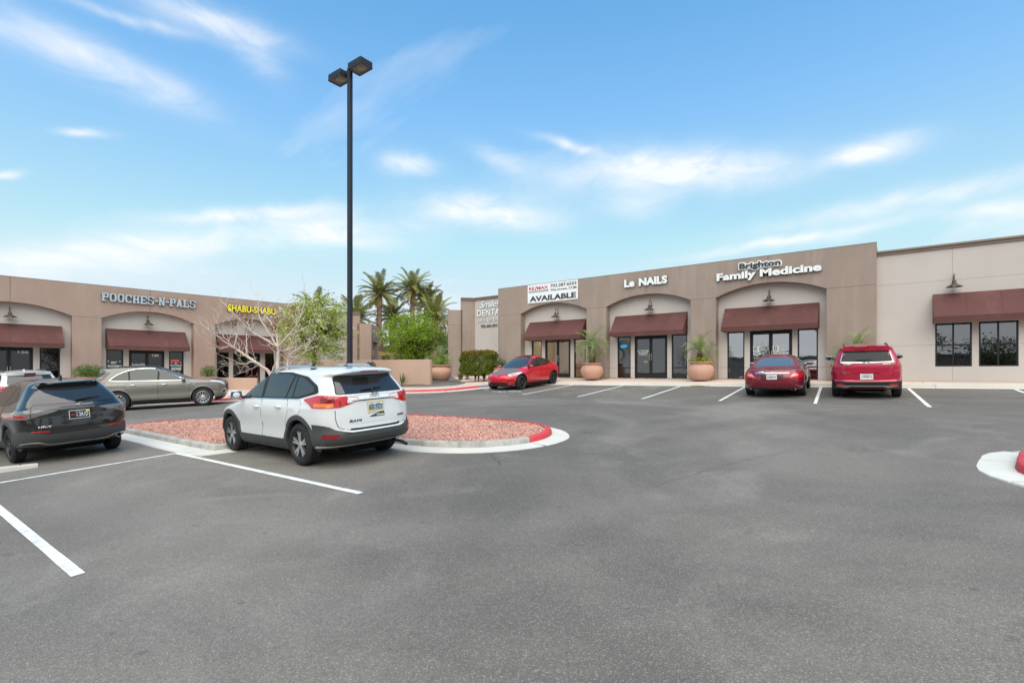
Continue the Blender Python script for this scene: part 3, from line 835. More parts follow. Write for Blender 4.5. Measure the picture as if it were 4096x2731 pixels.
def double_door(b, u0, u1, v, glass, z1=HEAD):
    t = .055; f = MB()
    f.box((u0 + t / 2, v, z1 / 2), (t, .12, z1), .006); f.box((u1 - t / 2, v, z1 / 2), (t, .12, z1), .006)
    f.box(((u0 + u1) / 2, v, z1 - t / 2), (u1 - u0 - 2 * t, .116, t), .006); f.box(((u0 + u1) / 2, v, .012), (u1 - u0 - 2 * t, .116, .024))
    f.build('door_frame', M_black, b, 30)
    m = (u0 + u1) / 2; leafs = []
    for a, c in ((u0 + t + .004, m - .004), (m + .004, u1 - t - .004)):
        d = MB(); st = .075
        d.box((a + st / 2, v - .01, z1 / 2 - .01), (st, .05, z1 - t - .05), .005); d.box((c - st / 2, v - .01, z1 / 2 - .01), (st, .05, z1 - t - .05), .005)
        d.box(((a + c) / 2, v - .01, z1 - t - .06), (c - a - 2 * st, .046, .085), .005); d.box(((a + c) / 2, v - .01, .14), (c - a - 2 * st, .046, .22), .005)
        lf = d.build('door', M_black, b, 30)
        MB().box(((a + c) / 2, v - .01, z1 / 2 + .05), (c - a - 2 * st + .02, .012, z1 - t - .40)).build('pane', glass, lf)
        hs = c - .045 if c < m + .1 else a + .045
        MB().tube([(hs, v - .035, .95), (hs, v - .085, .95), (hs, v - .085, 1.30), (hs, v - .035, 1.30)], .013, 8).build('handle', M_alloy, lf, 40)
        leafs.append(lf)
    return leafs

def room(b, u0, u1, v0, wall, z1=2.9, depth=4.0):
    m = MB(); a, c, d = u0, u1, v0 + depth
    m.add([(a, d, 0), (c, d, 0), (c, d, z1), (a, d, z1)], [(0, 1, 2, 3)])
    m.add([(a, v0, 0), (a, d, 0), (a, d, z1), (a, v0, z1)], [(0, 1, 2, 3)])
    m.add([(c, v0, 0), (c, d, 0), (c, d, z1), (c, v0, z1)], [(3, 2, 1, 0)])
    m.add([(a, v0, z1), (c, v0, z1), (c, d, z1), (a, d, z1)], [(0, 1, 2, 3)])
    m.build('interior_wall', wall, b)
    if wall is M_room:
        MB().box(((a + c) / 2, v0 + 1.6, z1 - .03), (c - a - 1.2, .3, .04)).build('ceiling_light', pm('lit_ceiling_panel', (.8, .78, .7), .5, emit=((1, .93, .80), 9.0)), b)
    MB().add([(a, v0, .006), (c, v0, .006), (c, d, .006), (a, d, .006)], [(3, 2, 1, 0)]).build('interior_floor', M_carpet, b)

def awning(name_lab, M, u0, u1, v, ztop, zf, zb, proj, mat=M_awn):
    """M: building matrix; v: wall face; sloping canvas from ztop at the wall to zf, valance down to zb"""
    o = thing('awning', name_lab, 'awning', group='maroon shopfront awnings'); o.matrix_world = M
    vf = v - proj; n = max(3, int(round((u1 - u0) / 1.05))); e = .012
    for i in range(n):
        a = u0 + (u1 - u0) * i / n; c = u0 + (u1 - u0) * (i + 1) / n; ka = e if i else 0
        vs = []; fs = []; sag = .02
        for k in range(5):
            t = k / 4; s = -sag * sin(pi * t)
            for u in (a, c): vs.append((u, v - .01 + (vf - v) * t, ztop + (zf - ztop) * t + s))
        for k in range(4): fs.append((2 * k, 2 * k + 2, 2 * k + 3, 2 * k + 1))
        mesh_obj('canvas_panel', vs, fs, mat, o, 1)
        MB().box(((a + c) / 2, vf + .002, (zf + zb) / 2), (c - a - .003, .012, zf - zb), .003).build('valance', mat, o)
    sp = MB()
    for i in range(1, n): 
        u = u0 + (u1 - u0) * i / n
        sp.tube([(u, v - .015, ztop + .002), (u, (v + vf) / 2, (ztop + zf) / 2 - .012), (u, vf - .005, zf + .002)], .006, 6)
    sp.build('seam', mat, o)
    for u, s in ((u0, -1), (u1, 1)):
        MB().prism([(v - .005, ztop), (vf, zf), (vf, zb), (v - .005, zb)], u - .006, u + .006, axis='x').build('side_panel', mat, o)
    fr = MB()
    for u in (u0 + .03, u1 - .03): fr.tube([(u, v, zb + .03), (u, vf + .02, zb + .03)], .014, 6)
    fr.tube([(u0 + .03, vf + .025, zb + .03), (u1 - .03, vf + .025, zb + .03)], .014, 6); fr.build('awning_frame', M_bronze, o)
    return o

def wall_lamp(lab, M, u, v, z, side=0.0):
    """gooseneck barn light: z is the height of the shade rim"""
    o = thing('wall_lamp', lab, 'wall lamp', group='bronze gooseneck wall lamps'); o.matrix_world = M @ TR((u, v, z))
    d = -.30
    MB().lathe([(.055, 0), (.055, .025), (.02, .03)], 14, TR((.0, 0, .22)) @ RX(pi / 2), cap1=True).build('wall_plate', M_bronze, o, 40)
    pts = [(0, -.02, .22)] + [(0, -.02 + (d + .02) * (1 - cos(t)) / 2, .36 + .16 * sin(t)) for t in [pi * k / 10 for k in range(11)]] + [(0, d, .22)]
    MB().tube(pts, .014, 8).build('neck', M_bronze, o, 40)
    MB().lathe([(.018, .26), (.05, .25), (.06, .235), (.06, .14), (.085, .125), (.10, .10), (.245, .015), (.255, 0), (.245, .004), (.095, .09)], 26, TR((0, d, 0))).build('shade', M_bronze, o, 40)
    MB().ell((0, d, .0), (.055, .055, .06), 8).build('bulb_jar', M_bulb, o, 60)
    return o

def building(name, lab, M, u0, u1, arches, glasses, rooms, wallmat, u_joint_ends=(), wing=1):
    b = thing(name, lab, 'building'); b.matrix_world = M
    g = .006
    # upper panels, jointed over each arch crown
    cs = [(a + c) / 2 for a, c in arches]; cuts = [u0] + cs + [u1]
    for i in range(len(cuts) - 1):
        L, R_ = cuts[i], cuts[i + 1]; bot = []
        if i > 0:
            a, c = arches[i - 1]; bot += arc_pts((a + c) / 2, (c - a) / 2, RISE, SPRING, (a + c) / 2 + g, c, 14)
        else: bot.append((L, SPRING))
        if i < len(arches):
            a, c = arches[i]; bot += arc_pts((a + c) / 2, (c - a) / 2, RISE, SPRING, a, (a + c) / 2 - g, 14)
        else: bot.append((R_, SPRING))
        # pier part of the lower edge sits a joint's width above the spring line
        bot = [(p[0], p[1] + g if abs(p[1] - SPRING) < 1e-6 else p[1]) for p in bot]
        x0 = L + (g if i else 0); x1 = R_ - (g if i < len(cuts) - 2 else 0)
        MB().prism(bot + [(x1, TOP), (x0, TOP)], 0, REC).build('stucco_panel', wallmat, b)
    ed = [u0] + [q for ac in arches for q in ac] + [u1]
    for i in range(0, len(ed), 2):
        a, c = ed[i], ed[i + 1]
        MB().box(((a + c) / 2, REC / 2, (.56 + SPRING - g) / 2 + .003), (c - a, REC, SPRING - g - .56 - .006), .004).build('pier', wallmat, b)
        MB().box(((a + c) / 2, REC / 2, .277), (c - a, REC, .554), .004).build('pier_base', wallmat, b)
        MB().box(((a + c) / 2, REC / 2 + .012, SPRING / 2 + .2), (c - a - .03, REC - .03, SPRING + .6 - .2)).build('pier_core', wallmat, b)
    # parapet cap and body of the building behind
    MB().box(((u0 + u1) / 2, .2, TOP + .006), (u1 - u0 + .02, .42, .012)).build('parapet_cap', M_trim, b)
    MB().box(((u0 + u1) / 2, 8, 4.75), (u1 - u0 - .2, 15, .2)).build('roof', M_trim, b)
    MB().box(((u0 + u1) / 2, 15.6, 2.7), (u1 - u0, .25, 5.4)).build('rear_wall', wallmat, b)
    for u in (u0 + .125, u1 - .125): MB().box((u, REC + 7.5, 2.77), (.25, 15, 5.55)).build('end_wall', wallmat, b)
    # recessed fronts
    out = []
    for k, (a, c) in enumerate(arches):
        w = c - a; off = glasses[k][1]
        op = [(a + o0, a + o1) for o0, o1 in off]
        xs_ = [a - .03] + [q for p in op for q in p] + [c + .03]
        for i in range(0, len(xs_), 2):
            p, q = xs_[i], xs_[i + 1]
            if q - p < .01: continue
            for (za, zb) in ((0, .554), (.562, HEAD)):
                MB().box(((p + q) / 2, REC + .11, (za + zb) / 2), (q - p, .22, zb - za), .003).build('recess_pier', M_white, b)
        MB().box(((a + c) / 2, REC + .11, (HEAD + 4.55) / 2), (w + .06, .22, 4.55 - HEAD)).build('recess_wall', M_white, b)
        vg = REC + .06; res = []
        kinds = glasses[k][0]
        for j, (p, q) in enumerate(op):
            if j == 1: res.append(double_door(b, p, q, vg, kinds))
            else: res.append(storefront_frame(b, p, q, .02, HEAD, vg, kinds, (), (.56,)))
        room(b, a + .02, c - .02, REC + .23, rooms[k])
        out.append(res)
    # set-back wing beyond one end: wall, chamfered corner, lower pier with a doorway
    s = wing; e0 = u0 if s < 0 else u1; U = lambda d: e0 + s * d
    B_ = 3.7; H1 = 5.87
    def face(pts, z0, z1, th, mat, nm, back=False):
        # slab along a plan segment, thickness th towards the building
        (ax, ay), (cx, cy) = pts; dx, dy = cx - ax, cy - ay; L = sqrt(dx * dx + dy * dy); nx, ny = -dy / L, dx / L
        if (nx * (7 - ax * 0) + ny * 1) < 0 and ny < 0: nx, ny = -nx, -ny
        if ny < 0: nx, ny = -nx, -ny
        MB().prism([(ax, ay), (cx, cy), (cx + nx * th, cy + ny * th), (ax + nx * th, ay + ny * th)], z0, z1, axis='z').build(nm, mat, b)
    face([(U(-.3), B_), (U(5.15), B_)], 0, H1 - .2, .3, M_white, 'wing_wall')
    C0 = (U(5.15), B_); C1 = (U(5.907), B_ - .757); C2 = (U(6.57), B_ - 1.42)
    face([C0, C1], 0, H1 - .2, .3, wallmat, 'chamfer_wall')
    # tall side beyond the chamfer runs back
    MB().box((C1[0] - s * .13, B_ + 4.4, (H1 - .2) / 2), (.24, 9.4, H1 - .2)).build('wing_side_wall', wallmat, b)
    MB().box((U(2.6), B_ + 5, H1 - .9), (6.0, 8.6, .2)).build('wing_roof', M_trim, b)
    # cornice along wall and chamfer
    for (p, q) in (((U(-.3), B_), C0), (C0, C1)):
        dx, dy = q[0] - p[0], q[1] - p[1]; L = sqrt(dx * dx + dy * dy); nx, ny = (dy / L, -dx / L)
        if ny > 0: nx, ny = -nx, -ny
        for (d0, z0, z1) in ((.07, H1 - .2, H1 - .07), (.13, H1 - .07, H1)):
            MB().prism([(p[0] + nx * d0, p[1] + ny * d0), (q[0] + nx * d0, q[1] + ny * d0), (q[0] - nx * .3, q[1] - ny * .3), (p[0] - nx * .3, p[1] - ny * .3)], z0, z1, axis='z').build('cornice', M_trim, b)
    MB().box((C1[0] - s * .08, B_ + 4.2, H1 - .1), (.36, 9.2, .2)).build('cornice', M_trim, b)
    # lower end pier with doorway through it
    HL = 4.95; dv = Vector((C2[0] - C1[0], C2[1] - C1[1])).normalized(); nv = Vector((-dv.y, dv.x))
    if nv.y < 0: nv = -nv
    def slab(t0, t1, d0, d1, z0, z1, nm):
        p = [Vector(C1) + dv * t + nv * d for t, d in ((t0, d0), (t1, d0), (t1, d1), (t0, d1))]
        MB().prism([(q.x, q.y) for q in p], z0, z1, axis='z').build(nm, wallmat, b)
    slab(-.2, .94, 0, .30, 0, .55, 'pier_base'); slab(-.2, .94, 0, .30, .562, SPRING - .05, 'pier'); slab(-.2, .94, 0, .30, SPRING - .04, HL, 'stucco_panel')
    slab(.62, .94, .30, .62, 0, 3.55, 'doorway_jamb'); slab(.62, .94, 2.5, 2.9, 0, 3.55, 'doorway_jamb'); slab(.62, .94, .30, 2.9, 3.55, HL - .02, 'doorway_lintel')
    lp = Vector(C1) + dv * .95 + nv * .35
    return b, out, lp, dv, nv

MR = TR((0, 25.3, FR))
aR = [(-18.39, -13.85), (-12.65, -8.10), (-6.91, -2.40)]
offR = [[(.51, 1.24), (1.49, 3.24), (3.48, 4.24)], [(.46, 1.22), (1.45, 3.22), (3.45, 4.23)], [(.41, 1.17), (1.41, 3.16), (3.37, 4.15)]]
bR, outR, lpR, dvR, nvR = building('shop_building', 'long taupe stucco shop building on the right with three arched bays and a pale wing', MR, -20.15, -.68, aR,
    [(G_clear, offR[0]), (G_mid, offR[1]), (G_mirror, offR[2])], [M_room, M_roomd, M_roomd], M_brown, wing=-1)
angL = atan2(.9966, .082)
ML = TR((-33.5, 6.1, FL)) @ RZ(angL)
aL = [(-3.28, 1.22), (2.40, 6.68), (7.82, 11.95)]
offL = [[(.38, 1.10), (1.38, 3.09), (3.33, 4.09)], [(.27, 1.01), (1.26, 2.92), (3.15, 3.88)], [(.24, .92), (1.17, 2.80), (3.11, 3.71)]]
bL, outL, lpL, dvL, nvL = building('shop_building', 'taupe stucco shop building on the left with arched bays facing the parked cars', ML, -9.0, 13.54, aL,
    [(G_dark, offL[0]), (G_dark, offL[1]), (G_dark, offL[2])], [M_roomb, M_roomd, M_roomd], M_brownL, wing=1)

# pale wing at the right end of the right building
wv_ = .30; g = .006
cut_u = [-.68, 1.66, 6.2, 12.0]; cut_z = [0, 1.39, 3.84, 5.06]
holes = [(1.16, 2.22, .56, 2.21), (2.41, 3.47, .56, 2.21)]
for i in range(3):
    for j in range(3):
        a, c, za, zb = cut_u[i], cut_u[i + 1], cut_z[j], cut_z[j + 1]
        a += g if i else 0; za += g if j else 0
        us = sorted({a, c} | {min(max(h[0], a), c) for h in holes} | {min(max(h[1], a), c) for h in holes})
        zs = sorted({za, zb} | {min(max(h[2], za), zb) for h in holes} | {min(max(h[3], za), zb) for h in holes})
        m = MB()
        for p, q in zip(us[:-1], us[1:]):
            for r, t in zip(zs[:-1], zs[1:]):
                mu, mz = (p + q) / 2, (r + t) / 2
                if any(h[0] < mu < h[1] and h[2] < mz < h[3] for h in holes): continue
                m.box((mu, wv_ + .1, mz), (q - p, .2, t - r))
        if m.v: m.build('pale_wall_panel', M_white, bR)
mm = MB(); mm.box((2.3 + 3.8, wv_ + .19, 1.8), (11.6, .015, 6.4 - 3.0))
for (p, q, r, t) in ((-.68, 12, 2.3, 5.0), (-.68, 12, 0, .5)): MB().box(((p + q) / 2, wv_ + .22, (r + t) / 2), (q - p, .03, t - r)).build('wall_core', M_white, bR)
for d0, z0, z1 in ((.06, 5.05, 5.15), (.12, 5.15, 5.23)): MB().box((5.66, wv_ + .1 - d0 / 2, (z0 + z1) / 2), (12.66, .2 + d0, z1 - z0), .008).build('cornice', M_trim, bR)
MB().box((5.66, 8, 4.6), (12.6, 15, .2)).build('roof', M_trim, bR); MB().box((11.9, 8, 2.5), (.25, 15, 5)).build('end_wall', M_white, bR)
for h in holes:
    fr = storefront_frame(bR, h[0], h[1], h[2], h[3], wv_ + .07, G_wing, ((h[0] + h[1]) / 2,), (1.38,), t=.05)
    bl = MB()
    for k in range(52): bl.box(((h[0] + h[1]) / 2, wv_ + .17, h[2] + .03 + k * .031), (h[1] - h[0] - .06, .024, .0035), 0, TR((0, 0, 0)))
    bl.build('blind_slat', M_roomb, fr)['kind'] = 'stuff'
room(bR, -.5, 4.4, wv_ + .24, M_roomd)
ut = MB(); ut.box((-.12, wv_ - .008, .78), (.19, .016, .20), .004); ut.box((.06, wv_ - .02, .83), (.06, .04, .16), .004); ut.build('utility_cover', M_white, bR)

# awnings and lamps
for k, (a, c, lab) in enumerate(((-18.01, -14.11, 'maroon awning over the storefront under the real estate banner'), (-12.30, -8.39, 'maroon awning over the nail salon doors'), (-6.60, -2.71, 'maroon awning over the medical office doors'))):
    awning(lab, MR, a, c, REC, 3.36, 2.42, 2.235, .72)
awning('wide maroon awning over two windows in the pale wall', MR, 1.09, 3.95, wv_, 3.34, 2.40, 2.20, .8)
awning('maroon awning above the door numbered 130', ML, -2.95, .87, REC, 3.36, 2.43, 2.25, .9)
awning('maroon awning over the pet grooming storefront', ML, 2.64, 6.35, REC, 3.36, 2.43, 2.25, .9)
awning('maroon awning behind the leafless tree', ML, 8.02, 11.6, REC, 3.36, 2.43, 2.25, .9)
for u, lab in ((-15.99, 'bronze gooseneck lamp above the real estate bay awning'), (-10.27, 'bronze gooseneck lamp above the nail salon awning'), (-4.65, 'bronze gooseneck lamp above the medical office awning')):
    wall_lamp(lab, MR, u, REC, 3.55)
wall_lamp('bronze gooseneck lamp on the pale wall at far right', MR, 1.70, wv_, 3.53)
wall_lamp('bronze gooseneck lamp under the leftmost arch', ML, -1.02, REC, 3.65)
wall_lamp('bronze gooseneck lamp between the pet grooming sign and its awning', ML, 4.50, REC, 3.65)
wall_lamp('bronze gooseneck lamp under the yellow sign', ML, 9.85, REC, 3.65)
def side_lamp(lab, M, lp, dv):
    a = atan2(dv.y, dv.x) + pi / 2
    o = wall_lamp(lab, M, 0, 0, 0); o.matrix_world = M @ TR((lp.x, lp.y, 3.62)) @ RZ(a)
side_lamp('bronze gooseneck lamp on the end pier beside the passage, right side', MR, lpR, dvR)
side_lamp('bronze gooseneck lamp on the end pier beside the passage, left side', ML, lpL, dvL)

# ------------------------------------------------------------------ signs
def sign(lab, M, cat='sign', name='shop_sign'):
    o = thing(name, lab, cat); o.matrix_world = M; return o
def face_M(u, v, z): return TR((u, v, z)) @ UP
# banner
o = sign('white vinyl AVAILABLE banner with phone number on the parapet', MR, 'banner', 'available_banner')
v0 = -.03
MB().box((-16.11, v0, 5.0), (3.46, .012, 1.10)).build('banner_sheet', M_vinyl, o)
gr = MB()
for i in range(7):
    for z in (4.48, 5.52): gr.lathe([(.012, 0), (.022, .004), (.024, 0)], 10, TR((-17.8 + i * .563, v0 - .007, z)) @ RX(pi / 2))
gr.build('grommet', M_alloy, o)
T = lambda s, x0, x1, z0, z1, m, bold=.03, sh=0, sp=1.0: text_obj('lettering', s, (x0, x1, z0, z1), face_M(0, v0 - .009, 0), m, o, bold, sh, 0, sp)
T('RE', -17.74, -17.33, 5.22, 5.42, M_red, .035); T('MAX', -17.16, -16.36, 5.22, 5.42, M_red, .035)
MB().prism([(-17.31, 5.20), (-17.25, 5.20), (-17.17, 5.44), (-17.23, 5.44)], v0 - .0095, v0 - .0085).build('slash', M_blue, o)
MB().box((-17.05, v0 - .0085, 5.125), (1.40, .004, .10)).build('stripe_panel', M_slate, o)
text_obj('lettering', 'COMMERCIAL', (-17.72, -16.38, 5.095, 5.155), face_M(0, v0 - .0125, 0), M_signwhite, o, .01, 0, 0, 1.35)
T('702.287.6553', -16.22, -14.47, 5.27, 5.46, M_dark, .03); T('Wes Drown, CCIM', -16.22, -14.47, 5.03, 5.19, M_dark, .03)
T('AVAILABLE', -17.70, -14.50, 4.53, 4.86, M_dark, .045)
# salon
o = sign('white rounded channel letters naming the nail salon', MR)
letters('Le', (-11.55, -10.96, 4.79, 5.20), o, face_M(0, -.005, 0), M_signwhite, M_signret, .09, .055)
letters('NAILS', (-10.74, -9.23, 4.79, 5.20), o, face_M(0, -.005, 0), M_signwhite, M_signret, .09, .06)
# medical
o = sign('white channel letters naming the family medicine office in two lines', MR)
letters('Family Medicine', (-6.84, -2.56, 4.53, 4.98), o, face_M(0, -.005, 0), M_signwhite, M_signret, .12, .045)
m = MB(); bv_, bf_ = text_fit('Brighton', -5.84, -4.13, 5.00, 5.34, bold=.03, depth=.05)
for k in range(14): m.add([(q[0] + .052 * cos(k * pi / 7), q[1] + .052 * sin(k * pi / 7), q[2] + k * .0004) for q in bv_], bf_, face_M(0, -.005, 0))
m.build('letter_backing', M_signwhite, o)
letters('Brighton', (-5.84, -4.13, 5.00, 5.34), o, face_M(0, -.063, 0), M_dark, M_dark, .03, .03)
# dental wing
o = sign('white dental office lettering on the set-back pale wall', MR)
V = 3.7
letters('Smile!', (-24.80, -22.95, 5.06, 5.55), o, face_M(0, V - .004, 0), M_signwhite, M_signret, .05, .012, .35, .9)
letters('DENTAL', (-25.06, -22.55, 4.46, 4.93), o, face_M(0, V - .004, 0), M_signwhite, M_signret, .05, .02)
letters('Julia Le DDS', (-25.05, -22.62, 3.98, 4.29), o, face_M(0, V - .004, 0), M_signwhite, M_signret, .04, .006)
letters('702-665-5013', (-24.72, -23.02, 3.60, 3.81), o, face_M(0, V - .004, 0), M_dark, M_dark, .02, .02)
# pets
o = sign('pale blue-grey slab-serif letters of the pet shop', ML)
def slab_serif(text, u0, u1, z0, z1):
    n = len(text); wmap = {'-': .55, 'I': .6}
    tot = sum(wmap.get(c, 1.0) for c in text); u = u0
    H = z1 - z0; st = H * .30; th = H * .2
    for c in text:
        w = (u1 - u0) * wmap.get(c, 1.0) / tot; a, b = u + w * .045, u + w * .955; u += w; W_ = b - a; R_ = []
        P = []
        R = lambda x0, y0, x1, y1: P.append([(x0, y0), (x1, y0), (x1, y1), (x0, y1)])
        sw = W_ * .30; ser = H * .15
        if c == '-': P.append([(a, H * .40), (b, H * .40), (b, H * .60), (a, H * .60)])
        elif c in 'POCSD':
            def ring(x0, x1, y0, y1, gap=None):
                N = 24; r = []
                for k in range(N):
                    t = 2 * pi * (k + .5) / N; t0, t1 = 2 * pi * k / N, 2 * pi * (k + 1) / N
                    if gap and gap[0] < t < gap[1]: continue
                    f = lambda t, q: ((x0 + x1) / 2 + ((x1 - x0) / 2 - q) * math.copysign(abs(cos(t)) ** .62, cos(t)), (y0 + y1) / 2 + ((y1 - y0) / 2 - q * .8) * math.copysign(abs(sin(t)) ** .62, sin(t)))
                    P.append([f(t0, 0), f(t1, 0), f(t1, sw * .93), f(t0, sw * .93)])
            if c == 'O': ring(a, b, 0, H)
            elif c == 'C': ring(a, b, 0, H, (-1, -1)) if False else ring(a, b, 0, H, None) if False else None
            if c == 'C':
                N = 24
                for k in range(N):
                    t = 2 * pi * (k + .5) / N
                    if t < .42 or t > 2 * pi - .42: continue
                    t0, t1 = 2 * pi * k / N, 2 * pi * (k + 1) / N
                    f = lambda t, q: ((a + b) / 2 + (W_ / 2 - q) * math.copysign(abs(cos(t)) ** .62, cos(t)), H / 2 + (H / 2 - q * .8) * math.copysign(abs(sin(t)) ** .62, sin(t)))
                    P.append([f(t0, 0), f(t1, 0), f(t1, sw * .93), f(t0, sw * .93)])
                R(b - sw * .75, H * .62, b, H * .98)
            if c == 'P':
                R(a + W_ * .08, 0, a + W_ * .08 + sw, H); R(a, 0, a + W_ * .62, ser); R(a, H - ser, a + W_ * .5, H); ring(a + W_ * .2, b, H * .40, H)
            if c == 'S':
                N = 12
                for k in range(N):   # upper bowl, lower bowl
                    for (cy, t_a, t_b) in ((H * .735, .35, 1.5 * pi), (H * .265, pi + .35, 2.5 * pi)):
                        t0 = t_a + (t_b - t_a) * k / N; t1 = t_a + (t_b - t_a) * (k + 1) / N
                        f = lambda t, q: ((a + b) / 2 + (W_ / 2 - q) * math.copysign(abs(cos(t)) ** .7, cos(t)), cy + (H * .265 - q * .62) * math.copysign(abs(sin(t)) ** .7, sin(t)))
                        P.append([f(t0, 0), f(t1, 0), f(t1, sw * .85), f(t0, sw * .85)])
                R(b - sw * .6, H * .66, b, H * .96); R(a, H * .04, a + sw * .6, H * .34)
        elif c == 'H':
            for x in (a + W_ * .07, b - W_ * .07 - sw): R(x, 0, x + sw, H); R(x - W_ * .07, 0, x + sw + W_ * .07, ser); R(x - W_ * .07, H - ser, x + sw + W_ * .07, H)
            R(a + sw, H * .41, b - sw, H * .59)
        elif c == 'E':
            R(a + W_ * .08, 0, a + W_ * .08 + sw, H); R(a, 0, b, ser * 1.15); R(a, H - ser * 1.15, b, H); R(a + sw, H * .42, b - W_ * .2, H * .58); R(b - W_ * .16, 0, b, H * .34); R(b - W_ * .16, H * .66, b, H)
        elif c == 'L':
            R(a + W_ * .1, 0, a + W_ * .1 + sw, H); R(a, 0, b, ser * 1.2); R(a, H - ser, a + W_ * .55, H); R(b - W_ * .17, 0, b, H * .4)
        elif c == 'N':
            for x in (a + W_ * .07, b - W_ * .07 - sw * .8): R(x, 0, x + sw * .8, H)
            P.append([(a + W_ * .07, H), (a + W_ * .07 + sw, H), (b - W_ * .07, 0), (b - W_ * .07 - sw, 0)][::-1]); R(a, 0, a + W_ * .42, ser); R(a, H - ser, a + W_ * .35, H); R(b - W_ * .42, H - ser, b, H)
        elif c == 'A':
            m = (a + b) / 2
            P.append([(a + W_ * .05, 0), (a + W_ * .05 + sw, 0), (m + sw * .5, H), (m - sw * .62, H)]); P.append([(b - W_ * .05 - sw, 0), (b - W_ * .05, 0), (m + sw * .62, H), (m - sw * .5, H)])
            R(a + W_ * .25, H * .24, b - W_ * .25, H * .40); R(a - W_ * .02, 0, a + W_ * .42, ser * .9); R(b - W_ * .42, 0, b + W_ * .02, ser * .9)
        m = MB()
        for q in P:
            q = [(x, y + z0) for x, y in q]
            ar = sum(q[i][0] * q[(i + 1) % len(q)][1] - q[(i + 1) % len(q)][0] * q[i][1] for i in range(len(q)))
            if ar < 0: q = q[::-1]
            i_ = len(m.v) % 7; m.prism(q, -.13 - i_ * .0004, -.02)
        ob = m.build('letter', M_signgrey, o); ob.data.materials.append(M_signret)
        for p in ob.data.polygons:
            if abs(p.normal.y) < .6: p.material_index = 1
slab_serif('POOCHES-N-PALS', 2.36, 6.74, 4.76, 5.20)
o = sign('yellow condensed channel letters half hidden by branches', ML)
letters('SHABU-SHABU', (8.48, 11.36, 4.75, 5.17), o, face_M(0, -.02, 0), M_yellow, M_signret, .12, .03)
# round black restaurant boards
def round_sign(lab, M, R_, text):
    o = sign(lab, M, 'sign', 'round_sign')
    MB().lathe([(R_, 0), (R_, .05), (R_ - .02, .055)], 40, RX(pi / 2), cap1=True).build('board', M_dark, o, 30)
    MB().lathe([(R_ - .05, .056), (R_ - .05, .062), (R_ - .075, .062), (R_ - .075, .056)], 40, RX(pi / 2)).build('rim_line', M_gold, o)
    MB().box((.12, -.062, -.08), (R_ * 2.5, .02, R_ * .5)).build('name_band', M_dark, o)
    text_obj('lettering', text, (-R_ * .95, R_ * 1.1, -R_ * .22, R_ * .1), TR((.0, -.074, -.05)) @ UP, M_yellow, o, .03)
    MB().prism([(-.05, R_ - .02), (0, R_ - .09), (.05, R_ - .02)], -.066, -.058).build('diamond', M_signwhite, o)
    return o

# ------------------------------------------------------------------ print on the shop glass
def wtxt(par, s, x0, x1, z0, z1, m=None, bold=.02, sh=0, v=.482, sp=1.0):
    text_obj('lettering', s, (x0, x1, z0, z1), face_M(0, v, 0), m or M_print, par, bold, sh, 0, sp)
def paw(par, u, z, r):
    m = MB()
    for du, dz, q in ((0, 0, .5), (-.6, .45, .24), (-.2, .75, .24), (.25, .75, .24), (.62, .42, .24)):
        m.lathe([(.001, 0), (q * r, 0)], 10, TR((u + du * r, .492, z + dz * r)) @ RX(pi / 2))
    m.build('paw_print', M_print, par)
L0, L1, L2 = outL; R0, R1, R2 = outR
A = aL[0][0]
wtxt(L0[1][1], '130', A + 2.55, A + 2.93, 1.94, 2.07, None, .04)
a = aL[1][0]; w, d, w2 = L1
wtxt(w, 'PET', a + .47, a + .75, 1.48, 1.60, None, .04, .2, .49); wtxt(w, 'GROOMING', a + .31, a + .97, 1.30, 1.41, None, .04, .2, .49); wtxt(w, 'CATS', a + .35, a + .93, .98, 1.20, None, .05, .2, .49)
paw(w, a + .37, 1.60, .05); paw(w, a + .88, 1.60, .05)
wtxt(d[0], 'Pooches-N-Pals', a + 1.38, a + 2.02, 1.36, 1.52, None, .02); wtxt(d[0], '566-2140', a + 1.45, a + 1.96, 1.19, 1.30, None, .04)
MB().box((a + 1.70, .478, 1.06), (.58, .006, .09)).build('notice', M_plate, d[0]); wtxt(d[0], 'HOURS', a + 1.54, a + 1.86, 1.03, 1.085, M_slate, .03, 0, .473)
wtxt(d[1], '120', a + 2.33, a + 2.65, 1.90, 2.05, None, .045)
wtxt(w2, 'OPEN', a + 3.25, a + 3.68, 1.62, 1.75, M_neonr, .01, .15, .50)
wtxt(w2, 'PET', a + 3.42, a + 3.60, 1.50, 1.58, None, .04, .2, .49); wtxt(w2, 'GROOMING', a + 3.22, a + 3.80, 1.37, 1.46, None, .04, .2, .49); wtxt(w2, 'DOGS', a + 3.27, a + 3.77, 1.14, 1.31, None, .05, .2, .49)
paw(w2, a + 3.29, 1.56, .045); paw(w2, a + 3.74, 1.56, .045); paw(w2, a + 3.66, .98, .05); paw(w2, a + 3.60, .78, .05)
a = aL[2][0]; d = L2[1]
wtxt(d[1], '110', a + 2.35, a + 2.62, 1.88, 2.02, None, .045)
wtxt(d[0], 'Shabu', a + 1.36, a + 1.85, 1.50, 1.64, M_gold, .0, .3); wtxt(d[0], 'House', a + 1.45, a + 1.80, 1.33, 1.43, M_gold, .0, .3)
a = aR[0][0]
wtxt(R0[0], '1720', a + .80, a + 1.03, 2.02, 2.10, None, .02, 0, .49); wtxt(R0[0], 'W Horizon Ridge Pkwy', a + .62, a + 1.14, 1.93, 1.98, None, .01, 0, .49)
wtxt(R0[1][1], '110', a + 2.78, a + 2.97, 1.95, 2.04, None, .02)
a = aR[1][0]; d = R1[1]
wtxt(d[0], 'Le Nail & Spa', a + 1.60, a + 2.22, 1.41, 1.50, None, .04); wtxt(d[0], '702.478.5337', a + 1.64, a + 2.18, 1.31, 1.38, None, .04)
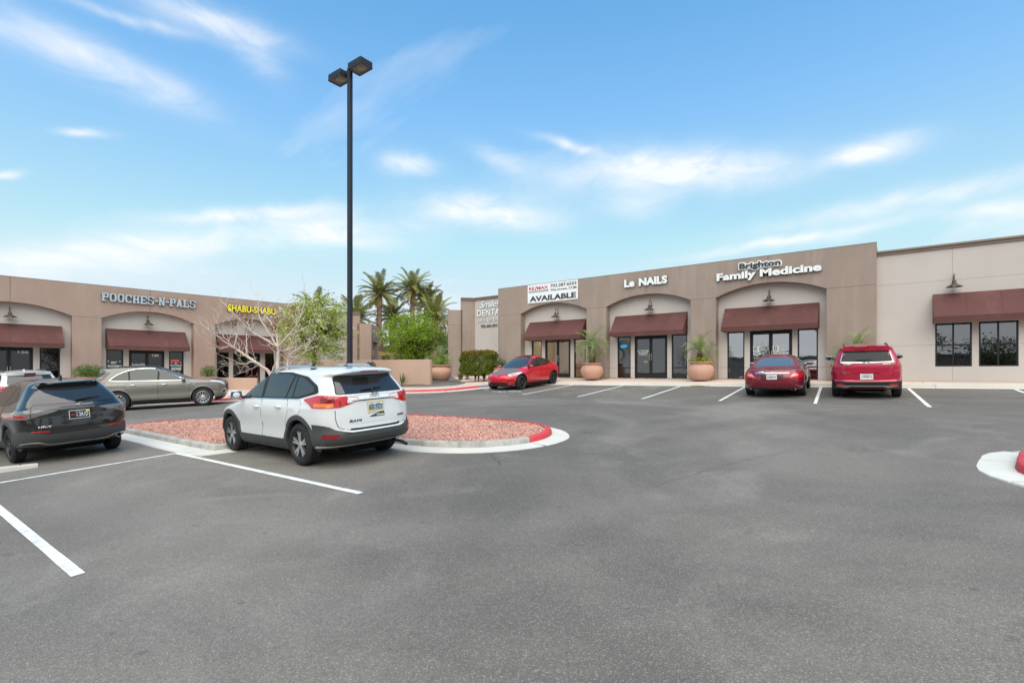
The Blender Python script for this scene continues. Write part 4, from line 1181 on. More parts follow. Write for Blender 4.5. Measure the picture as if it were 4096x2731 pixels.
wtxt(d[0], 'Walk-ins Welcome', a + 1.75, a + 2.08, 1.255, 1.285, None, .02); wtxt(d[0], 'Gift Certificates Available', a + 1.68, a + 2.15, 1.215, 1.245, None, .02)
MB().box((a + 2.06, .479, .88), (.22, .005, .10)).build('sticker', pm('sticker_green', (.12, .32, .08), .6), d[0])
nb = MB(); nb.tube([(a + .64, .50, 1.67), (a + .98, .50, 1.69), (a + .98, .50, 1.79), (a + .64, .50, 1.77), (a + .64, .50, 1.67)], .014, 6); nb.build('neon_outline', M_neonb, R1[0])
wtxt(R1[0], 'OPEN', a + .69, a + .93, 1.71, 1.75, M_neonb, .01, .1, .50)
MB().box((a + .86, REC + .30, .28), (.42, .02, .46)).build('poster', pm('poster_tan', (.50, .42, .17), .7), R1[0])
a = aR[2][0]; d = R2[1]
for lf, x in ((d[0], a + 1.52), (d[1], a + 2.35)):
    MB().box((x + .14, .483, 1.41), (.28, .004, .28)).build('logo_tile', M_print, lf)
    text_obj('lettering', 'B', (x + .08, x + .22, 1.31, 1.52), face_M(0, .479, 0), M_dark, lf, .0)
    ringp = [(x + .07 + .055 * cos(t), .479, 1.38 + .05 * sin(t)) for t in [k * pi / 6 for k in range(10)]]
    MB().tube(ringp, .006, 5).build('logo_curl', M_dark, lf)
    for k, s in enumerate(('Brighton', 'Family', 'Medicine')): wtxt(lf, s, x + .30, x + (.62, .52, .64)[k], 1.49 - k * .085, 1.56 - k * .085, None, .005)
MB().box((a + 1.98, .481, 1.255), (.22, .003, .018)).build('blue_line', M_blue, d[0])
wtxt(d[0], 'MDVIP', a + 1.56, a + 1.86, 1.13, 1.20, None, .03); wtxt(d[1], '(702)566-5445', a + 2.36, a + 2.98, 1.14, 1.21, None, .04)
for k in range(4): wtxt(d[0], 'Dr. Family Practice', a + 1.58, a + 1.95, .98 - k * .07, 1.02 - k * .07, None, .02)

# ------------------------------------------------------------------ low stucco walls
def low_wall(lab, pts, z0, h, th, mat=M_pink):
    o = thing('low_wall', lab, 'wall', (pts[0][0], pts[0][1], 0)); P0 = Vector((pts[0][0], pts[0][1], 0))
    for a, b in zip(pts[:-1], pts[1:]):
        a, b = Vector(a), Vector(b); d = b - a; L = d.length; M_ = TR(((a.x + b.x) / 2 - P0.x, (a.y + b.y) / 2 - P0.y, z0)) @ RZ(atan2(d.y, d.x))
        MB().box((0, 0, h / 2 - .15), (L, th, h + .3), .012, M_).build('wall', mat, o)
    return o
low_wall('pinkish stucco screen wall closing the passage between the two buildings', [(-31.3, 20.0), (-22.75, 22.0)], .80, 1.53, .24)
low_wall('short pinkish planter wall beside the silver crossover', [(-33.6, 13.5), (-32.3, 14.0), (-30.65, 15.35)], .42, .80, .2)
round_sign('round black restaurant board with yellow letters fixed to the screen wall', TR((-27.05, 20.86, 1.86)) @ RZ(radians(13.2)), .40, 'EARL')
round_sign('black restaurant board on the left building wing behind the blossoming tree', ML @ TR((17.55, 3.66, 4.25)), .55, 'EARL')

# ------------------------------------------------------------------ parking lot lamp
PX, PY = -11.32, 8.06
zl = gz(PX, PY) + .08
lam = thing('parking_lot_lamp', 'tall dark square pole with two box lamp heads on the red rock island', 'street lamp', (PX, PY, zl))
ZB = 9.25 - zl           # underside of the heads
MB().lathe([(.21, -.2), (.21, .10), (.19, .13), (.0, .13)], 24).build('footing', M_conc, lam, 40)
MB().box((0, 0, .145), (.26, .26, .025), .004).build('base_plate', M_pole, lam)
MB().box((0, 0, (ZB + .19) / 2), (.106, .106, ZB + .17), .008).build('pole', M_pole, lam)
MB().box((.058, 0, ZB - .22), (.018, .05, .18), .004).build('hand_hole', M_pole, lam)
M_lfr = pm('lens_frame_grey', (.20, .185, .17), .4, .4); M_refl = pm('reflector_dull', (.30, .27, .21), .35)
for s in (1, -1):
    X, Y = .262, .185; Mh = TR((s * .425, .0, ZB)); h = MB()
    h.box((0, 0, .115), (2 * X, 2 * Y, .115), .008, Mh)
    for (cx, cy, sx, sy) in ((-X + .012, 0, .024, 2 * Y), (X - .012, 0, .024, 2 * Y), (0, -Y + .012, 2 * X - .048, .024), (0, Y - .012, 2 * X - .048, .024)): h.box((cx, cy, .03), (sx, sy, .06), 0, Mh)
    hd = h.build('lamp_head', M_pole, lam)
    fr = MB()
    for (cx, cy, sx, sy) in ((-X + .036, 0, .022, 2 * Y - .05), (X - .036, 0, .022, 2 * Y - .05), (0, -Y + .036, 2 * X - .094, .022), (0, Y - .036, 2 * X - .094, .022)): fr.box((cx, cy, .012), (sx, sy, .012), 0, Mh)
    fr.build('lens_frame', M_lfr, hd)
    MB().box((0, 0, .022), (2 * X - .07, 2 * Y - .07, .006), 0, Mh).build('lens', M_lens, hd)
    MB().lathe([(.13, 0), (.12, .010), (.05, .014), (.001, .015)], 20, Mh @ TR((.03, 0, .0185)) @ RX(pi)).build('bulb_reflector', M_refl, hd, 50)
    MB().box((s * .108, 0, ZB + .10), (.11, .07, .09), .004).build('arm', M_pole, lam)

# ------------------------------------------------------------------ plants
def rot_np(n, rng, upbias=0.0):
    a = rng.normal(size=(n, 3)); a[:, 2] = np.abs(a[:, 2]) + upbias; a /= np.linalg.norm(a, axis=1)[:, None]
    t = rng.normal(size=(n, 3)); t -= (t * a).sum(1)[:, None] * a; t /= np.linalg.norm(t, axis=1)[:, None]
    return t, np.cross(a, t), a
def leaf_geo(P, size, rng, aspect=.55, upbias=.3, fold=.18):
    n = len(P); t, s, a = rot_np(n, rng, upbias); L = (size * rng.uniform(.6, 1.25, n))[:, None]; W_ = L * aspect
    v = np.empty((n, 6, 3)); base = P
    v[:, 0] = base - t * L * .5; v[:, 3] = base + t * L * .5
    v[:, 1] = base - t * L * .12 + s * W_ * .5 + a * L * fold; v[:, 2] = base + t * L * .22 + s * W_ * .4 + a * L * fold
    v[:, 5] = base - t * L * .12 - s * W_ * .5 + a * L * fold; v[:, 4] = base + t * L * .22 - s * W_ * .4 + a * L * fold
    q = np.array([(0, 1, 2, 3), (0, 3, 4, 5)])
    f = (q[None] + (np.arange(n) * 6)[:, None, None]).reshape(-1, 4)
    return v.reshape(-1, 3), f
def leaves(name, P, size, mat, parent, rng, **k):
    v, f = leaf_geo(np.asarray(P, float), size, rng, **k); return np_obj(name, v, f, mat, parent)

def tree_crown(root, rng, c, r, nclump, per, lsize, clr, mat, bloss=0, bsize=.05, trunk=None, barkmat=None, bias=.35, limb=.06):
    """limbs from the fork to clump centres spread through an uneven ellipsoid; leaves hang round each clump"""
    C = []; r = np.array(r); c = np.array(c)
    while len(C) < nclump:
        p = rng.uniform(-1, 1, 3); q = np.linalg.norm(p)
        if q > 1 or q < bias: continue
        ang = atan2(p[1], p[0]); lim = .78 + .22 * sin(3 * ang + p[2] * 4 + c[0]) * cos(2 * p[2] + ang * 5)
        if q > lim: continue
        C.append(c + p * r)
    C = np.array(C)
    br = MB(); fork = Vector(trunk[-1])
    for p in C:
        e = Vector(p); m = fork.lerp(e, .5) + Vector((rng.uniform(-.2, .2), rng.uniform(-.2, .2), rng.uniform(.0, .35)))
        k = limb * rng.uniform(.25, .6)
        br.tube([fork, fork.lerp(m, .5) + Vector((0, 0, .06)), m, m.lerp(e, .55), e], [k, k * .8, k * .55, k * .32, .006], 5, cap=False)
    br.build('limbs', barkmat, root, 60)
    L = []; F = []
    for p in C:
        s = clr * rng.uniform(.6, 1.25); q = rng.normal(size=(int(per * rng.uniform(.5, 1.4)), 3)) * s * np.array([1, 1, .62]); L.append(p + q)
        if bloss:
            nb = int(bloss * rng.uniform(0, 2.0) * (1.5 if p[2] > c[2] else .8))
            for _ in range(nb):
                g = p + rng.normal(size=3) * s * np.array([1.05, 1.05, .8]); F.append(g + rng.normal(size=(9, 3)) * .035)
    leaves('crown', np.concatenate(L), lsize, mat, root, rng)
    if F: leaves('blossom', np.concatenate(F), bsize, M_bloss, root, rng, aspect=.9, fold=.1)
    return C

# blossoming pear by the left building
rng = np.random.default_rng(11)
t = thing('blossoming_tree', 'leafy spring tree flecked with white blossom in front of the left building', 'tree', (-26.4, 16.4, .42))
tp = [(0, 0, -.25), (.02, 0, .8), (-.03, .03, 1.5), (.02, .05, 2.1), (.05, .05, 2.5)]
MB().tube(tp, [.17, .13, .115, .11, .10], 10).build('trunk', M_bark, t, 60)
tree_crown(t, rng, (.1, 0, 3.55), (3.05, 2.6, 2.2), 190, 58, .11, .25, M_leafp, 3.8, .06, tp, M_bark, .25, .085)
# green tree in the passage
rng = np.random.default_rng(23)
t = thing('leafy_tree', 'round bright green tree behind the screen wall in the passage', 'tree', (-30.4, 27.2, .76))
tp = [(0, 0, -.3), (.05, 0, .7), (.0, .05, 1.3), (.1, 0, 1.8)]
MB().tube(tp, [.2, .16, .15, .14], 10).build('trunk', M_bark, t, 60)
tree_crown(t, rng, (.15, 0, 3.35), (3.55, 3.0, 2.3), 300, 60, .125, .27, M_leaf, .6, .055, tp, M_bark, .22, .1)

# leafless tree on the island
rng2 = random.Random(41)
t = thing('bare_tree', 'leafless pale-barked tree with brown seed clusters on the rock island', 'tree', (-14.0, 7.55, gz(-14.0, 7.55) + .08))
LIMBS = [
('A', 0.060, 0.034, [(-0.04, 0.02, 0.65), (0.0, 0.01, 1.07), (-0.02, 0.05, 1.82), (-0.0, 0.03, 2.09)]),
('b', 0.030, 0.006, [(-0.02, 0.04, 2.1), (-0.23, -0.22, 2.33), (-0.4, -0.47, 2.51), (-0.45, -0.74, 2.79), (-0.6, -0.99, 3.09), (-0.85, -1.14, 3.38)]),
('b', 0.028, 0.006, [(-0.02, 0.04, 2.1), (-0.18, -0.05, 2.39), (-0.39, -0.14, 2.7), (-0.69, -0.14, 2.99), (-0.71, -0.18, 3.45), (-0.85, -0.14, 3.77)]),
('b', 0.032, 0.006, [(-0.02, 0.04, 2.1), (0.15, 0.12, 2.28), (0.35, 0.25, 2.54), (0.63, 0.31, 2.87), (0.7, 0.41, 3.32), (0.7, 0.41, 3.73)]),
('b', 0.022, 0.006, [(-0.02, 0.04, 2.12), (-0.23, 0.11, 2.48), (-0.55, 0.13, 2.81), (-0.86, 0.11, 3.1), (-1.06, 0.05, 3.23)]),
('b', 0.022, 0.005, [(-0.02, 0.04, 2.01), (-0.0, 0.27, 2.02), (0.14, 0.49, 2.13), (0.28, 0.7, 2.18), (0.44, 0.92, 2.54)]),
('A', 0.055, 0.030, [(-0.07, 0.01, 0.57), (-0.25, -0.05, 1.33), (-0.43, -0.27, 1.6), (-0.77, -0.48, 1.86), (-1.04, -0.65, 2.07)]),
('b', 0.028, 0.005, [(-0.98, -0.68, 2.07), (-0.98, -0.82, 2.14), (-1.12, -1.08, 2.38), (-1.13, -1.37, 2.6), (-1.25, -1.58, 2.89)]),
('b', 0.020, 0.005, [(-0.74, -0.5, 1.86), (-0.81, -0.44, 2.17), (-1.01, -0.36, 2.49), (-1.02, -0.26, 2.8)]),
('b', 0.020, 0.005, [(-0.98, -0.68, 2.07), (-0.97, -0.88, 2.27), (-1.02, -1.04, 2.49), (-1.12, -1.22, 3.0)]),
('b', 0.016, 0.005, [(-1.1, -0.77, 2.15), (-1.0, -1.1, 2.05), (-0.68, -1.47, 2.3)]),
('b', 0.015, 0.004, [(-0.43, -0.27, 1.6), (-0.87, -0.32, 1.48), (-1.31, -0.47, 1.35)]),
('b', 0.018, 0.005, [(-1.01, -0.7, 2.09), (-1.2, -0.53, 2.49), (-1.46, -0.44, 2.74)]),
('A', 0.040, 0.024, [(-0.01, 0.05, 0.57), (0.1, 0.23, 1.41), (0.02, 0.34, 1.87)]),
('b', 0.022, 0.005, [(0.22, 0.22, 1.86), (0.22, 0.49, 2.06), (0.2, 0.79, 2.13), (0.28, 1.06, 2.57)]),
('b', 0.018, 0.005, [(0.22, 0.22, 1.86), (0.45, 0.31, 1.82), (0.85, 0.44, 2.0), (1.19, 0.55, 2.15)]),
('b', 0.018, 0.005, [(0.2, 0.21, 1.78), (0.46, 0.19, 2.23), (0.84, 0.12, 2.58), (0.89, 0.05, 2.98)]),
('b', 0.016, 0.005, [(-0.31, -0.18, 1.48), (-0.39, -0.44, 1.67), (-0.44, -0.78, 1.63), (-0.44, -1.13, 1.8)]),
('b', 0.015, 0.004, [(-0.19, -0.08, 1.33), (-0.36, 0.16, 1.64), (-0.35, 0.4, 1.68), (-0.42, 0.81, 1.57)])]
bt = {'trunk': MB(), 'branches': MB(), 'twigs': MB()}
def twig(p, d, L, r, lev):
    n = 5; pts = [p.copy()]; q = p.copy(); dd = d.copy(); bend = Vector((rng2.uniform(-.09, .09), rng2.uniform(-.09, .09), rng2.uniform(.0, .12)))
    for i in range(n):
        dd = (dd + bend + Vector((rng2.uniform(-.1, .1), rng2.uniform(-.1, .1), rng2.uniform(-.06, .08)))).normalized(); q = q + dd * L / n; pts.append(q.copy())
    bt['branches' if lev == 0 else 'twigs'].tube(pts, [max(r * (1 - .6 * i / n), .003) for i in range(n + 1)], 5)
    if lev < 2:
        for _ in range(2 if lev == 0 else 1):
            i = rng2.randint(2, 5); ax = Vector((rng2.uniform(-1, 1), rng2.uniform(-1, 1), rng2.uniform(-.4, .6))); ax = (ax - dd * ax.dot(dd)).normalized(); a = rng2.uniform(.4, 1.0)
            twig(pts[i], (dd * cos(a) + ax * sin(a)).normalized(), L * rng2.uniform(.45, .75), r * .6, lev + 1)
for kind, r0, r1, P in LIMBS:
    C = [Vector((v[0], v[1], v[2])) for v in catmull([Vector(p) for p in P], 5)]; n = len(C) - 1
    C = [v + Vector((rng2.uniform(-.012, .012), rng2.uniform(-.012, .012), rng2.uniform(-.012, .012))) for v in C]
    bt['trunk' if kind == 'A' else 'branches'].tube(C, [r0 + (r1 - r0) * i / n for i in range(n + 1)], 8)
    m = 5 if kind == 'b' else 4
    for q in range(m):
        f = (.25 if kind == 'b' else .55) + (.75 if kind == 'b' else .45) * (q + rng2.random()) / m; i = min(n - 1, int(f * n)); dd = (C[i + 1] - C[max(i - 1, 0)]).normalized()
        ax = Vector((rng2.uniform(-1, 1), rng2.uniform(-1, 1), rng2.uniform(-.5, .6))); ax = (ax - dd * ax.dot(dd)).normalized(); a = rng2.uniform(.45, 1.0)
        rad = (r0 + (r1 - r0) * f) * .55
        twig(C[i], (dd * cos(a) + ax * sin(a)).normalized(), rng2.uniform(.28, .62), max(min(rad, .011), .005), 0)
for k, m in bt.items():
    o_ = m.build(k, M_barkpale, t, 60)
    if k == 'twigs': o_['kind'] = 'stuff'
rng = np.random.default_rng(5)
for p in [(-0.89, -0.61, 3.11), (-0.71, -0.47, 2.92), (-1.01, -0.7, 2.77), (-0.07, 0.01, 2.96), (0.19, 0.2, 2.83), (-0.11, -0.03, 2.64), (0.52, 0.45, 3.21), (-1.4, -1.0, 2.24), (0.32, 0.3, 3.19)]:
    P = np.array(p) + rng.normal(size=(70, 3)) * np.array([.055, .055, .085]) - np.array([0, 0, .05])
    leaves('seed_cluster', P, .05, M_seed, t, rng, aspect=.4)['kind'] = 'stuff'

# date palms
def frond_mesh(L, droop, seed, mat, n=58, ll=.44, rise=.25, vshape=.45, width=.052):
    r = random.Random(seed); m = MB(); N = 14; pts = []
    x = z = 0; a = rise
    for i in range(N + 1):
        pts.append(Vector((x, 0, z))); a -= droop / N * (1 + .9 * i / N); x += L / N * cos(a); z += L / N * sin(a)
    m.tube(pts, [.030 * (1 - .88 * i / N) + .003 for i in range(N + 1)], 5)
    for k in range(n):
        f = .10 + .90 * (k + .5) / n; i = min(int(f * N), N - 1); p = pts[i].lerp(pts[i + 1], f * N - i); tn = (pts[i + 1] - pts[i]).normalized()
        nn = Vector((-tn.z, 0, tn.x)); l = ll * (.45 + .9 * sin(pi * min(.95, f * .86 + .12))) * r.uniform(.8, 1.1)
        for s in (-1, 1):
            fw = .75 + .5 * f + r.uniform(-.15, .15)
            d = (Vector((0, s, 0)) * 1.0 + tn * fw + nn * (vshape + r.uniform(-.25, .25))).normalized()
            e = p + d * l + Vector((0, 0, -.22 * l)); md = p + d * l * .5 + Vector((0, 0, -.02 * l)); w = tn * width * .5
            m.add([p - w * .5, p + w * .5, md + w, e, md - w], [(0, 1, 2, 4), (4, 2, 3)])
    me = bpy.data.meshes.new('frond'); me.from_pydata(m.v, [], m.f); me.materials.append(mat); return me
FR_UP = [frond_mesh(2.4, .45, 1, M_palm, rise=.12), frond_mesh(2.3, .7, 2, M_palm, rise=.2), frond_mesh(2.2, .95, 3, M_palm, rise=.25), frond_mesh(2.4, .6, 4, M_palm, rise=.15)]
FR_DRY = [frond_mesh(1.9, 1.0, 5, M_palmdry, 34, rise=.1)]
def palm_trunk(h, r0, r1, seed):
    """stack of leaf-base rings"""
    m = MB(); n = int(h / .13); k = 11; rr = random.Random(seed)
    m.tube([(0, 0, -.5), (0, 0, h * .5), (0, 0, h)], [r0, (r0 + r1) / 2, r1], 12)
    for i in range(n):
        z = h * (i + .5) / n; r = r0 + (r1 - r0) * z / h; off = (i % 2) * pi / k
        for j in range(k):
            a = 2 * pi * j / k + off + rr.uniform(-.06, .06); ca, sa = cos(a), sin(a); w = 2 * pi * r / k * .52; hh = .15
            o = r + .035 * rr.uniform(.6, 1.3)
            P = lambda t, rad, zz: (ca * rad - sa * t, sa * rad + ca * t, zz)
            m.add([P(-w, r * .96, z - hh * .5), P(w, r * .96, z - hh * .5), P(w * .8, o, z + hh * .35), P(-w * .8, o, z + hh * .35), P(0, r * .93, z + hh * .9)], [(0, 1, 2, 3), (3, 2, 4)])
    return m
palm_proto = {}
def date_palm(lab, x, y, z0, ztop, nf, scale, seed, trunk_r=.24, elev=(1.25, -.55)):
    o = thing('date_palm', lab, 'palm tree', (x, y, z0), 0, 'date palms beyond the passage'); h = ztop - z0; rr = random.Random(seed)
    palm_trunk(h, trunk_r * 1.08, trunk_r, seed).build('trunk', M_barkpalm, o)
    MB().lathe([(trunk_r, h - .75), (trunk_r * 1.5, h - .35), (trunk_r * 1.35, h - .05), (.05, h + .15)], 14).build('crown_boss', M_boots, o, 50)
    ga = 2.39996
    for i in range(nf):
        f = i / (nf - 1); a = i * ga + rr.uniform(-.2, .2); el = elev[0] + (elev[1] - elev[0]) * f ** .85 + rr.uniform(-.1, .1)
        dry = f > .9
        me = FR_DRY[0] if dry else FR_UP[0 if f < .2 else rr.choice((1, 2, 3))]
        fo = bpy.data.objects.new('frond', me); link(fo, o)
        s = scale * rr.uniform(.85, 1.1)
        fo.matrix_local = TR((0, 0, h - .05 - .3 * f)) @ RZ(a) @ TR((trunk_r * .6, 0, 0)) @ RY(-el) @ RX(rr.uniform(-.5, .5)) @ Matrix.Scale(s, 4)
zc = .76
date_palm('tall date palm nearest the lamp pole', -46.9, 37.3, zc, 10.55, 40, 1.10, 1)
date_palm('tallest date palm, second from the lamp pole', -45.4, 40.9, zc, 11.35, 40, 1.14, 2)
date_palm('tall date palm to the right of the tallest one', -45.6, 43.3, zc, 10.3, 38, 1.06, 3)
date_palm('shorter date palm half hidden behind the lamp pole', -46.5, 33.8, zc, 7.3, 40, 1.22, 4, .3, (1.35, -.75))
date_palm('shorter spreading date palm between the tall trunks', -48.9, 40.8, zc, 8.3, 38, 1.2, 5, .3, (1.3, -.5))
date_palm('shorter date palm beside the dental wing', -39.0, 38.2, zc, 7.6, 38, 1.1, 6, .3, (1.3, -.6))
date_palm('date palm showing above the left building roof', -54.5, 34.0, zc, 8.7, 38, 1.25, 7, .3, (1.3, -.45))

# shrubs, hedge, grasses
def blob(rng, n, c, r, shell=.35):
    p = rng.normal(size=(n, 3)); p /= np.linalg.norm(p, axis=1)[:, None]; q = (1 - shell * rng.random(n) ** 1.5)[:, None]
    w = 1 + .13 * np.sin(p[:, :1] * 6 + c[0]) * np.cos(p[:, 1:2] * 7 + p[:, 2:3] * 5)
    return np.array(c) + p * q * w * np.array(r)
rng = np.random.default_rng(31)
hd = thing('hedge', 'clipped hedge with bronze-tipped leaves against the dental wing', 'hedge', (-20.95, 24.35, 1.10), radians(8))
def hedge_pts(n):
    u = rng.uniform(-1, 1, (n, 3)); k = rng.integers(0, 3, n); sg = np.sign(rng.uniform(-1, 1, n))
    for a in range(3): u[k == a, a] = sg[k == a] * rng.uniform(.72, 1.0, (k == a).sum())
    # superquadric rounding
    nrm = (np.abs(u) ** 4).sum(1) ** .25; u = u / np.maximum(nrm, 1)[:, None]
    lump = 1 + .06 * np.sin(u[:, :1] * 9) * np.cos(u[:, 2:3] * 8 + 1) + .04 * np.sin(u[:, 1:2] * 13 + u[:, :1] * 11)
    return u * lump * np.array([1.20, .66, .78]) + np.array([0, 0, 1.04])
P = np.concatenate([hedge_pts(17000), hedge_pts(9000) * np.array([.88, .85, .9]) + np.array([0, 0, .1])]); top = P[:, 2] + rng.normal(size=len(P)) * .2 > 1.66
leaves('foliage', P[~top], .085, M_hedge, hd, rng); leaves('bronze_tips', P[top], .07, M_hedger, hd, rng)
st = MB()
for dx, dy in ((-.25, 0), (.05, -.1), (.35, .05), (.5, -.1)):
    for k in range(4): st.tube([(dx, dy, -.1), (dx + rng.uniform(-.1, .1), dy, .35), (dx + rng.uniform(-.45, .45), dy + rng.uniform(-.3, .3), .95)], [.035, .028, .015], 6)
st.build('stems', M_bark, hd, 60)

def bush(name, lab, cat, loc, r, n, size, mat, seed, group=None, parts=1):
    rng = np.random.default_rng(seed); o = thing(name, lab, cat, loc, 0, group)
    leaves('foliage', blob(rng, n, (0, 0, r[2] * .8), r, .75), size, mat, o, rng)
    s = MB()
    for k in range(9):
        a = rng.uniform(0, 6.28); s.tube([(0, 0, -.05), (cos(a) * r[0] * .3, sin(a) * r[1] * .3, r[2] * .6), (cos(a) * r[0] * .7, sin(a) * r[1] * .7, r[2] * 1.2)], [.012, .01, .004], 5)
    s.build('stems', M_bark, o); return o
def tuft(name, lab, cat, loc, h, n, spread, mat, seed, w=.008):
    rr = random.Random(seed); o = thing(name, lab, cat, loc); m = MB()
    for k in range(n):
        a = rr.uniform(0, 6.28); s = rr.uniform(.1, 1) * spread; hh = h * rr.uniform(.6, 1.1); b = Vector((cos(a), sin(a), 0)); t_ = Vector((-sin(a), cos(a), 0)) * w
        p0 = b * s * .18; p1 = b * s * .55 + Vector((0, 0, hh * .7)); p2 = b * s * 1.15 + Vector((0, 0, hh * rr.uniform(.75, 1.05)))
        m.add([p0 - t_, p0 + t_, p1 + t_ * .8, p2, p1 - t_ * .8], [(0, 1, 2, 4), (4, 2, 3)])
    m.build('blades', mat, o); return o
tuft('grass_clump', 'dry yellowish grass clump at the foot of the end pier', 'grass clump', (-22.35, 24.2, 1.04), .52, 260, .42, M_grass, 3)
tuft('grass_clump', 'thin straw grass tuft beneath the hedge', 'grass clump', (-21.55, 23.95, 1.07), .30, 90, .30, M_grass, 4)
# upright desert shrub in front of the screen wall
o = thing('succulent_shrub', 'small upright green shrub with finger stems before the screen wall', 'shrub', (-24.35, 21.1, .80)); rr = random.Random(8); sk = MB(); P = []
for k in range(15):
    a = rr.uniform(0, 6.28); s = rr.uniform(.05, .22); h = rr.uniform(.35, .78); pts = [(0, 0, -.05), (cos(a) * s * .6, sin(a) * s * .6, h * .5), (cos(a) * s, sin(a) * s, h)]
    sk.tube(pts, [.02, .022, .012], 6)
    for q in range(26): f = rr.random(); P.append((cos(a) * s * f + rr.uniform(-.03, .03), sin(a) * s * f + rr.uniform(-.03, .03), h * f + rr.uniform(-.02, .03)))
sk.build('stems', M_bushg, o, 60); leaves('foliage', P, .05, M_bushg, o, np.random.default_rng(8))

# terracotta urns
def urn(lab, x, y, z, s=1.0, mat=M_terra):
    o = thing('planter_urn', lab, 'planter', (x, y, z), 0, 'terracotta urns along the sidewalk')
    pr = [(.02, .0), (.34, .0), (.40, .03), (.50, .14), (.585, .30), (.615, .45), (.585, .60), (.50, .71), (.455, .755), (.47, .785), (.53, .80), (.545, .825), (.53, .85), (.47, .85), (.45, .82), (.45, .70)]
    MB().lathe([(r * s, h * s) for r, h in pr], 40).build('bowl', mat, o, 50)
    MB().lathe([(.001, .74 * s), (.46 * s, .72 * s)], 24).build('soil', M_soil, o)
    return o
def pindo(lab, x, y, z, th, r, nf, L, seed, elev, mat=M_pindo, ll=.30):
    rr = random.Random(seed); o = thing('potted_palm', lab, 'palm', (x, y, z)); m = MB()
    m.tube([(0, 0, -.2), (0, 0, th * .5), (0, 0, th)], [r * 1.05, r, r * .8], 10)
    for i in range(int(th / .05)):
        for j in range(9):
            a = j * 2 * pi / 9 + i * .37; zz = i * .05; q = r * rr.uniform(.95, 1.05); o2 = r + rr.uniform(.03, .10); w = .035
            ca, sa = cos(a), sin(a)
            m.add([(ca * q - sa * w, sa * q + ca * w, zz), (ca * q + sa * w, sa * q - ca * w, zz), (ca * o2, sa * o2, zz + rr.uniform(.08, .17))], [(0, 1, 2)])
    m.build('trunk', M_boots, o)
    ms = [frond_mesh(L, dr, seed * 7 + k, mat, 32, ll, .2, .5, .018) for k, dr in enumerate((.9, 1.7, 2.3))]
    for i in range(nf):
        f = i / max(1, nf - 1); a = i * 2.39996 + rr.uniform(-.2, .2); el = elev[0] + (elev[1] - elev[0]) * f + rr.uniform(-.12, .12)
        fo = bpy.data.objects.new('frond', ms[0 if f < .25 else 1 if f < .7 else 2]); link(fo, o)
        fo.matrix_local = TR((0, 0, th - .02)) @ RZ(a) @ RY(-el) @ RX(rr.uniform(-.5, .5)) @ Matrix.Scale(rr.uniform(.85, 1.1), 4)
    return o
urn('terracotta urn with an arching palm between the real estate bay and the nail salon', -13.06, 24.45, 1.19)
pindo('pale green arching palm in the urn right of the red car', -13.06, 24.45, 1.90, 1.0, .16, 20, 1.3, 3, (1.45, .25))
urn('terracotta urn with yellow-green ground cover and small palm right of the nail salon', -7.37, 24.45, 1.19)
pindo('small upright palm rising from leafy ground cover in an urn', -7.37, 24.45, 1.90, .55, .13, 12, 1.2, 5, (1.52, 1.02), ll=.24)
bush('trailing_plant', 'yellow-green leafy ground cover spilling over the urn rim', 'plant', (-7.37, 24.45, 1.94), (.58, .55, .18), 900, .075, M_bushy, 6)
urn('terracotta urn hidden behind the crimson crossover', -1.30, 24.55, 1.21)
pindo('palm fronds showing above the crimson crossover roof', -1.30, 24.55, 1.92, .35, .12, 15, 1.15, 9, (1.5, .45))
urn('terracotta urn with a small shrub behind the red car hood', -19.25, 24.45, 1.13, .8)
bush('potted_shrub', 'dark green shrub in the urn behind the red car', 'shrub', (-19.25, 24.45, 1.75), (.42, .4, .33), 900, .06, pm('leaf_bluegreen', (.07, .16, .06), .55, island=.5, trans=.3), 12)
urn('wide terracotta urn at the open end of the screen wall', -24.45, 24.5, .98, 1.22)
bush('potted_shrub', 'bright green shrub in the urn at the passage entrance', 'shrub', (-24.45, 24.5, 1.95), (.62, .58, .42), 1900, .065, M_leaf, 13)
pindo('pale palm fronds fanning above the passage urn', -24.55, 24.6, 2.0, .35, .12, 14, 1.2, 15, (1.4, .5), M_pindo)
PL = lambda u, v: tuple(ML @ Vector((u, v, 0)))
p = PL(1.75, -1.0); urn('low terracotta bowl with ferny shrub between bays 130 and 120', p[0], p[1], FL - .02, .95)
bush('potted_shrub', 'ferny light green shrub in a bowl behind the silver crossover tail', 'shrub', (p[0], p[1], FL + .70), (.72, .72, .40), 2600, .06, M_bushg, 16)
p = PL(7.15, -1.0); urn('low terracotta bowl with drooping shrub by the bay numbered 110', p[0], p[1], FL - .02, .9)
bush('potted_shrub', 'small shrub with yellow trailing stems by the bay numbered 110', 'shrub', (p[0], p[1], FL + .68), (.45, .45, .42), 1500, .055, M_bushg, 17)

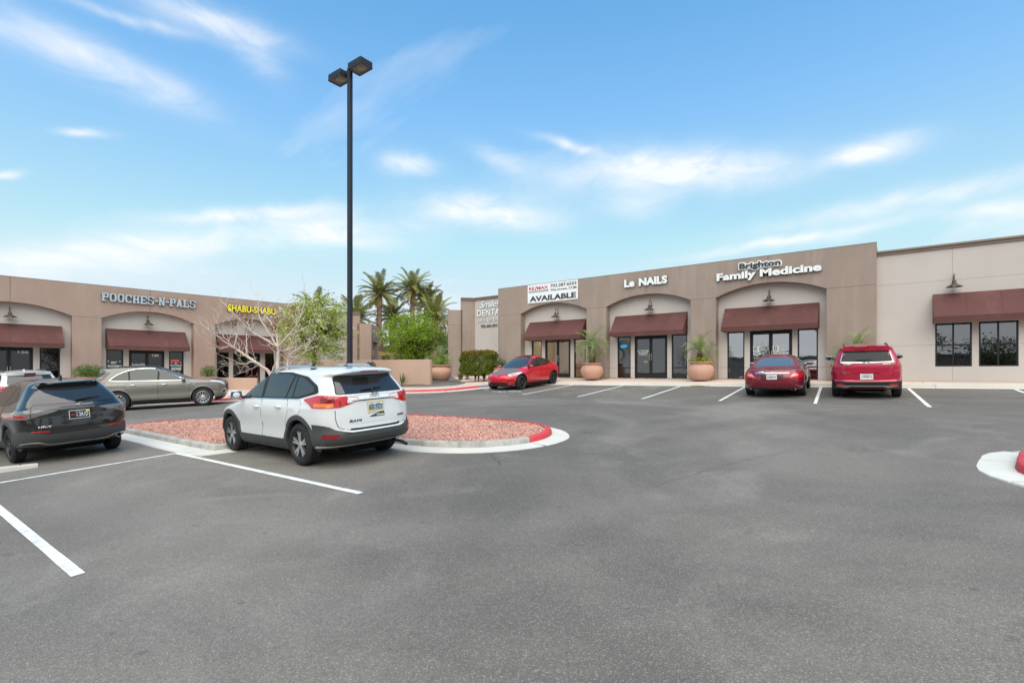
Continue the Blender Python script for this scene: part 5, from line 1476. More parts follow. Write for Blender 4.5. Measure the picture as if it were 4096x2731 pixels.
# shade sail and planting seen through the passage
sl = thing('shade_sail', 'tan shade sail with a dark brown valance behind the passage', 'shade sail', (-39.9, 30.0, 3.2))
nU, nV = 12, 8; vs = []; fs = []; eu = Vector((.80, .60, 0)); ev = Vector((-.60, .80, 0))
sag = lambda u: -.20 * sin(pi * u)
for i in range(nU + 1):
    for j in range(nV + 1):
        u, v = i / nU, j / nV; p = eu * (u * 3.4) + ev * (v * 3.2) + Vector((0, 0, .62 - .32 * u + sag(u) * (1 - v) - .62 * v * (1 - .55 * u))); vs.append(tuple(p))
for i in range(nU):
    for j in range(nV): fs.append((i * (nV + 1) + j, (i + 1) * (nV + 1) + j, (i + 1) * (nV + 1) + j + 1, i * (nV + 1) + j + 1))
mesh_obj('sail_cloth', vs, fs, M_sail, sl, 1)
vs = []; fs = []
for i in range(nU + 1):
    u = i / nU; q = eu * (u * 3.4) - ev * .02 + Vector((0, 0, 1.05 - .36 * u + sag(u) * .6)); vs += [tuple(q), tuple(q + Vector((0, 0, -.46)))]
for i in range(nU): fs.append((2 * i, 2 * i + 2, 2 * i + 3, 2 * i + 1))
mesh_obj('valance', vs, fs, M_sailb, sl, 1)
for u in (0, 3.4): MB().tube([tuple(eu * u + Vector((0, 0, -2.6))), tuple(eu * u + Vector((0, 0, 1.0 - .1 * u)))], .06, 8).build('post', M_pole, sl)
bush('purple_shrub', 'dark purple-leaved shrub below the shade sail', 'shrub', (-41.2, 31.6, .7), (1.3, 1.0, 1.1), 2600, .10, M_purple, 21)
bush('pale_shrub', 'pale grey-green shrub to the right of the palm trunk', 'shrub', (-41.9, 35.9, .7), (1.9, 1.5, 1.3), 2600, .11, M_pale, 22)
def far_tree(lab, x, y, z, h, r, seed, mat=M_far, per=70):
    rng = np.random.default_rng(seed); o = thing('distant_tree', lab, 'tree', (x, y, z), 0, 'trees beyond the courtyard')
    tp = [(0, 0, -.3), (.1, 0, h * .3), (0, .1, h * .45)]; MB().tube(tp, [.25, .2, .16], 8).build('trunk', M_bark, o, 60)
    tree_crown(o, rng, (0, 0, h * .66), (r, r, h * .36), 60, per, .26, .55, mat, 0, 0, tp, M_bark, .2, .12)
far_tree('grey-green pine rising left of the first palm trunk', -61.5, 47.5, .8, 7.4, 2.6, 51, M_far)
far_tree('dark tree low behind the palms at left', -66, 44, .8, 6.0, 3.4, 52)
far_tree('dark tree behind the green tree in the passage', -52, 52, .8, 6.6, 3.8, 53)
far_tree('dark tree behind the dental wing at the passage end', -44, 52, .9, 6.2, 3.6, 54)
far_tree('pale tree at the far end of the courtyard', -60, 58, .9, 6.4, 4.2, 55, M_pale)
far_tree('pale low tree between the palm trunks far behind', -56, 46, .8, 4.6, 3.2, 56, M_pale)
far_tree('dark low tree closing the view under the shade sail', -64, 40, .8, 4.8, 4.0, 57)
far_tree('dark low tree far behind the right end of the screen wall', -48, 47, .8, 4.6, 3.4, 58)
far_tree('grey-green tree far behind the shade sail post', -70, 52, .8, 5.6, 4.4, 59)
fw = thing('boundary_wall', 'tan boundary wall closing the courtyard far behind the trees', 'wall', (-62, 66, .6)); MB().box((0, 0, 1.1), (60, .3, 2.6), .02, RZ(radians(37))).build('wall', M_pink, fw)

# gravel strips at wall feet
rng = np.random.default_rng(77); pts = []
for _ in range(2600):
    f = rng.random(); x = -31 + f * 8.1; y = 19.9 + f * 1.9 - .15 - abs(rng.normal()) * .38
    z = gz(x, y) + .22; pts.append((x, y, .70 + .13 * f + .015))
for _ in range(1200): x = rng.uniform(-22.7, -20.2); y = 24.4 + rng.normal() * .35; pts.append((x, y, 1.07 + .03))
for a, c in zip([-20.1] + [q[1] for q in aR], [q[0] for q in aR] + [-.7]):
    for _ in range(140): pts.append((rng.uniform(a, c), 25.3 - abs(rng.normal()) * .06, FR + .008))
for a, c in aR:
    for _ in range(160): pts.append((rng.uniform(a, c), 25.74 - abs(rng.normal()) * .07, FR + .008))
tag(rocks('red_gravel', np.array(pts), .012, .03, rng), 'red gravel scattered along the feet of the walls', 'gravel', None, 'stuff')
# dry leaf litter at the kerb by the second urn
rng = np.random.default_rng(78); P = np.array([-6.9, 22.75, gz(-6.9, 22.75) + .03]) + rng.normal(size=(160, 3)) * np.array([.2, .06, .006])
lo = leaves('leaf_litter', P, .05, M_palmdry, None, rng); tag(lo, 'small drift of dry tan leaves in the gutter', 'leaf litter', None, 'stuff')

# ------------------------------------------------------------------ vehicles
class Car:
    def __init__(s, name, lab, cat, x, y, heading, sp, paint):
        s.sp = sp; s.paint = paint; wb = sp['wb']; s.r = sp['r']; s.xw = wb / 2
        s.root = thing(name, lab, cat)
        h = radians(heading); d = Vector((cos(h), sin(h))); l = Vector((-d.y, d.x)); tw = sp['W'] / 2 - .12
        g = lambda a, b: gz(x + d.x * a + l.x * b, y + d.y * a + l.y * b)
        zf, zr = (g(s.xw, tw) + g(s.xw, -tw)) / 2, (g(-s.xw, tw) + g(-s.xw, -tw)) / 2
        zl, zrt = (g(s.xw, tw) + g(-s.xw, tw)) / 2, (g(s.xw, -tw) + g(-s.xw, -tw)) / 2
        X = Vector((d.x, d.y, (zf - zr) / wb)).normalized(); Yv = Vector((l.x, l.y, (zl - zrt) / (2 * tw))); Z = X.cross(Yv).normalized(); Yv = Z.cross(X)
        m = Matrix((X, Yv, Z)).transposed().to_4x4(); m.translation = (x, y, (zf + zr) / 2 + .002); s.root.matrix_world = m
        s.surface()
    def surface(s):
        sp = s.sp; F, R_, Wd = pchip(sp['front']), pchip(sp['rear']), pchip(sp['width'])
        Lf, Lr, nf, nr = pchip(sp['Lf']), pchip(sp['Lr']), pchip(sp['nf']), pchip(sp['nr'])
        keys = sorted({round(z, 4) for k in ('front', 'rear', 'width') for z, _ in sp[k]}); zs = [keys[0]]
        for a, b in zip(keys[:-1], keys[1:]):
            n = max(1, int(math.ceil(max(abs(b - a) / .05, abs(F(b) - F(a)) / .09, abs(R_(b) - R_(a)) / .09, abs(Wd(b) - Wd(a)) / .05))))
            zs += [a + (b - a) * (i + 1) / n for i in range(n)]
        NR, NS, NF = 13, 20, 14; V = []; m = None; fl = sp.get('flare', .018); hl = (F(.6) - R_(.6)) / 2; xc = (F(.6) + R_(.6)) / 2
        for z in zs:
            xf, xr, w = F(z), R_(z), Wd(z); tot = max(xf - xr, .02); a, b = Lf(z), Lr(z); k = min(1, tot * .98 / (a + b)); a *= k; b *= k
            half = []
            for i in range(NR):
                t = pi / 2 * i / (NR - 1); e = 2 / nr(z); half.append((xr + b * (1 - cos(t) ** e), w * sin(t) ** e))
            for i in range(1, NS): half.append((xr + b + (xf - a - xr - b) * i / NS, w))
            for i in range(NF):
                t = pi / 2 * (1 - i / (NF - 1)); e = 2 / nf(z); half.append((xf - a * (1 - max(cos(t), 0) ** e), w * max(sin(t), 0) ** e))
            row = []
            for x, y in half:
                if y > .3:
                    y *= 1 - sp.get('barrel', .035) * abs((x - xc) / hl) ** 2.2
                    q = math.exp(-((z - .5) / .28) ** 2) * (1 if z < 1 else 0)
                    y += fl * q * sum(math.exp(-((x - xw) / .40) ** 2) for xw in (s.xw, -s.xw))
                    if 'sculpt' in sp: y += sp['sculpt'](x, z)
                row.append((x, y, z))
            m = len(row); V += row + [(x, -y, z) for x, y, z in row[-2:0:-1]]
        k = 2 * m - 2; f = [(i * k + j, i * k + (j + 1) % k, (i + 1) * k + (j + 1) % k, (i + 1) * k + j) for i in range(len(zs) - 1) for j in range(k)]
        f = [q[::-1] for q in f]
        f.append(tuple(range(k))); f.append(tuple((len(zs) - 1) * k + j for j in range(k - 1, -1, -1)))
        bm = bmesh.new(); bv = [bm.verts.new(p) for p in V]
        for q in f: 
            try: bm.faces.new([bv[i] for i in q])
            except ValueError: pass
        bmesh.ops.remove_doubles(bm, verts=bm.verts, dist=.0004); bmesh.ops.recalc_face_normals(bm, faces=bm.faces)
        s.bvh = BVHTree.FromBMesh(bm)
        zi = min(range(len(zs)), key=lambda i: abs(zs[i] - .62)); s.ring = [Vector((p[0], p[1])) for p in V[zi * (2 * m - 2):zi * (2 * m - 2) + m]]
        s.arc = [0.0]
        for a, b in zip(s.ring[:-1], s.ring[1:]): s.arc.append(s.arc[-1] + (b - a).length)
        me = bpy.data.meshes.new('body'); bm.to_mesh(me); bm.free()
        ob = bpy.data.objects.new('body', me); link(ob)
        # wheel openings
        c = MB(); ra = s.sp['arch']
        for xw in (s.xw, -s.xw):
            c.lathe([(ra, -1.3), (ra, 1.3)], 40, TR((xw, 0, s.r + .005)) @ RX(pi / 2), True, True)
        cm = bpy.data.meshes.new('cut'); cm.from_pydata(c.v, [], c.f); co = bpy.data.objects.new('cut', cm); link(co)
        bmm = bmesh.new(); bmm.from_mesh(cm); bmesh.ops.recalc_face_normals(bmm, faces=bmm.faces); bmm.to_mesh(cm); bmm.free()
        md = ob.modifiers.new('b', 'BOOLEAN'); md.operation = 'DIFFERENCE'; md.object = co; md.solver = 'EXACT'
        dg = bpy.context.evaluated_depsgraph_get(); res = bpy.data.meshes.new_from_object(ob.evaluated_get(dg))
        bpy.data.objects.remove(co); ob.modifiers.clear(); ob.data = res; res.name = 'body'
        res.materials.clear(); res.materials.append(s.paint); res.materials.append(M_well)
        for p in res.polygons:
            cx = p.center
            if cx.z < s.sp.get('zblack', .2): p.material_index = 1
            elif abs(cx.y) < 1.2 and any((cx.x - xw) ** 2 + (cx.z - s.r - .005) ** 2 < (ra - .0005) ** 2 * 1.0 + .002 and abs(p.normal.y) < .3 and cx.z < s.r + ra and abs(sqrt((cx.x - xw) ** 2 + (cx.z - s.r - .005) ** 2) - ra) < .02 for xw in (s.xw, -s.xw)): p.material_index = 1
            else: p.material_index = 0
        res.polygons.foreach_set('use_smooth', [True] * len(res.polygons)); res.set_sharp_from_angle(angle=radians(38))
        ob.parent = s.root; s.body = ob
        # wheel wells: closed inner drum
        for xw in (s.xw, -s.xw):
            w = MB()
            w.prism([((ra - .004) * cos(t), (ra - .004) * sin(t)) for t in [pi * i / 20 for i in range(21)]], -.62, .62, TR((xw, 0, s.r + .005)))
            w.build('wheel_well', M_well, s.root)
    VIEW = {'L': (Vector((0, -1, 0)), lambda p: Vector((p[0], 4, p[1]))), 'R': (Vector((0, 1, 0)), lambda p: Vector((p[0], -4, p[1]))),
            'B': (Vector((1, 0, 0)), lambda p: Vector((-6, p[0], p[1]))), 'F': (Vector((-1, 0, 0)), lambda p: Vector((6, p[0], p[1]))), 'T': (Vector((0, 0, -1)), lambda p: Vector((p[0], p[1], 5)))}
    def hit(s, view, p):
        if view in 'WV':      # wrapped round the rear (W) or front (V): p[0] is the girth measured from the centre line, + to the car's left
            sg = 1 if p[0] >= 0 else -1; a = abs(p[0]) if view == 'W' else s.arc[-1] - abs(p[0]); k = 0
            while k < len(s.arc) - 2 and s.arc[k + 1] < a: k += 1
            t = (a - s.arc[k]) / max(s.arc[k + 1] - s.arc[k], 1e-6); c = s.ring[k].lerp(s.ring[k + 1], t)
            T = (s.ring[min(k + 2, len(s.ring) - 1)] - s.ring[max(k - 1, 0)]).normalized(); nn = Vector((-T.y, T.x))
            d = Vector((-nn.x, -nn.y * sg, 0)); o = Vector((c.x, c.y * sg, p[1])) - d * .6
            q, n, _, _ = s.bvh.ray_cast(o, d)
            if q is None: q, n, _, _ = s.bvh.find_nearest(Vector((c.x, c.y * sg, p[1])))
            if n.dot(d) > 0: n = -n
            return q, n
        d, o = s.VIEW[view]; q, n, _, _ = s.bvh.ray_cast(o(p), d)
        if q is None: q, n, _, _ = s.bvh.find_nearest(o(p) + d * (3.2 if view in 'LR' else 4)); 
        if n.dot(d) > 0: n = -n
        return q, n
    def panel(s, name, poly, view, mat, off=.004, sink=.012, grid=.09, parent=None, label=None, angle=40):
        bm = bmesh.new(); vs = [bm.verts.new((p[0], p[1], 0)) for p in poly]; bm.faces.new(vs)
        xs = [p[0] for p in poly]; ys = [p[1] for p in poly]
        for a, lo, hi in ((0, min(xs), max(xs)), (1, min(ys), max(ys))):
            n = int((hi - lo) / grid)
            for i in range(1, n + 1):
                c = [0, 0, 0]; c[a] = lo + (hi - lo) * i / (n + 1); nn = [0, 0, 0]; nn[a] = 1
                bmesh.ops.bisect_plane(bm, geom=bm.verts[:] + bm.edges[:] + bm.faces[:], plane_co=c, plane_no=nn)
        nrm = {}
        for v in bm.verts:
            q, n = s.hit(view, (v.co.x, v.co.y)); v.co = q + n * off; nrm[v] = n
        if sink:
            bd = [e for e in bm.edges if len(e.link_faces) == 1]; mp = {}
            for e in bd:
                f = e.link_faces[0]
                for v in e.verts:
                    if v not in mp: mp[v] = bm.verts.new(v.co - nrm[v] * (sink + off))
            for e in bd:
                a, b = e.verts; bm.faces.new((a, b, mp[b], mp[a]))
        bmesh.ops.recalc_face_normals(bm, faces=bm.faces)
        me = bpy.data.meshes.new(name); bm.to_mesh(me); bm.free(); me.materials.append(mat)
        me.polygons.foreach_set('use_smooth', [True] * len(me.polygons)); me.set_sharp_from_angle(angle=radians(angle))
        o = link(bpy.data.objects.new(name, me), parent or s.root)
        if label: o['label'] = label
        return o
    def both(s, name, poly, mat, **k):
        par = k.pop('parents', (None, None)); out = []
        for v, p in zip('LR', par): out.append(s.panel(name, poly, v, mat, parent=p, **k))
        return out
    def mirror(s, name, poly, view, mat, **k):
        return [s.panel(name, poly, view, mat, **k), s.panel(name, [(-p[0], p[1]) for p in poly][::-1], view, mat, **k)]
    def wrap2(s, name, poly, mat, view='W', **k):
        return [s.panel(name, poly, view, mat, **k), s.panel(name, [(-p[0], p[1]) for p in poly][::-1], view, mat, **k)]
    def strip(s, name, pts, view, w, mat, off=.003, parent=None, sink=.004):
        P = catmull([Vector(p) for p in pts], 5) if len(pts) > 2 else [Vector(pts[0]).lerp(Vector(pts[1]), i / 8) for i in range(9)]
        L, R_ = [], []
        for i, p in enumerate(P):
            t = (P[min(i + 1, len(P) - 1)] - P[max(i - 1, 0)]).normalized(); n = Vector((-t.y, t.x)) * w / 2; L.append(tuple(p + n)); R_.append(tuple(p - n))
        m = MB(); v = []
        for a, b in zip(L, R_):
            for q in (a, b): h, n = s.hit(view, q); v.append((h - n * sink, h + n * off))
        vs = []; fs = []
        for i in range(len(P)): vs += [v[2 * i][0], v[2 * i][1], v[2 * i + 1][1], v[2 * i + 1][0]]
        for i in range(len(P) - 1):
            for j in range(3): fs.append((4 * i + j, 4 * i + 4 + j, 4 * i + 5 + j, 4 * i + j + 1))
        return mesh_obj(name, vs, fs, mat, parent or s.root, 50)
    def door(s, poly, handle, mat=None, seam=.007, hmat=None, win=None):
        for v in 'LR':
            big = rnd(poly, .06)
            cx = sum(p[0] for p in big) / len(big); cy = sum(p[1] for p in big) / len(big)
            w = max(p[0] for p in big) - min(p[0] for p in big); h = max(p[1] for p in big) - min(p[1] for p in big)
            sm_ = [(cx + (p[0] - cx) * (1 - 2 * seam / w), cy + (p[1] - cy) * (1 - 2 * seam / h)) for p in big]
            s.panel('door_gap', big, v, M_blackgloss, off=.0012, sink=.004)
            d = s.panel('door', sm_, v, s.paint, off=.0045, sink=.006)
            if handle:
                q, n = s.hit(v, handle); sg = 1 if v == 'L' else -1
                hb = MB(); x, z = handle
                hb.ell((x + .0, q.y - sg * .004, z), (.085, .018, .03), 8)
                hb.build('handle_recess', M_trimblack if hmat is None else s.paint, d, 60)
                hh = MB(); hh.tube([(x - .10, q.y + sg * .012, z), (x - .085, q.y + sg * .034, z + .002), (x, q.y + sg * .042, z + .004), (x + .085, q.y + sg * .034, z + .002), (x + .10, q.y + sg * .012, z)], [.012, .014, .015, .014, .012], 8)
                hh.build('handle', hmat or s.paint, d, 60)
    def wheels(s, rim, n=5, style='split', col=None, dark=None, rr=.235, tw=.225):
        for xw, sx in ((s.xw, 1), (-s.xw, -1)):
            for sg in (1, -1):
                track = s.sp['W'] / 2 - .135 - s.sp.get('inset', 0)
                e = bpy.data.objects.new('wheel', None); e.empty_display_size = .1; link(e, s.root)
                e.matrix_local = TR((xw, sg * track, s.r)) @ (Matrix.Identity(4) if sg > 0 else RZ(pi))
                A = RX(-pi / 2); r = s.r; h = tw / 2   # local: outer face along +y
                g = .006
                pr = [(rr, -h + .02), (rr + .02, -h), (r - .07, -h - .004), (r - .022, -h + .012), (r - .004, -h + .04)]
                for c in (-.06, -.02, .02, .06): pr += [(r, c - .016), (r, c + .010), (r - .008, c + .012), (r - .008, c + .016)]
                pr += [(r - .004, h - .04), (r - .022, h - .012), (r - .07, h + .004), (rr + .02, h), (rr + .004, h - .012), (rr, h - .03)]
                pr = [(a, b) for a, b in pr]
                MB().lathe(pr, 48, A).build('tyre', M_rubber, e, 50)
                rm = MB(); rm.lathe([(rr + .004, h - .008), (rr - .004, h - .002), (rr - .016, h - .010), (rr - .022, h - .05), (rr - .05, -h + .03)], 40, A)
                rm.build('rim', col, e, 50)
                MB().lathe([(rr - .01, -.01), (.001, -.012)], 30, A).build('rim_back', M_well, e)
                MB().lathe([(rr - .05, .004), (.06, .006)], 30, A).build('brake_disc', M_alloyd, e, 50)
                sp_ = MB(); sd = MB(); y0, y1 = h - .055, h - .018
                for k in range(n):
                    a = 2 * pi * k / n + pi / 2
                    def bar(a0, a1, w0, w1, r0=.045, r1=rr - .012, mb=sp_, ya=0.0):
                        p0 = Vector((cos(a0) * r0, 0, sin(a0) * r0)); p1 = Vector((cos(a1) * r1, 0, sin(a1) * r1)); t = (p1 - p0).normalized(); nn = Vector((-t.z, 0, t.x))
                        vs = []
                        for p, w, ys in ((p0, w0, y1 - .006 + ya), (p0.lerp(p1, .5), (w0 + w1) / 2, y1 - .002 + ya), (p1, w1, y1 + .004 + ya)):
                            for q in (p - nn * w, p + nn * w): vs += [(q.x, y0 - .01, q.z), (q.x, ys, q.z)]
                        fs = []
                        for i in (0, 4): fs += [(i + 1, i + 5, i + 7, i + 3), (i, i + 4, i + 5, i + 1), (i + 2, i + 3, i + 7, i + 6)]
                        mb.add(vs, fs)
                    if style == 'split':
                        da = .17; bar(a - .10, a - da, .021, .020); bar(a + .10, a + da, .021, .020); bar(a, a, .022, .020, .05, rr - .04, sd, -.010)
                    elif style == 'y':
                        bar(a, a, .030, .018, .04, rr * .55); bar(a, a - .20, .016, .017, rr * .45); bar(a, a + .20, .016, .017, rr * .45)
                    else:
                        bar(a, a, .016, .017)
                so = sp_.build('spokes', col if style != 'split' else M_alloy, e, 40)
                if sd.v: sd.build('spoke_inserts', M_alloyd, e, 40)
                MB().lathe([(.062, y0), (.060, y1 - .004), (.035, y1 + .004), (.0, y1 + .005)], 20, A).build('hub_cap', dark or col, e, 50)
    def arch_trim(s, mat, w=.06, a0=-12, a1=192, off=.010):
        ra = s.sp['arch']
        for xw in (s.xw, -s.xw):
            for v in 'LR':
                vs = []; fs = []; N = 36
                for i in range(N + 1):
                    t = radians(a0 + (a1 - a0) * i / N); row = []
                    for rad, of in ((ra - .012, -.05), (ra - .012, off * .7), (ra + .008, off + .004), (ra + w * .6, off), (ra + w, off * .35), (ra + w, -.012)):
                        q, n = s.hit(v, (xw + cos(t) * max(rad, ra - .001), s.r + .005 + sin(t) * max(rad, ra - .001)))
                        d = Vector((0, 1 if v == 'L' else -1, 0)); p = Vector((xw + cos(t) * rad, q.y, s.r + .005 + sin(t) * rad)) + d * of; row.append(tuple(p))
                    vs += row
                for i in range(N):
                    for j in range(5): fs.append((i * 6 + j, (i + 1) * 6 + j, (i + 1) * 6 + j + 1, i * 6 + j + 1))
                mesh_obj('arch_trim', vs, fs, mat, s.root, 50)
    def mirrors(s, x, z, mat, y=None, size=(.07, .12, .085), base=M_trimblack):
        for v, sg in (('L', 1), ('R', -1)):
            q, n = s.hit(v, (x, z - .06)); y0 = q.y
            m = MB(); cx, cy = x - .02, y0 + sg * (size[1] + .05)
            m.ell((cx, cy, z), size, 9); 
            o = m.build('wing_mirror', mat, s.root, 60)
            MB().box((cx - size[0] * .62, cy, z), (.03, size[1] * 1.66, size[2] * 1.5), .014).build('mirror_glass', pm('mirror_glass', (.30, .36, .40), .03, .9), o)
            MB().tube([(x + .02, y0 - sg * .03, z - .07), (x, y0 + sg * .04, z - .05), (cx + .02, cy, z - .02)], [.028, .026, .03], 8).build('mirror_stalk', base, o, 60)
    def plate(s, z, text, bgmat, fgmat, y=0, view='B', frame=None, top=None, extra=None, w=.31, h=.155):
        q, n = s.hit(view, (y, z)); sg = -1 if view == 'B' else 1
        # plate basis: u to the viewer's right, up, facing outwards
        R_ = RZ(-pi / 2) if view == 'B' else RZ(pi / 2)
        P = TR((q.x + sg * .016, y, z)) @ R_
        o = MB().box((0, 0, 0), (w, .012, h), .004, P).build('licence_plate', bgmat, s.root)
        if frame:
            f = MB()
            for cx, cz, sx, sz in ((-w / 2, 0, .018, h + .03), (w / 2, 0, .018, h + .03), (0, h / 2, w, .018), (0, -h / 2, w, .026)): f.box((cx, -.004, cz), (sx, .016, sz), .003, P)
            f.build('plate_frame', frame, o)
        text_obj('lettering', text, (-w * .42, w * .42, -h * .28, h * .22), P @ TR((0, -.0075, 0)) @ UP, fgmat, o, .02)
        if top: text_obj('lettering', top[0], (-w * .28, w * .28, h * .29, h * .42), P @ TR((0, -.0075, 0)) @ UP, top[1], o, .01)
        if extra: extra(o, P)
        return o
    def badge(s, text, y0, y1, z0, z1, mat, view='B', bold=.03, shear=0, depth=.006, parent=None):
        v, f = text_fit(text, 0, 1, 0, 1, bold=bold, shear=shear, depth=depth); out = []
        for p in v:
            u = y0 + (y1 - y0) * p[0]; q, n = s.hit(view, (u, z0 + (z1 - z0) * p[1])); out.append(tuple(q + n * (.003 + p[2])))
        return mesh_obj('badge_lettering', out, f, mat, parent or s.root)
    def lathe_at(s, name, view, p, prof, mat, n=20, parent=None, tilt=None, sx=1.0):
        q, nn = s.hit(view, p); R_ = nn.to_track_quat('Z', 'Y').to_matrix().to_4x4() if tilt is None else tilt
        return MB().lathe(prof, n, TR(q) @ R_ @ Matrix.Diagonal((sx, 1, 1, 1))).build(name, mat, parent or s.root, 50)
    def wiper(s, a, b, piv):
        pa, n = s.hit('B', piv); w = MB(); P = []
        for i in range(7): 
            t = i / 6; q, n2 = s.hit('B', (a[0] + (b[0] - a[0]) * t, a[1] + (b[1] - a[1]) * t)); P.append(q + n2 * .03)
        w.tube(P, [.006, .012, .014, .014, .013, .011, .006], 6); q, n2 = s.hit('B', piv); w.tube([q, q + n2 * .045, P[3]], [.025, .02, .012], 8)
        w.build('rear_wiper', M_trimblack, s.root, 60)
    def fin(s, x, mat, h=.06):
        q, n = s.hit('T', (x, 0)); MB().prism([(x - .10, q.z - .01), (x + .07, q.z - .01), (x - .03, q.z + h * .7), (x - .09, q.z + h)], -.018, .018).build('antenna_fin', mat, s.root)
    def rails(s, x0, x1, y, mat, h=.045, foot=M_trimblack):
        for sg in (1, -1):
            P = []; N = 12
            for i in range(N + 1):
                f = i / N; x = x0 + (x1 - x0) * f; q, n = s.hit('T', (x, sg * y)); P.append((x, sg * y, q.z + h * min(1, sin(pi * f) * 2.2) * 1.0 + (.004 if 0 < i < N else -.01)))
            o = MB().tube(P, [.012] + [.02] * (N - 1) + [.012], 8).build('roof_rail', mat, s.root, 60)
            for f in (.07, .93):
                x = x0 + (x1 - x0) * f; q, n = s.hit('T', (x, sg * y)); MB().box((x, sg * y, q.z + .008), (.16, .035, .03), .008).build('rail_foot', foot, o)
    def sill_panel(s, z0, z1, mat, name='sill_cladding', x0=None, x1=None):
        a = -s.xw + s.sp['arch'] + .0 if x0 is None else x0; b = s.xw - s.sp['arch'] - .0 if x1 is None else x1
        s.both(name, [(a, z0), (b, z0), (b, z1), (a, z1)], mat, off=.009)
    def band(s, name, z0, ztop, mat, view='W', a_end=None, off=.008):
        """bumper cover wrapped round the end: ztop is a list of (girth, height)"""
        zt = pchip(ztop); xe = s.sp['arch'] + .008; k = range(len(s.arc))
        ae = a_end
        if ae is None:
            ends = [s.arc[i] if view == 'W' else s.arc[-1] - s.arc[i] for i in k if abs(s.ring[i].x - (-s.xw if view == 'W' else s.xw)) < xe + .02 and abs(s.ring[i].y) > .5]
            ae = min(ends)
        P = []; N = 26
        for i in range(N + 1):
            a = -ae + 2 * ae * i / N; P.append((a, zt(abs(a))))
        return s.panel(name, [(-ae, z0), (0, z0), (ae, z0)] + P[::-1], view, mat, off=off, grid=.07)
CARPAINT = lambda n, c, r=.30, m=0.0: pm(n, c, r, m, coat=1.0)

def spec(wb, W, H, r, arch, front, rear, width, Lf, Lr, nf, nr, **k):
    d = dict(wb=wb, W=W, H=H, r=r, arch=arch, front=front, rear=rear, width=width, Lf=Lf, Lr=Lr, nf=nf, nr=nr); d.update(k); return d
def suv_width(hw, H, belt, scale=1.0, roof=.60):
    """half widths by height"""
    s = H / 1.66
    return [(.20, hw * .86), (.27, hw * .93), (.36, hw * .965), (.50, hw * .985), (.62, hw * .978), (.76, hw * .998), (.86, hw), (.95, hw * .985), (belt - .03, hw * .955), (belt + .03, hw * .925),
            (belt + (H - belt) * .35, hw * .86), (belt + (H - belt) * .65, hw * .785), (H - .105, hw * .735), (H - .065, hw * .67), (H - .035, hw * .55), (H - .012, hw * .36), (H, hw * .16)]

GLf = lambda H: [(.2, .70), (.8, .80), (.99, .95), (1.05, .70), (1.13, .42), (H - .1, .38), (H, .35)]
GLr = lambda H: [(.2, .48), (.75, .50), (1.05, .46), (1.2, .34), (H - .16, .30), (H - .05, .5), (H, .5)]
GNf = [(.2, 2.6), (1.0, 2.5), (1.15, 2.9), (1.7, 2.6)]; GNr = [(.2, 3.0), (1.05, 3.2), (1.2, 3.6), (1.5, 3.4), (1.7, 2.6)]
# ---- white compact SUV nearest the camera
paint = CARPAINT('paint_white', (.70, .705, .71), .35)
H = 1.66
sp = spec(2.66, 1.845, H, .358, .425,
    [(.20, 1.95), (.28, 2.12), (.40, 2.22), (.55, 2.255), (.70, 2.24), (.82, 2.16), (.90, 2.02), (.96, 1.78), (1.02, 1.45), (1.07, 1.16), (1.12, 1.04), (1.30, .70), (1.45, .40), (1.54, .18), (1.60, -.08), (1.635, -.36), (1.66, -.7)],
    [(.20, -1.45), (.28, -1.70), (.31, -2.02), (.36, -2.20), (.44, -2.285), (.54, -2.31), (.58, -2.305), (.61, -2.268), (.80, -2.258), (.98, -2.245), (1.10, -2.235), (1.17, -2.205), (1.20, -2.165), (1.30, -2.09), (1.47, -1.965), (1.50, -1.99), (1.535, -2.045), (1.565, -2.05), (1.595, -1.96), (1.62, -1.72), (1.645, -1.35), (1.66, -.92)],
    suv_width(.918, H, 1.11), GLf(H), GLr(H), GNf, GNr, zblack=.305, sculpt=lambda x, z: -.012 * math.exp(-((z - .60) / .09) ** 2) * (1 if abs(x) < .85 else math.exp(-((abs(x) - .85) / .15) ** 2)) + .010 * math.exp(-((z - .97) / .05) ** 2))
c = Car('compact_suv', 'white compact SUV with grey lower cladding parked at the rock island', 'car', -9.33, 5.68, 177.8, sp, paint)
# side glass on a black surround
c.both('window_surround', rnd([(.95, 1.085), (-1.30, 1.12), (-1.86, 1.225), (-1.78, 1.34), (-1.40, 1.49), (-.80, 1.565), (-.20, 1.57), (.10, 1.49), (.45, 1.33), (.76, 1.15)], .05), M_trimblack, off=.004, grid=.045)
for nm, P in (('front_side_window', [(.70, 1.125), (.00, 1.125), (.06, 1.49), (.10, 1.47), (.42, 1.315)]), ('rear_side_window', [(-.10, 1.125), (-.86, 1.135), (-.96, 1.50), (-.68, 1.535), (-.06, 1.53)]), ('quarter_window', [(-.91, 1.14), (-1.02, 1.49), (-1.08, 1.50), (-1.09, 1.145)]), ('quarter_window', [(-1.13, 1.15), (-1.30, 1.155), (-1.74, 1.245), (-1.68, 1.32), (-1.38, 1.44), (-1.12, 1.495)])):
    c.both(nm, rnd(P, .025), M_carglass, off=.009, grid=.05)
c.both('window_chrome_strip', [(.80, 1.095), (-1.30, 1.122), (-1.30, 1.112), (.80, 1.085)], M_chrome, off=.009)
c.door([(.80, .42), (.86, .70), (.90, 1.08), (-.045, 1.10), (-.06, .42)], (.10, .955), hmat=paint)
c.door([(-.085, .42), (-.07, 1.10), (-.98, 1.11), (-1.03, .92), (-.92, .66), (-.84, .42)], (-.72, .975), hmat=paint)
fd = lambda r: [(-1.32 + .105 * r * cos(t), .985 + .125 * r * sin(t)) for t in [k * pi / 12 for k in range(24)]]
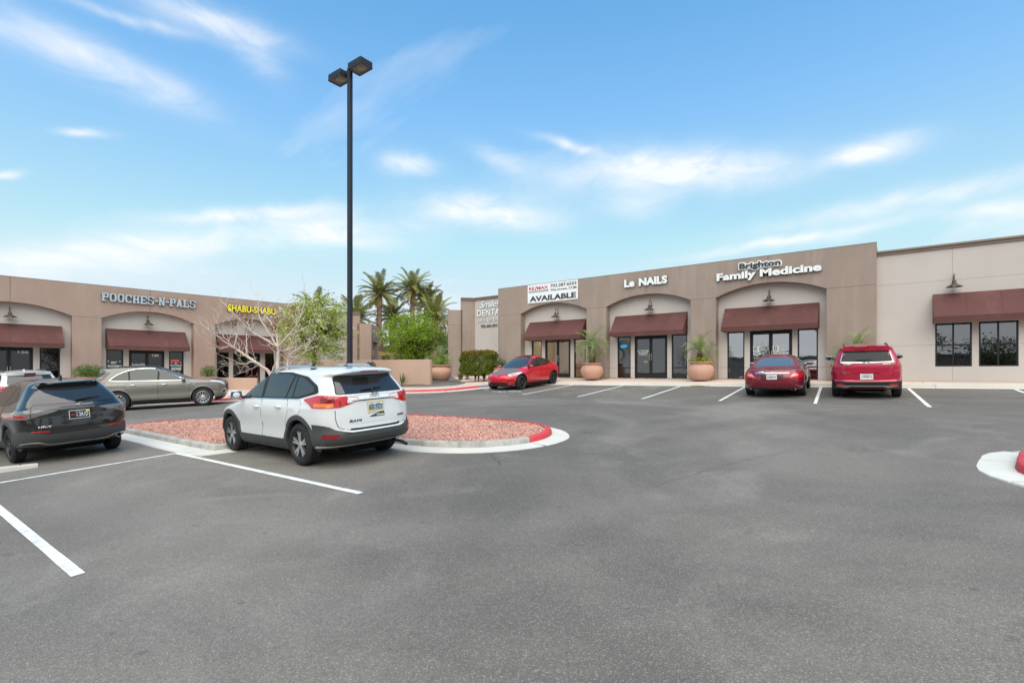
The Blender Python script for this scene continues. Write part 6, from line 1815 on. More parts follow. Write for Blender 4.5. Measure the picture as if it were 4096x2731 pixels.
c.both('fuel_gap', fd(1.04), M_blackgloss, off=.0012, sink=.003); c.both('fuel_door', fd(1.0), paint, off=.0035, sink=.004)
c.arch_trim(M_trimgrey, .072)
c.sill_panel(.235, .425, M_trimgrey, x0=-1.33 + .43, x1=1.33 - .43)
c.band('rear_bumper', .315, [(0, .575), (.45, .575), (.68, .615), (.84, .69), (1.0, .715), (1.3, .72), (1.6, .70)], M_trimgrey, off=.010)
c.band('front_bumper_lower', .235, [(0, .42), (1.0, .46), (1.6, .52)], M_trimgrey, view='V', off=.010)
c.panel('rear_bumper_step', rnd([(-.56, .50), (.56, .50), (.52, .565), (-.52, .565)], .03), 'B', M_trimgrey, off=.016)
tg = rnd([(-.46, .605), (.46, .605), (.66, .66), (.70, .80), (.69, 1.16), (-.69, 1.16), (-.70, .80), (-.66, .66)], .05)
c.panel('tailgate_gap', [(p[0] * 1.014, .88 + (p[1] - .88) * 1.025) for p in tg], 'B', M_trimblack, off=.001, sink=.002)
gate = c.panel('tailgate', tg, 'B', paint, off=.006)
c.panel('tailgate_recess', rnd([(-.40, .70), (.40, .70), (.50, .80), (.42, 1.06), (-.42, 1.06), (-.50, .80)], .04), 'B', paint, off=.010, parent=gate)
c.panel('plate_brow', rnd([(-.44, 1.085), (.44, 1.085), (.42, 1.105), (-.42, 1.105)], .008), 'B', paint, off=.034, parent=gate)
c.panel('plate_brow_shadow', rnd([(-.43, 1.068), (.43, 1.068), (.43, 1.082), (-.43, 1.082)], .004), 'B', M_trimgrey, off=.012, parent=gate)
rg = rnd([(-.645, 1.195), (.645, 1.195), (.60, 1.32), (.55, 1.485), (-.55, 1.485), (-.60, 1.32)], .05)
c.panel('rear_glass_surround', [(p[0] * 1.03, 1.34 + (p[1] - 1.34) * 1.06) for p in rg], 'B', M_trimblack, off=.002)
c.panel('rear_window', rg, 'B', M_carglass, off=.006)
n = 14; vs = []; fs = []
for i in range(n + 1):
    y = -.60 + 1.20 * i / n; q, nn = c.hit('B', (y, 1.545)); e = -.085 * (1 - (abs(y) / .62) ** 4 * .6); zt = 1.585 - .05 * (y / .6) ** 2
    vs += [(q.x + .12, y, zt + .018), (q.x + e, y, zt - .015), (q.x + e + .01, y, zt - .035), (q.x + .10, y, zt - .075)]
for i in range(n):
    for j in range(3): fs.append((i * 4 + j, i * 4 + 4 + j, i * 4 + 5 + j, i * 4 + 1 + j))
fs += [(0, 1, 2, 3), (4 * n + 3, 4 * n + 2, 4 * n + 1, 4 * n)]
spo = mesh_obj('roof_spoiler', vs, fs, paint, c.root, 45)
MB().box((c.hit('B', (0, 1.545))[0].x - .070, 0, 1.548), (.03, .34, .022), .004).build('brake_lamp', M_taild, spo)
for sg in (1, -1):
    w = lambda P: [(sg * p[0], p[1]) for p in P][::1 if sg > 0 else -1]
    tl = c.panel('tail_lamp', rnd(w([(.28, 1.085), (.33, 1.135), (.62, 1.165), (.92, 1.185), (1.08, 1.185), (1.42, 1.125), (1.45, 1.105), (1.27, 1.045), (1.16, .985), (.64, .985), (.42, 1.045)]), .02), 'W', M_tail, off=.013, grid=.05)
    c.panel('amber_lens', rnd(w([(.74, 1.0), (1.10, 1.0), (1.13, 1.06), (.74, 1.06)]), .01), 'W', M_tailo, off=.0155, parent=tl, grid=.05)
    c.panel('dark_lens', rnd(w([(.72, 1.072), (.96, 1.072), (.96, 1.15), (.72, 1.145)]), .01), 'W', M_taild, off=.0155, parent=tl, grid=.05)
    c.panel('reverse_lens', rnd(w([(.30, 1.087), (.34, 1.125), (.50, 1.145), (.52, 1.05), (.43, 1.058)]), .008), 'W', M_tailw, off=.0155, parent=tl, grid=.05)
    c.panel('lamp_seam', w([(.63, .988), (.637, .988), (.637, 1.165), (.63, 1.165)]), 'W', M_blackgloss, off=.0160, parent=tl)
    c.panel('bumper_reflector', rnd(w([(.66, .49), (.93, .50), (.93, .565), (.67, .555)]), .012), 'W', M_taild, off=.014, grid=.05)
c.plate(.955, '631 TCT', M_plateb, M_dark, frame=M_platey, h=.165, extra=lambda o, P: (MB().prism([(-.145, .03), (-.08, .058), (-.02, .034), (.05, .06), (.11, .03), (.145, .045), (.145, .07), (-.145, .07)], -.0082, -.0072, P).build('plate_mountains', M_plate, o)))
st = c.panel('bumper_sticker', [(-.17, .785), (.12, .785), (.12, .80), (.0, .835), (-.17, .87)], 'B', M_dark, off=.0125)
o = c.lathe_at('round_sticker', 'B', (-.585, .99), [(.062, .0078), (.062, .0085), (.0, .0086)], M_plate, 24)
c.badge('970AM', -.53, -.64, .972, 1.0, M_blue, bold=.03, depth=.001)
c.badge('970AM', -.01, -.15, .795, .825, M_plate, bold=.03, depth=.011)
c.badge('RAV4', .50, .28, .735, .772, M_alloyd, bold=.04, shear=.25, depth=.012); c.badge('LIMITED', -.46, -.62, .755, .778, M_alloyd, bold=.03, depth=.012)
em = MB(); q, n = c.hit('B', (0, 1.14))
E_ = lambda a, b, z: [(q.x - .024, a * cos(t), 1.14 + z + b * sin(t)) for t in [k * pi / 12 for k in range(25)]]
em.tube(E_(.085, .058, 0), .0075, 6, cap=False); em.tube(E_(.028, .052, -.002), .006, 6, cap=False); em.tube(E_(.056, .019, .026), .006, 6, cap=False)
em.build('emblem', M_chrome, gate, 60)
c.wiper((.22, 1.225), (-.22, 1.26), (.0, 1.21))
c.wheels(None, 5, 'split', M_alloyd, M_alloy, .236, .225); c.mirrors(.74, 1.16, paint, size=(.075, .125, .09))
c.rails(-1.45, .25, .565, M_alloy, .05)
q, n = c.hit('T', (-1.35, -.05)); MB().lathe([(.05, -.01), (.04, .012), (.012, .02)], 14, TR(q)).tube([(q.x, q.y, q.z + .01), (q.x - .16, q.y, q.z + .24)], [.007, .004], 6).build('antenna_mast', M_trimblack, c.root, 50)
MB().tube([(-1.95, -.52, .30), (-2.26, -.54, .27), (-2.36, -.55, .235)], .028, 12, cap=False).build('exhaust_pipe', M_trimblack, c.root, 50)
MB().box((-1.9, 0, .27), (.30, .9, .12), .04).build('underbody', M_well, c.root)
c.panel('windscreen', rnd([(-.70, 1.13), (.70, 1.13), (.58, 1.52), (-.58, 1.52)], .05), 'F', M_screen, off=.004)
for v in 'LR': c.panel('headlamp', rnd([(1.72, .93), (2.12, .84), (2.18, .80), (2.13, .76), (1.75, .86)], .02), v, M_tailw, off=.006)

# ---- black subcompact crossover at the left edge
paint = CARPAINT('paint_black', (.010, .010, .011), .22)
H = 1.595
sp = spec(2.655, 1.79, H, .345, .405,
    [(.20, 1.95), (.28, 2.10), (.45, 2.22), (.70, 2.24), (.86, 2.18), (.95, 1.98), (1.01, 1.60), (1.05, 1.22), (1.10, 1.02), (1.28, .64), (1.43, .32), (1.50, .06), (1.555, -.2), (1.585, -.5), (1.595, -.75)],
    [(.20, -1.45), (.27, -1.70), (.31, -2.05), (.38, -2.22), (.46, -2.28), (.56, -2.31), (.72, -2.325), (.80, -2.315), (.88, -2.30), (.97, -2.31), (1.03, -2.30), (1.08, -2.245), (1.16, -2.16), (1.28, -2.02), (1.40, -1.86), (1.45, -1.80), (1.50, -1.83), (1.53, -1.82), (1.545, -1.70), (1.565, -1.45), (1.585, -1.15), (1.595, -.92)],
    [(.20, .764), (.27, .826), (.36, .857), (.50, .875), (.62, .868), (.76, .886), (.86, .888), (.95, .875), (1.03, .845), (1.09, .805), (1.20, .745), (1.32, .675), (1.42, .615), (1.49, .56), (1.53, .50), (1.56, .41), (1.583, .27), (1.595, .12)], GLf(H), [(.2, .5), (.75, .54), (1.05, .52), (1.25, .40), (1.45, .34), (1.595, .5)], GNf, GNr, sculpt=lambda x, z: .010 * math.exp(-((z - .98) / .05) ** 2) - .010 * math.exp(-((z - .62) / .10) ** 2) * (abs(x) < .9))
c = Car('hatchback', 'black crossover hatchback with its tailgate to the camera at the left edge', 'car', -15.08, 2.90, 181.5, sp, paint)
c.both('window_surround', rnd([(.98, 1.06), (-1.10, 1.09), (-1.62, 1.20), (-1.36, 1.40), (-.95, 1.495), (-.30, 1.525), (.12, 1.465), (.55, 1.30)], .05), M_trimgrey, off=.002)
for nm, P in (('front_side_window', [(.84, 1.10), (.00, 1.105), (.04, 1.455), (.12, 1.43), (.5, 1.28)]), ('rear_side_window', [(-.08, 1.105), (-.88, 1.115), (-1.02, 1.44), (-.70, 1.485), (-.04, 1.475)]), ('quarter_window', [(-.95, 1.12), (-1.12, 1.125), (-1.52, 1.205), (-1.32, 1.36), (-1.08, 1.43)])):
    c.both(nm, rnd(P, .025), M_carglass, off=.006)
c.door([(.80, .36), (.92, 1.05), (-.03, 1.07), (-.045, .355)], (.10, .96)); c.door([(-.07, .355), (-.055, 1.07), (-.98, 1.085), (-1.03, .90), (-.84, .40)], None)
c.arch_trim(M_trimgrey, .06); c.sill_panel(.23, .38, M_trimgrey)
c.band('rear_bumper', .30, [(0, .56), (.40, .56), (.60, .60), (.80, .645), (1.0, .64), (1.25, .55), (1.5, .46)], M_trimgrey, off=.007)
c.strip('bumper_trim_strip', [(1.0, .40), (.80, .425), (.62, .42), (.45, .365), (0, .36), (-.45, .365), (-.62, .42), (-.80, .425), (-1.0, .40)], 'W', .02, M_alloy, off=.014)
c.panel('bumper_valance', rnd([(-.66, .315), (.66, .315), (.56, .345), (-.56, .345)], .01), 'W', M_trimgrey, off=.012)
tg = rnd([(-.50, .66), (.50, .66), (.66, .80), (.69, .92), (.66, 1.10), (-.66, 1.10), (-.69, .92), (-.66, .80)], .05)
c.panel('tailgate_gap', [(p[0] * 1.014, .88 + (p[1] - .88) * 1.025) for p in tg], 'B', M_well, off=.001, sink=.002)
gate = c.panel('tailgate', tg, 'B', paint, off=.006)
rg = rnd([(-.66, 1.125), (.66, 1.125), (.57, 1.29), (.46, 1.415), (-.46, 1.415), (-.57, 1.29)], .06)
c.panel('rear_window', rg, 'B', M_carglass, off=.005)
c.panel('roof_spoiler', rnd([(-.47, 1.445), (.47, 1.445), (.42, 1.50), (-.42, 1.50)], .02), 'B', paint, off=.05, sink=.05)
for sg in (1, -1):
    w = lambda P: [(sg * p[0], p[1]) for p in P][::1 if sg > 0 else -1]
    tl = c.panel('tail_lamp', rnd(w([(.30, 1.01), (.42, .965), (.60, .92), (.76, .865), (1.0, .875), (1.20, .93), (1.22, .985), (1.02, 1.02), (.74, 1.03), (.42, 1.025)]), .025), 'W', M_tails, off=.012, grid=.05, label='smoked tail lamp with a red corner')
    c.panel('red_lens', rnd(w([(.74, .90), (.98, .90), (1.10, .94), (1.12, .97), (.95, .945), (.84, .95)]), .012), 'W', M_tail, off=.0145, parent=tl, grid=.05)
    c.panel('lamp_seam', w([(.70, .885), (.706, .885), (.706, 1.03), (.70, 1.03)]), 'W', M_blackgloss, off=.015, parent=tl)
    P = [(.45, .605), (.69, .625), (.69, .645), (.45, .628)]; P = [(sg * p[0], p[1]) for p in P]; P = P if sg > 0 else P[::-1]
    c.panel('bumper_reflector', rnd(P, .006), 'B', M_tail, off=.012)
def hem(car, z, w, h, par, mat=M_chrome, y=0):
    q, n = car.hit('B', (y, z)); x = q.x - .014; m = MB(); r = .009
    m.tube([(x, y - w, z + h), (x, y - w * .62, z + .0), (x, y - w * .8, z - h)], r, 6); m.tube([(x, y + w, z + h), (x, y + w * .62, z), (x, y + w * .8, z - h)], r, 6); m.tube([(x, y - w * .62, z), (x, y + w * .62, z)], r, 6)
    P = rnd([(y - w * 1.3, z - h * 1.3), (y + w * 1.3, z - h * 1.3), (y + w * 1.5, z + h * 1.3), (y - w * 1.5, z + h * 1.3)], .02); m.tube([(x, p[0], p[1]) for p in P + P[:1]], .005, 6, cap=False)
    m.build('emblem', mat, par, 60)
hem(c, 1.085, .042, .034, gate)
def np_extra(o, P):
    text_obj('lettering', 'UFC', (-.135, -.06, -.02, .015), P @ TR((0, -.0078, 0)) @ UP, M_red, o, .03, .2)
    text_obj('lettering', 'H\nW', (-.052, -.022, -.045, .042), P @ TR((0, -.0078, 0)) @ UP, M_plate, o, .02)
    MB().box((.125, -.0072, .058), (.045, .002, .025), 0, P).build('plate_tab', M_yellow, o)
o = c.plate(.90, ' ', M_plated, M_plate, top=('NEVADA', M_plateb), extra=np_extra) if False else None
q, n = c.hit('B', (0, .90)); P = TR((q.x - .018, 0, .895)) @ RZ(-pi / 2)
o = MB().box((0, 0, 0), (.31, .012, .155), .004, P).build('licence_plate', M_plated, c.root)
fr = MB()
for cx, cz, sx, sz in ((-.155, 0, .008, .163), (.155, 0, .008, .163), (0, .0775, .31, .008), (0, -.0775, .31, .008)): fr.box((cx, -.003, cz), (sx, .014, sz), .002, P)
fr.build('plate_frame', M_plate, o); np_extra(o, P)
text_obj('lettering', '3A1D', (-.008, .135, -.045, .042), P @ TR((0, -.0078, 0)) @ UP, M_plate, o, .02)
text_obj('lettering', 'NEVADA', (-.07, .06, .05, .07), P @ TR((0, -.0078, 0)) @ UP, M_plateb, o, .01)
c.badge('HR-V', .60, .42, .70, .732, M_plate, bold=.03); c.badge('SPORT', -.48, -.64, .79, .815, M_alloyd, bold=.02)
c.wiper((.02, 1.165), (-.40, 1.195), (.0, 1.15)); c.fin(-1.20, M_blackgloss, .075)
c.lathe_at('exhaust_tip', 'B', (-.66, .385), [(.05, -.06), (.052, .03), (.044, .032), (.040, -.04)], M_chrome, 24, tilt=RY(-pi / 2), sx=1); MB().lathe([(.04, 0), (.001, .001)], 16, TR((-2.17, -.66, .385)) @ RY(-pi / 2)).build('exhaust_bore', M_well, c.root)
c.wheels(None, 5, 'y', M_alloyd, M_alloyd, .225, .215); c.mirrors(.80, 1.13, paint)
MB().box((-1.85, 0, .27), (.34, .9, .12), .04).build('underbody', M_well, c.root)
MB().tube([(-1.9, .35, .24), (-1.98, .1, .20), (-1.98, -.2, .20), (-1.9, -.45, .26)], .025, 8).build('exhaust_pipe', M_alloyd, c.root, 50)

# ---- white SUV beyond it
paint = pm('paint_white', (0, 0, 0))
H = 1.74
sp = spec(2.75, 1.90, H, .37, .43,
    [(.22, 2.0), (.40, 2.25), (.75, 2.30), (.95, 2.18), (1.05, 1.75), (1.11, 1.25), (1.18, 1.05), (1.38, .66), (1.54, .34), (1.64, .0), (1.70, -.3), (1.74, -.7)],
    [(.22, -1.5), (.32, -2.0), (.44, -2.28), (.70, -2.36), (.85, -2.33), (1.08, -2.30), (1.18, -2.25), (1.34, -2.14), (1.50, -2.02), (1.56, -1.98), (1.60, -2.03), (1.63, -2.02), (1.66, -1.88), (1.70, -1.5), (1.74, -1.0)],
    suv_width(.94, H, 1.14), GLf(H), GLr(H), GNf, GNr)
c = Car('white_suv', 'white SUV mostly hidden behind the black hatchback', 'car', -28.1, 4.45, 183, sp, paint)
c.both('window_surround', rnd([(1.0, 1.15), (-1.30, 1.17), (-1.90, 1.22), (-1.96, 1.36), (-1.72, 1.56), (-.9, 1.63), (-.2, 1.63), (.2, 1.55), (.6, 1.38)], .06), M_trimblack, off=.002)
for P in ([(.86, 1.18), (.0, 1.18), (.05, 1.57), (.2, 1.5)], [(-.08, 1.18), (-.9, 1.185), (-.98, 1.585), (-.06, 1.59)], [(-1.0, 1.19), (-1.32, 1.20), (-1.86, 1.25), (-1.88, 1.35), (-1.66, 1.52), (-1.06, 1.58)]): c.both('side_window', rnd(P, .04), M_carglass, off=.006)
c.panel('rear_window', rnd([(-.68, 1.21), (.68, 1.21), (.60, 1.53), (-.60, 1.53)], .03), 'B', M_carglass, off=.005)
c.panel('roof_spoiler', rnd([(-.62, 1.575), (.62, 1.575), (.58, 1.62), (-.58, 1.62)], .02), 'B', paint, off=.05, sink=.05)
c.panel('brake_lamp', [(-.16, 1.592), (.16, 1.592), (.16, 1.608), (-.16, 1.608)], 'B', M_taild, off=.056)
c.mirror('tail_lamp', rnd([(.62, 1.0), (.86, 1.0), (.84, 1.16), (.70, 1.16)], .02), 'B', M_tail, off=.01)
c.rails(-1.6, .2, .60, M_trimgrey, .04); c.fin(-1.25, paint, .05); c.wiper((.02, 1.245), (-.40, 1.26), (.0, 1.23))
c.wheels(None, 5, 'split', M_alloyd, M_alloy, .24, .235); c.mirrors(.86, 1.2, paint); c.arch_trim(M_trimblack, .05)
c.plate(.88, '214 KJD', M_plate, M_dark) if False else None

# ---- silver crossover by the left shops
paint = CARPAINT('paint_warm_silver', (.185, .172, .152), .36, .2)
H = 1.675
sp = spec(2.857, 1.90, H, .382, .435,
    [(.20, 2.05), (.30, 2.22), (.50, 2.36), (.72, 2.39), (.95, 2.375), (1.03, 2.29), (1.08, 2.06), (1.115, 1.62), (1.145, 1.26), (1.18, 1.07), (1.32, .68), (1.46, .36), (1.55, .10), (1.61, -.18), (1.65, -.5), (1.675, -.85)],
    [(.20, -1.55), (.28, -1.95), (.34, -2.28), (.50, -2.42), (.66, -2.44), (.80, -2.42), (1.00, -2.40), (1.12, -2.35), (1.22, -2.24), (1.34, -2.08), (1.46, -1.92), (1.52, -1.98), (1.56, -2.02), (1.585, -1.96), (1.615, -1.7), (1.65, -1.35), (1.675, -1.05)],
    suv_width(.945, H, 1.09), GLf(H), GLr(H), GNf, GNr,
    sculpt=lambda x, z: .012 * math.exp(-((z - 1.0) / .05) ** 2) - .014 * math.exp(-((z - .66) / .10) ** 2) * (abs(x) < .9))
ST = lambda z: z if z < 1.17 else 1.17 + (z - 1.17) * 1.19
for k_ in ('front', 'rear', 'width'): sp[k_] = [(ST(z), x) for z, x in sp[k_]]
for k_ in ('Lf', 'Lr'): sp[k_] = [(ST(z), x) for z, x in sp[k_]]
SP = lambda P: [(x, ST(z)) for x, z in P]; sp['Lf'] = [(.2, .6), (.9, .62), (1.08, .66), (1.16, .5), (1.25, .40), (1.73, .35)]
c = Car('silver_crossover', 'warm silver crossover standing along the red kerb, nose to the right', 'car', -24.66, 8.42, 66.5, sp, paint)
WO = [(.86, 1.11), (-1.42, 1.175), (-1.70, 1.21), (-1.40, 1.40), (-.95, 1.535), (-.40, 1.565), (.02, 1.52), (.42, 1.37), (.72, 1.19)]
c.both('window_surround', rnd(SP(WO), .05), M_trimblack, off=.002)
for v in 'LR':
    c.strip('window_chrome', [(.80, 1.115), (-.4, 1.145), (-1.42, 1.177), (-1.68, 1.212)], v, .022, M_chrome, off=.010)
    c.strip('window_chrome', SP([(-1.68, 1.205), (-1.40, 1.39), (-.95, 1.535), (-.40, 1.565), (.02, 1.52), (.42, 1.37), (.74, 1.17)]), v, .020, M_chrome, off=.010)
for nm, P in (('front_side_window', [(.74, 1.135), (-.06, 1.145), (-.02, 1.52), (.04, 1.49), (.40, 1.345)]), ('rear_side_window', [(-.13, 1.155), (-1.0, 1.18), (-1.02, 1.50), (-.5, 1.548), (-.09, 1.54)]), ('quarter_window', [(-1.06, 1.185), (-1.42, 1.195), (-1.62, 1.215), (-1.38, 1.37), (-1.08, 1.48)])):
    c.both(nm, rnd(SP(P), .03), M_carglass, off=.007)
c.both('rear_corner_glass', rnd(SP([(-1.90, 1.20), (-2.12, 1.20), (-1.90, 1.43), (-1.62, 1.48)]), .03), M_carglass, off=.006)
c.door([(.93, .38), (1.0, 1.08), (-.085, 1.105), (-.10, .375)], (.10, .97), hmat=M_chrome); c.door([(-.125, .375), (-.11, 1.105), (-1.12, 1.125), (-1.16, .92), (-.94, .44)], (-.92, .99), hmat=M_chrome)
c.both('door_chrome_strip', [(.92, .475), (-.88, .455), (-.88, .475), (.92, .495)], M_chrome, off=.010)
c.sill_panel(.22, .385, M_trimblack, x0=-.99, x1=.99); c.arch_trim(paint, .05, 10, 170, .006)
c.band('rear_bumper_lower', .30, [(0, .45), (1.0, .45), (1.6, .42)], M_trimblack, off=.008); c.band('front_bumper_lower', .22, [(0, .36), (1.0, .36), (1.6, .38)], M_trimblack, view='V', off=.008)
for v in 'LR':
    c.panel('tail_lamp', rnd([(-1.78, 1.145), (-2.30, 1.11), (-2.38, 1.04), (-2.34, 1.0), (-2.12, 1.06), (-1.80, 1.105)], .015), v, M_tail, off=.010, grid=.05)
    c.panel('headlamp', rnd([(1.72, 1.06), (2.05, 1.015), (2.20, .96), (2.26, .86), (2.20, .86), (2.06, .96), (1.74, 1.03)], .015), v, M_tailw, off=.008, grid=.05)
    c.panel('side_marker', rnd([(1.90, .70), (1.97, .70), (2.0, .76), (1.93, .76)], .01), v, M_tailo, off=.006)
    c.panel('fog_lamp_bezel', rnd([(2.08, .52), (2.26, .52), (2.30, .66), (2.16, .66)], .02), v, M_chrome, off=.006)
    c.panel('fog_lamp_recess', rnd([(2.12, .53), (2.24, .53), (2.28, .64), (2.19, .64)], .015), v, M_trimblack, off=.009)
c.panel('grille', rnd([(-.50, .58), (.50, .58), (.62, .80), (.46, .90), (-.46, .90), (-.62, .80)], .04), 'F', M_trimblack, off=.006)
for z in (.64, .70, .76, .82): c.strip('grille_bar', [(-.50, z), (0, z), (.50, z)], 'F', .014, M_chrome, off=.012)
c.panel('windscreen', rnd(SP([(-.70, 1.16), (.70, 1.16), (.58, 1.54), (-.58, 1.54)]), .05), 'F', M_screen, off=.004)
c.panel('rear_window', rnd(SP([(-.66, 1.16), (.66, 1.16), (.56, 1.44), (-.56, 1.44)]), .05), 'B', M_carglass, off=.004)
c.panel('roof_spoiler', rnd(SP([(-.58, 1.50), (.58, 1.50), (.54, 1.565), (-.54, 1.565)]), .02), 'B', paint, off=.07, sink=.07)
for v in 'LR': c.panel('fender_emblem', [(1.10, .935), (1.17, .935), (1.165, .965), (1.105, .965)], v, M_chrome, off=.006)
c.wheels(None, 12, 'plain', M_alloy, M_alloy, .245, .235); c.mirrors(.80, 1.16, paint, size=(.08, .125, .085)); c.rails(-1.5, .1, .60, M_alloyd, .022)
c.fin(-1.35, paint, .05)

# ---- red electric hatchback facing out of its stall
paint = CARPAINT('paint_bright_red', (.60, .008, .024), .28, .15)
M_wrap = pm('matt_grey_wrap', (.16, .16, .155), .45, .2)
H = 1.624
sp = spec(2.89, 1.92, H, .352, .405,
    [(.18, 2.02), (.26, 2.18), (.40, 2.30), (.55, 2.345), (.66, 2.33), (.74, 2.24), (.80, 2.08), (.86, 1.80), (.92, 1.50), (.98, 1.24), (1.04, 1.08), (1.20, .78), (1.38, .42), (1.48, .18), (1.55, -.04), (1.595, -.26), (1.624, -.5)],
    [(.18, -2.0), (.28, -2.18), (.45, -2.32), (.65, -2.38), (.85, -2.37), (.98, -2.34), (1.06, -2.34), (1.10, -2.24), (1.16, -2.05), (1.26, -1.76), (1.38, -1.38), (1.48, -1.05), (1.55, -.82), (1.595, -.66), (1.624, -.54)],
    [(.18, .80), (.26, .88), (.36, .92), (.50, .945), (.62, .945), (.74, .955), (.85, .95), (.93, .93), (1.0, .90), (1.08, .86), (1.25, .78), (1.40, .70), (1.50, .635), (1.56, .56), (1.60, .42), (1.615, .28), (1.624, .12)],
    [(.18, .8), (.6, .95), (.85, 1.1), (.98, .8), (1.08, .5), (1.5, .42), (1.624, .3)], [(.18, .55), (.8, .6), (1.05, .6), (1.2, .55), (1.5, .4), (1.624, .3)], [(.18, 2.3), (1.0, 2.4), (1.1, 2.8), (1.624, 2.3)], [(.18, 2.6), (1.0, 2.6), (1.2, 3.0), (1.624, 2.3)], flare=.03, barrel=.05)
c = Car('red_electric_car', 'bright red electric hatchback with matt grey hood facing out of its stall', 'car', -15.50, 21.62, 270.5, sp, paint)
c.both('window_surround', rnd([(.98, 1.02), (-.70, 1.08), (-1.42, 1.185), (-1.30, 1.29), (-.85, 1.44), (-.40, 1.515), (0, 1.49), (.40, 1.34), (.80, 1.12)], .06), M_blackgloss, off=.003)
for nm, P in (('front_side_window', [(.84, 1.06), (-.14, 1.09), (-.10, 1.46), (.0, 1.45), (.38, 1.30)]), ('rear_side_window', [(-.20, 1.09), (-1.02, 1.125), (-.98, 1.37), (-.45, 1.475), (-.16, 1.47)]), ('quarter_window', [(-1.07, 1.13), (-1.36, 1.19), (-1.27, 1.27), (-1.03, 1.355)])): c.both(nm, rnd(P, .03), M_carglass, off=.007)
c.door([(.88, .36), (.96, 1.00), (-.16, 1.065), (-.17, .355)], (.0, .93), hmat=None); c.door([(-.195, .355), (-.185, 1.065), (-1.05, 1.11), (-1.14, .90), (-.98, .45)], (-.92, .96))
c.panel('windscreen', rnd([(-.76, 1.03), (.76, 1.03), (.66, 1.30), (.55, 1.48), (-.55, 1.48), (-.66, 1.30)], .06), 'F', M_screen, off=.004)
c.panel('glass_roof', rnd([(.10, -.48), (.10, .48), (-.9, .42), (-.9, -.42)], .08), 'T', M_blackgloss, off=.004)
c.panel('hood', rnd([(2.02, -.42), (2.10, 0), (2.02, .42), (1.70, .62), (1.18, .72), (1.10, 0), (1.18, -.72), (1.70, -.62)], .06), 'T', M_wrap, off=.005, sink=.004, label='matt grey wrapped hood')
for v in 'LR':
    sg = 1 if v == 'L' else -1
    P = [(.52, .76), (.66, .70), (.86, .745), (.90, .80), (.84, .86), (.66, .815)]; P = [(sg * p[0], p[1]) for p in P]; P = P if sg > 0 else P[::-1]
    hl_ = c.panel('headlamp', rnd(P, .02), 'F', M_tailw, off=.008, grid=.05)
    P = [(.60, .755), (.70, .73), (.82, .76), (.80, .79), (.68, .775)]; P = [(sg * p[0], p[1]) for p in P]; P = P if sg > 0 else P[::-1]
    c.panel('projector', rnd(P, .01), 'F', M_tails, off=.0105, parent=hl_, grid=.05)
    P = [(.56, .46), (.80, .48), (.78, .54), (.58, .50)]; P = [(sg * p[0], p[1]) for p in P]; P = P if sg > 0 else P[::-1]
    c.panel('fog_slot', rnd(P, .012), 'F', M_trimblack, off=.006)
    c.panel('camera_repeater', [(1.07, .80), (1.16, .83), (1.15, .85), (1.06, .82)], v, M_chrome, off=.006)
c.panel('lower_grille', rnd([(-.52, .285), (.52, .285), (.56, .34), (.50, .40), (-.50, .40), (-.56, .34)], .03), 'F', M_trimblack, off=.006)
c.panel('front_lip', rnd([(-.62, .20), (.62, .20), (.66, .255), (-.66, .255)], .02), 'F', M_trimblack, off=.012)
c.strip('bumper_crease_shade', [(-.62, .56), (0, .60), (.62, .56)], 'F', .006, M_taild, off=.001)  # crease shade drawn as a thin dark red strip
c.sill_panel(.20, .315, M_trimblack, x0=-1.02, x1=1.02); c.arch_trim(M_trimblack, .035, 0, 180, .006)
q, n = c.hit('F', (0, .70)); em = MB(); em.tube([(q.x + .008, 0, .665), (q.x + .006, 0, .715)], .008, 6); em.tube([(q.x + .004, -.03, .712), (q.x + .008, 0, .72), (q.x + .004, .03, .712)], .007, 6); em.build('emblem', M_chrome, c.root)
c.wheels(None, 9, 'plain', M_alloyd, M_alloyd, .240, .245); c.mirrors(.74, 1.10, paint, size=(.07, .11, .07))
c.panel('rear_window', rnd([(-.60, 1.13), (.60, 1.13), (.5, 1.42), (-.5, 1.42)], .06), 'B', M_carglass, off=.005)
for sg in (1, -1):
    P = [(.34, .90), (.80, .90), (.80, 1.0), (.5, 1.0)]; P = [(sg * p[0], p[1]) for p in P]; P = P if sg > 0 else P[::-1]; c.panel('tail_lamp', rnd(P, .02), 'B', M_tail, off=.008)

# ---- maroon coupe-like sedan
paint = CARPAINT('paint_maroon', (.20, .010, .026), .26, .2)
H = 1.405
sp = spec(2.854, 1.873, H, .335, .385,
    [(.17, 2.0), (.28, 2.22), (.50, 2.35), (.65, 2.33), (.74, 2.20), (.82, 1.85), (.88, 1.45), (.93, 1.10), (.98, .95), (1.12, .60), (1.24, .25), (1.32, -.05), (1.375, -.35), (1.405, -.65)],
    [(.17, -1.6), (.23, -1.95), (.28, -2.38), (.42, -2.52), (.58, -2.56), (.70, -2.555), (.80, -2.53), (.885, -2.50), (.93, -2.45), (.96, -2.28), (.985, -2.02), (1.00, -1.88), (1.06, -1.72), (1.15, -1.50), (1.24, -1.26), (1.32, -1.02), (1.375, -.84), (1.405, -.72)],
    [(.17, .78), (.26, .86), (.38, .90), (.52, .93), (.66, .925), (.78, .92), (.86, .895), (.93, .86), (1.0, .80), (1.10, .725), (1.22, .645), (1.30, .58), (1.35, .49), (1.385, .34), (1.405, .13)],
    [(.17, .7), (.7, .9), (.88, 1.1), (.95, .6), (1.3, .42), (1.405, .35)], [(.17, .6), (.7, .68), (.92, .72), (.98, .55), (1.05, .42), (1.3, .38), (1.405, .35)], [(.17, 2.4), (.95, 2.6), (1.405, 2.4)], [(.17, 2.6), (.92, 2.6), (1.03, 3.0), (1.405, 2.4)], flare=.02, barrel=.055)
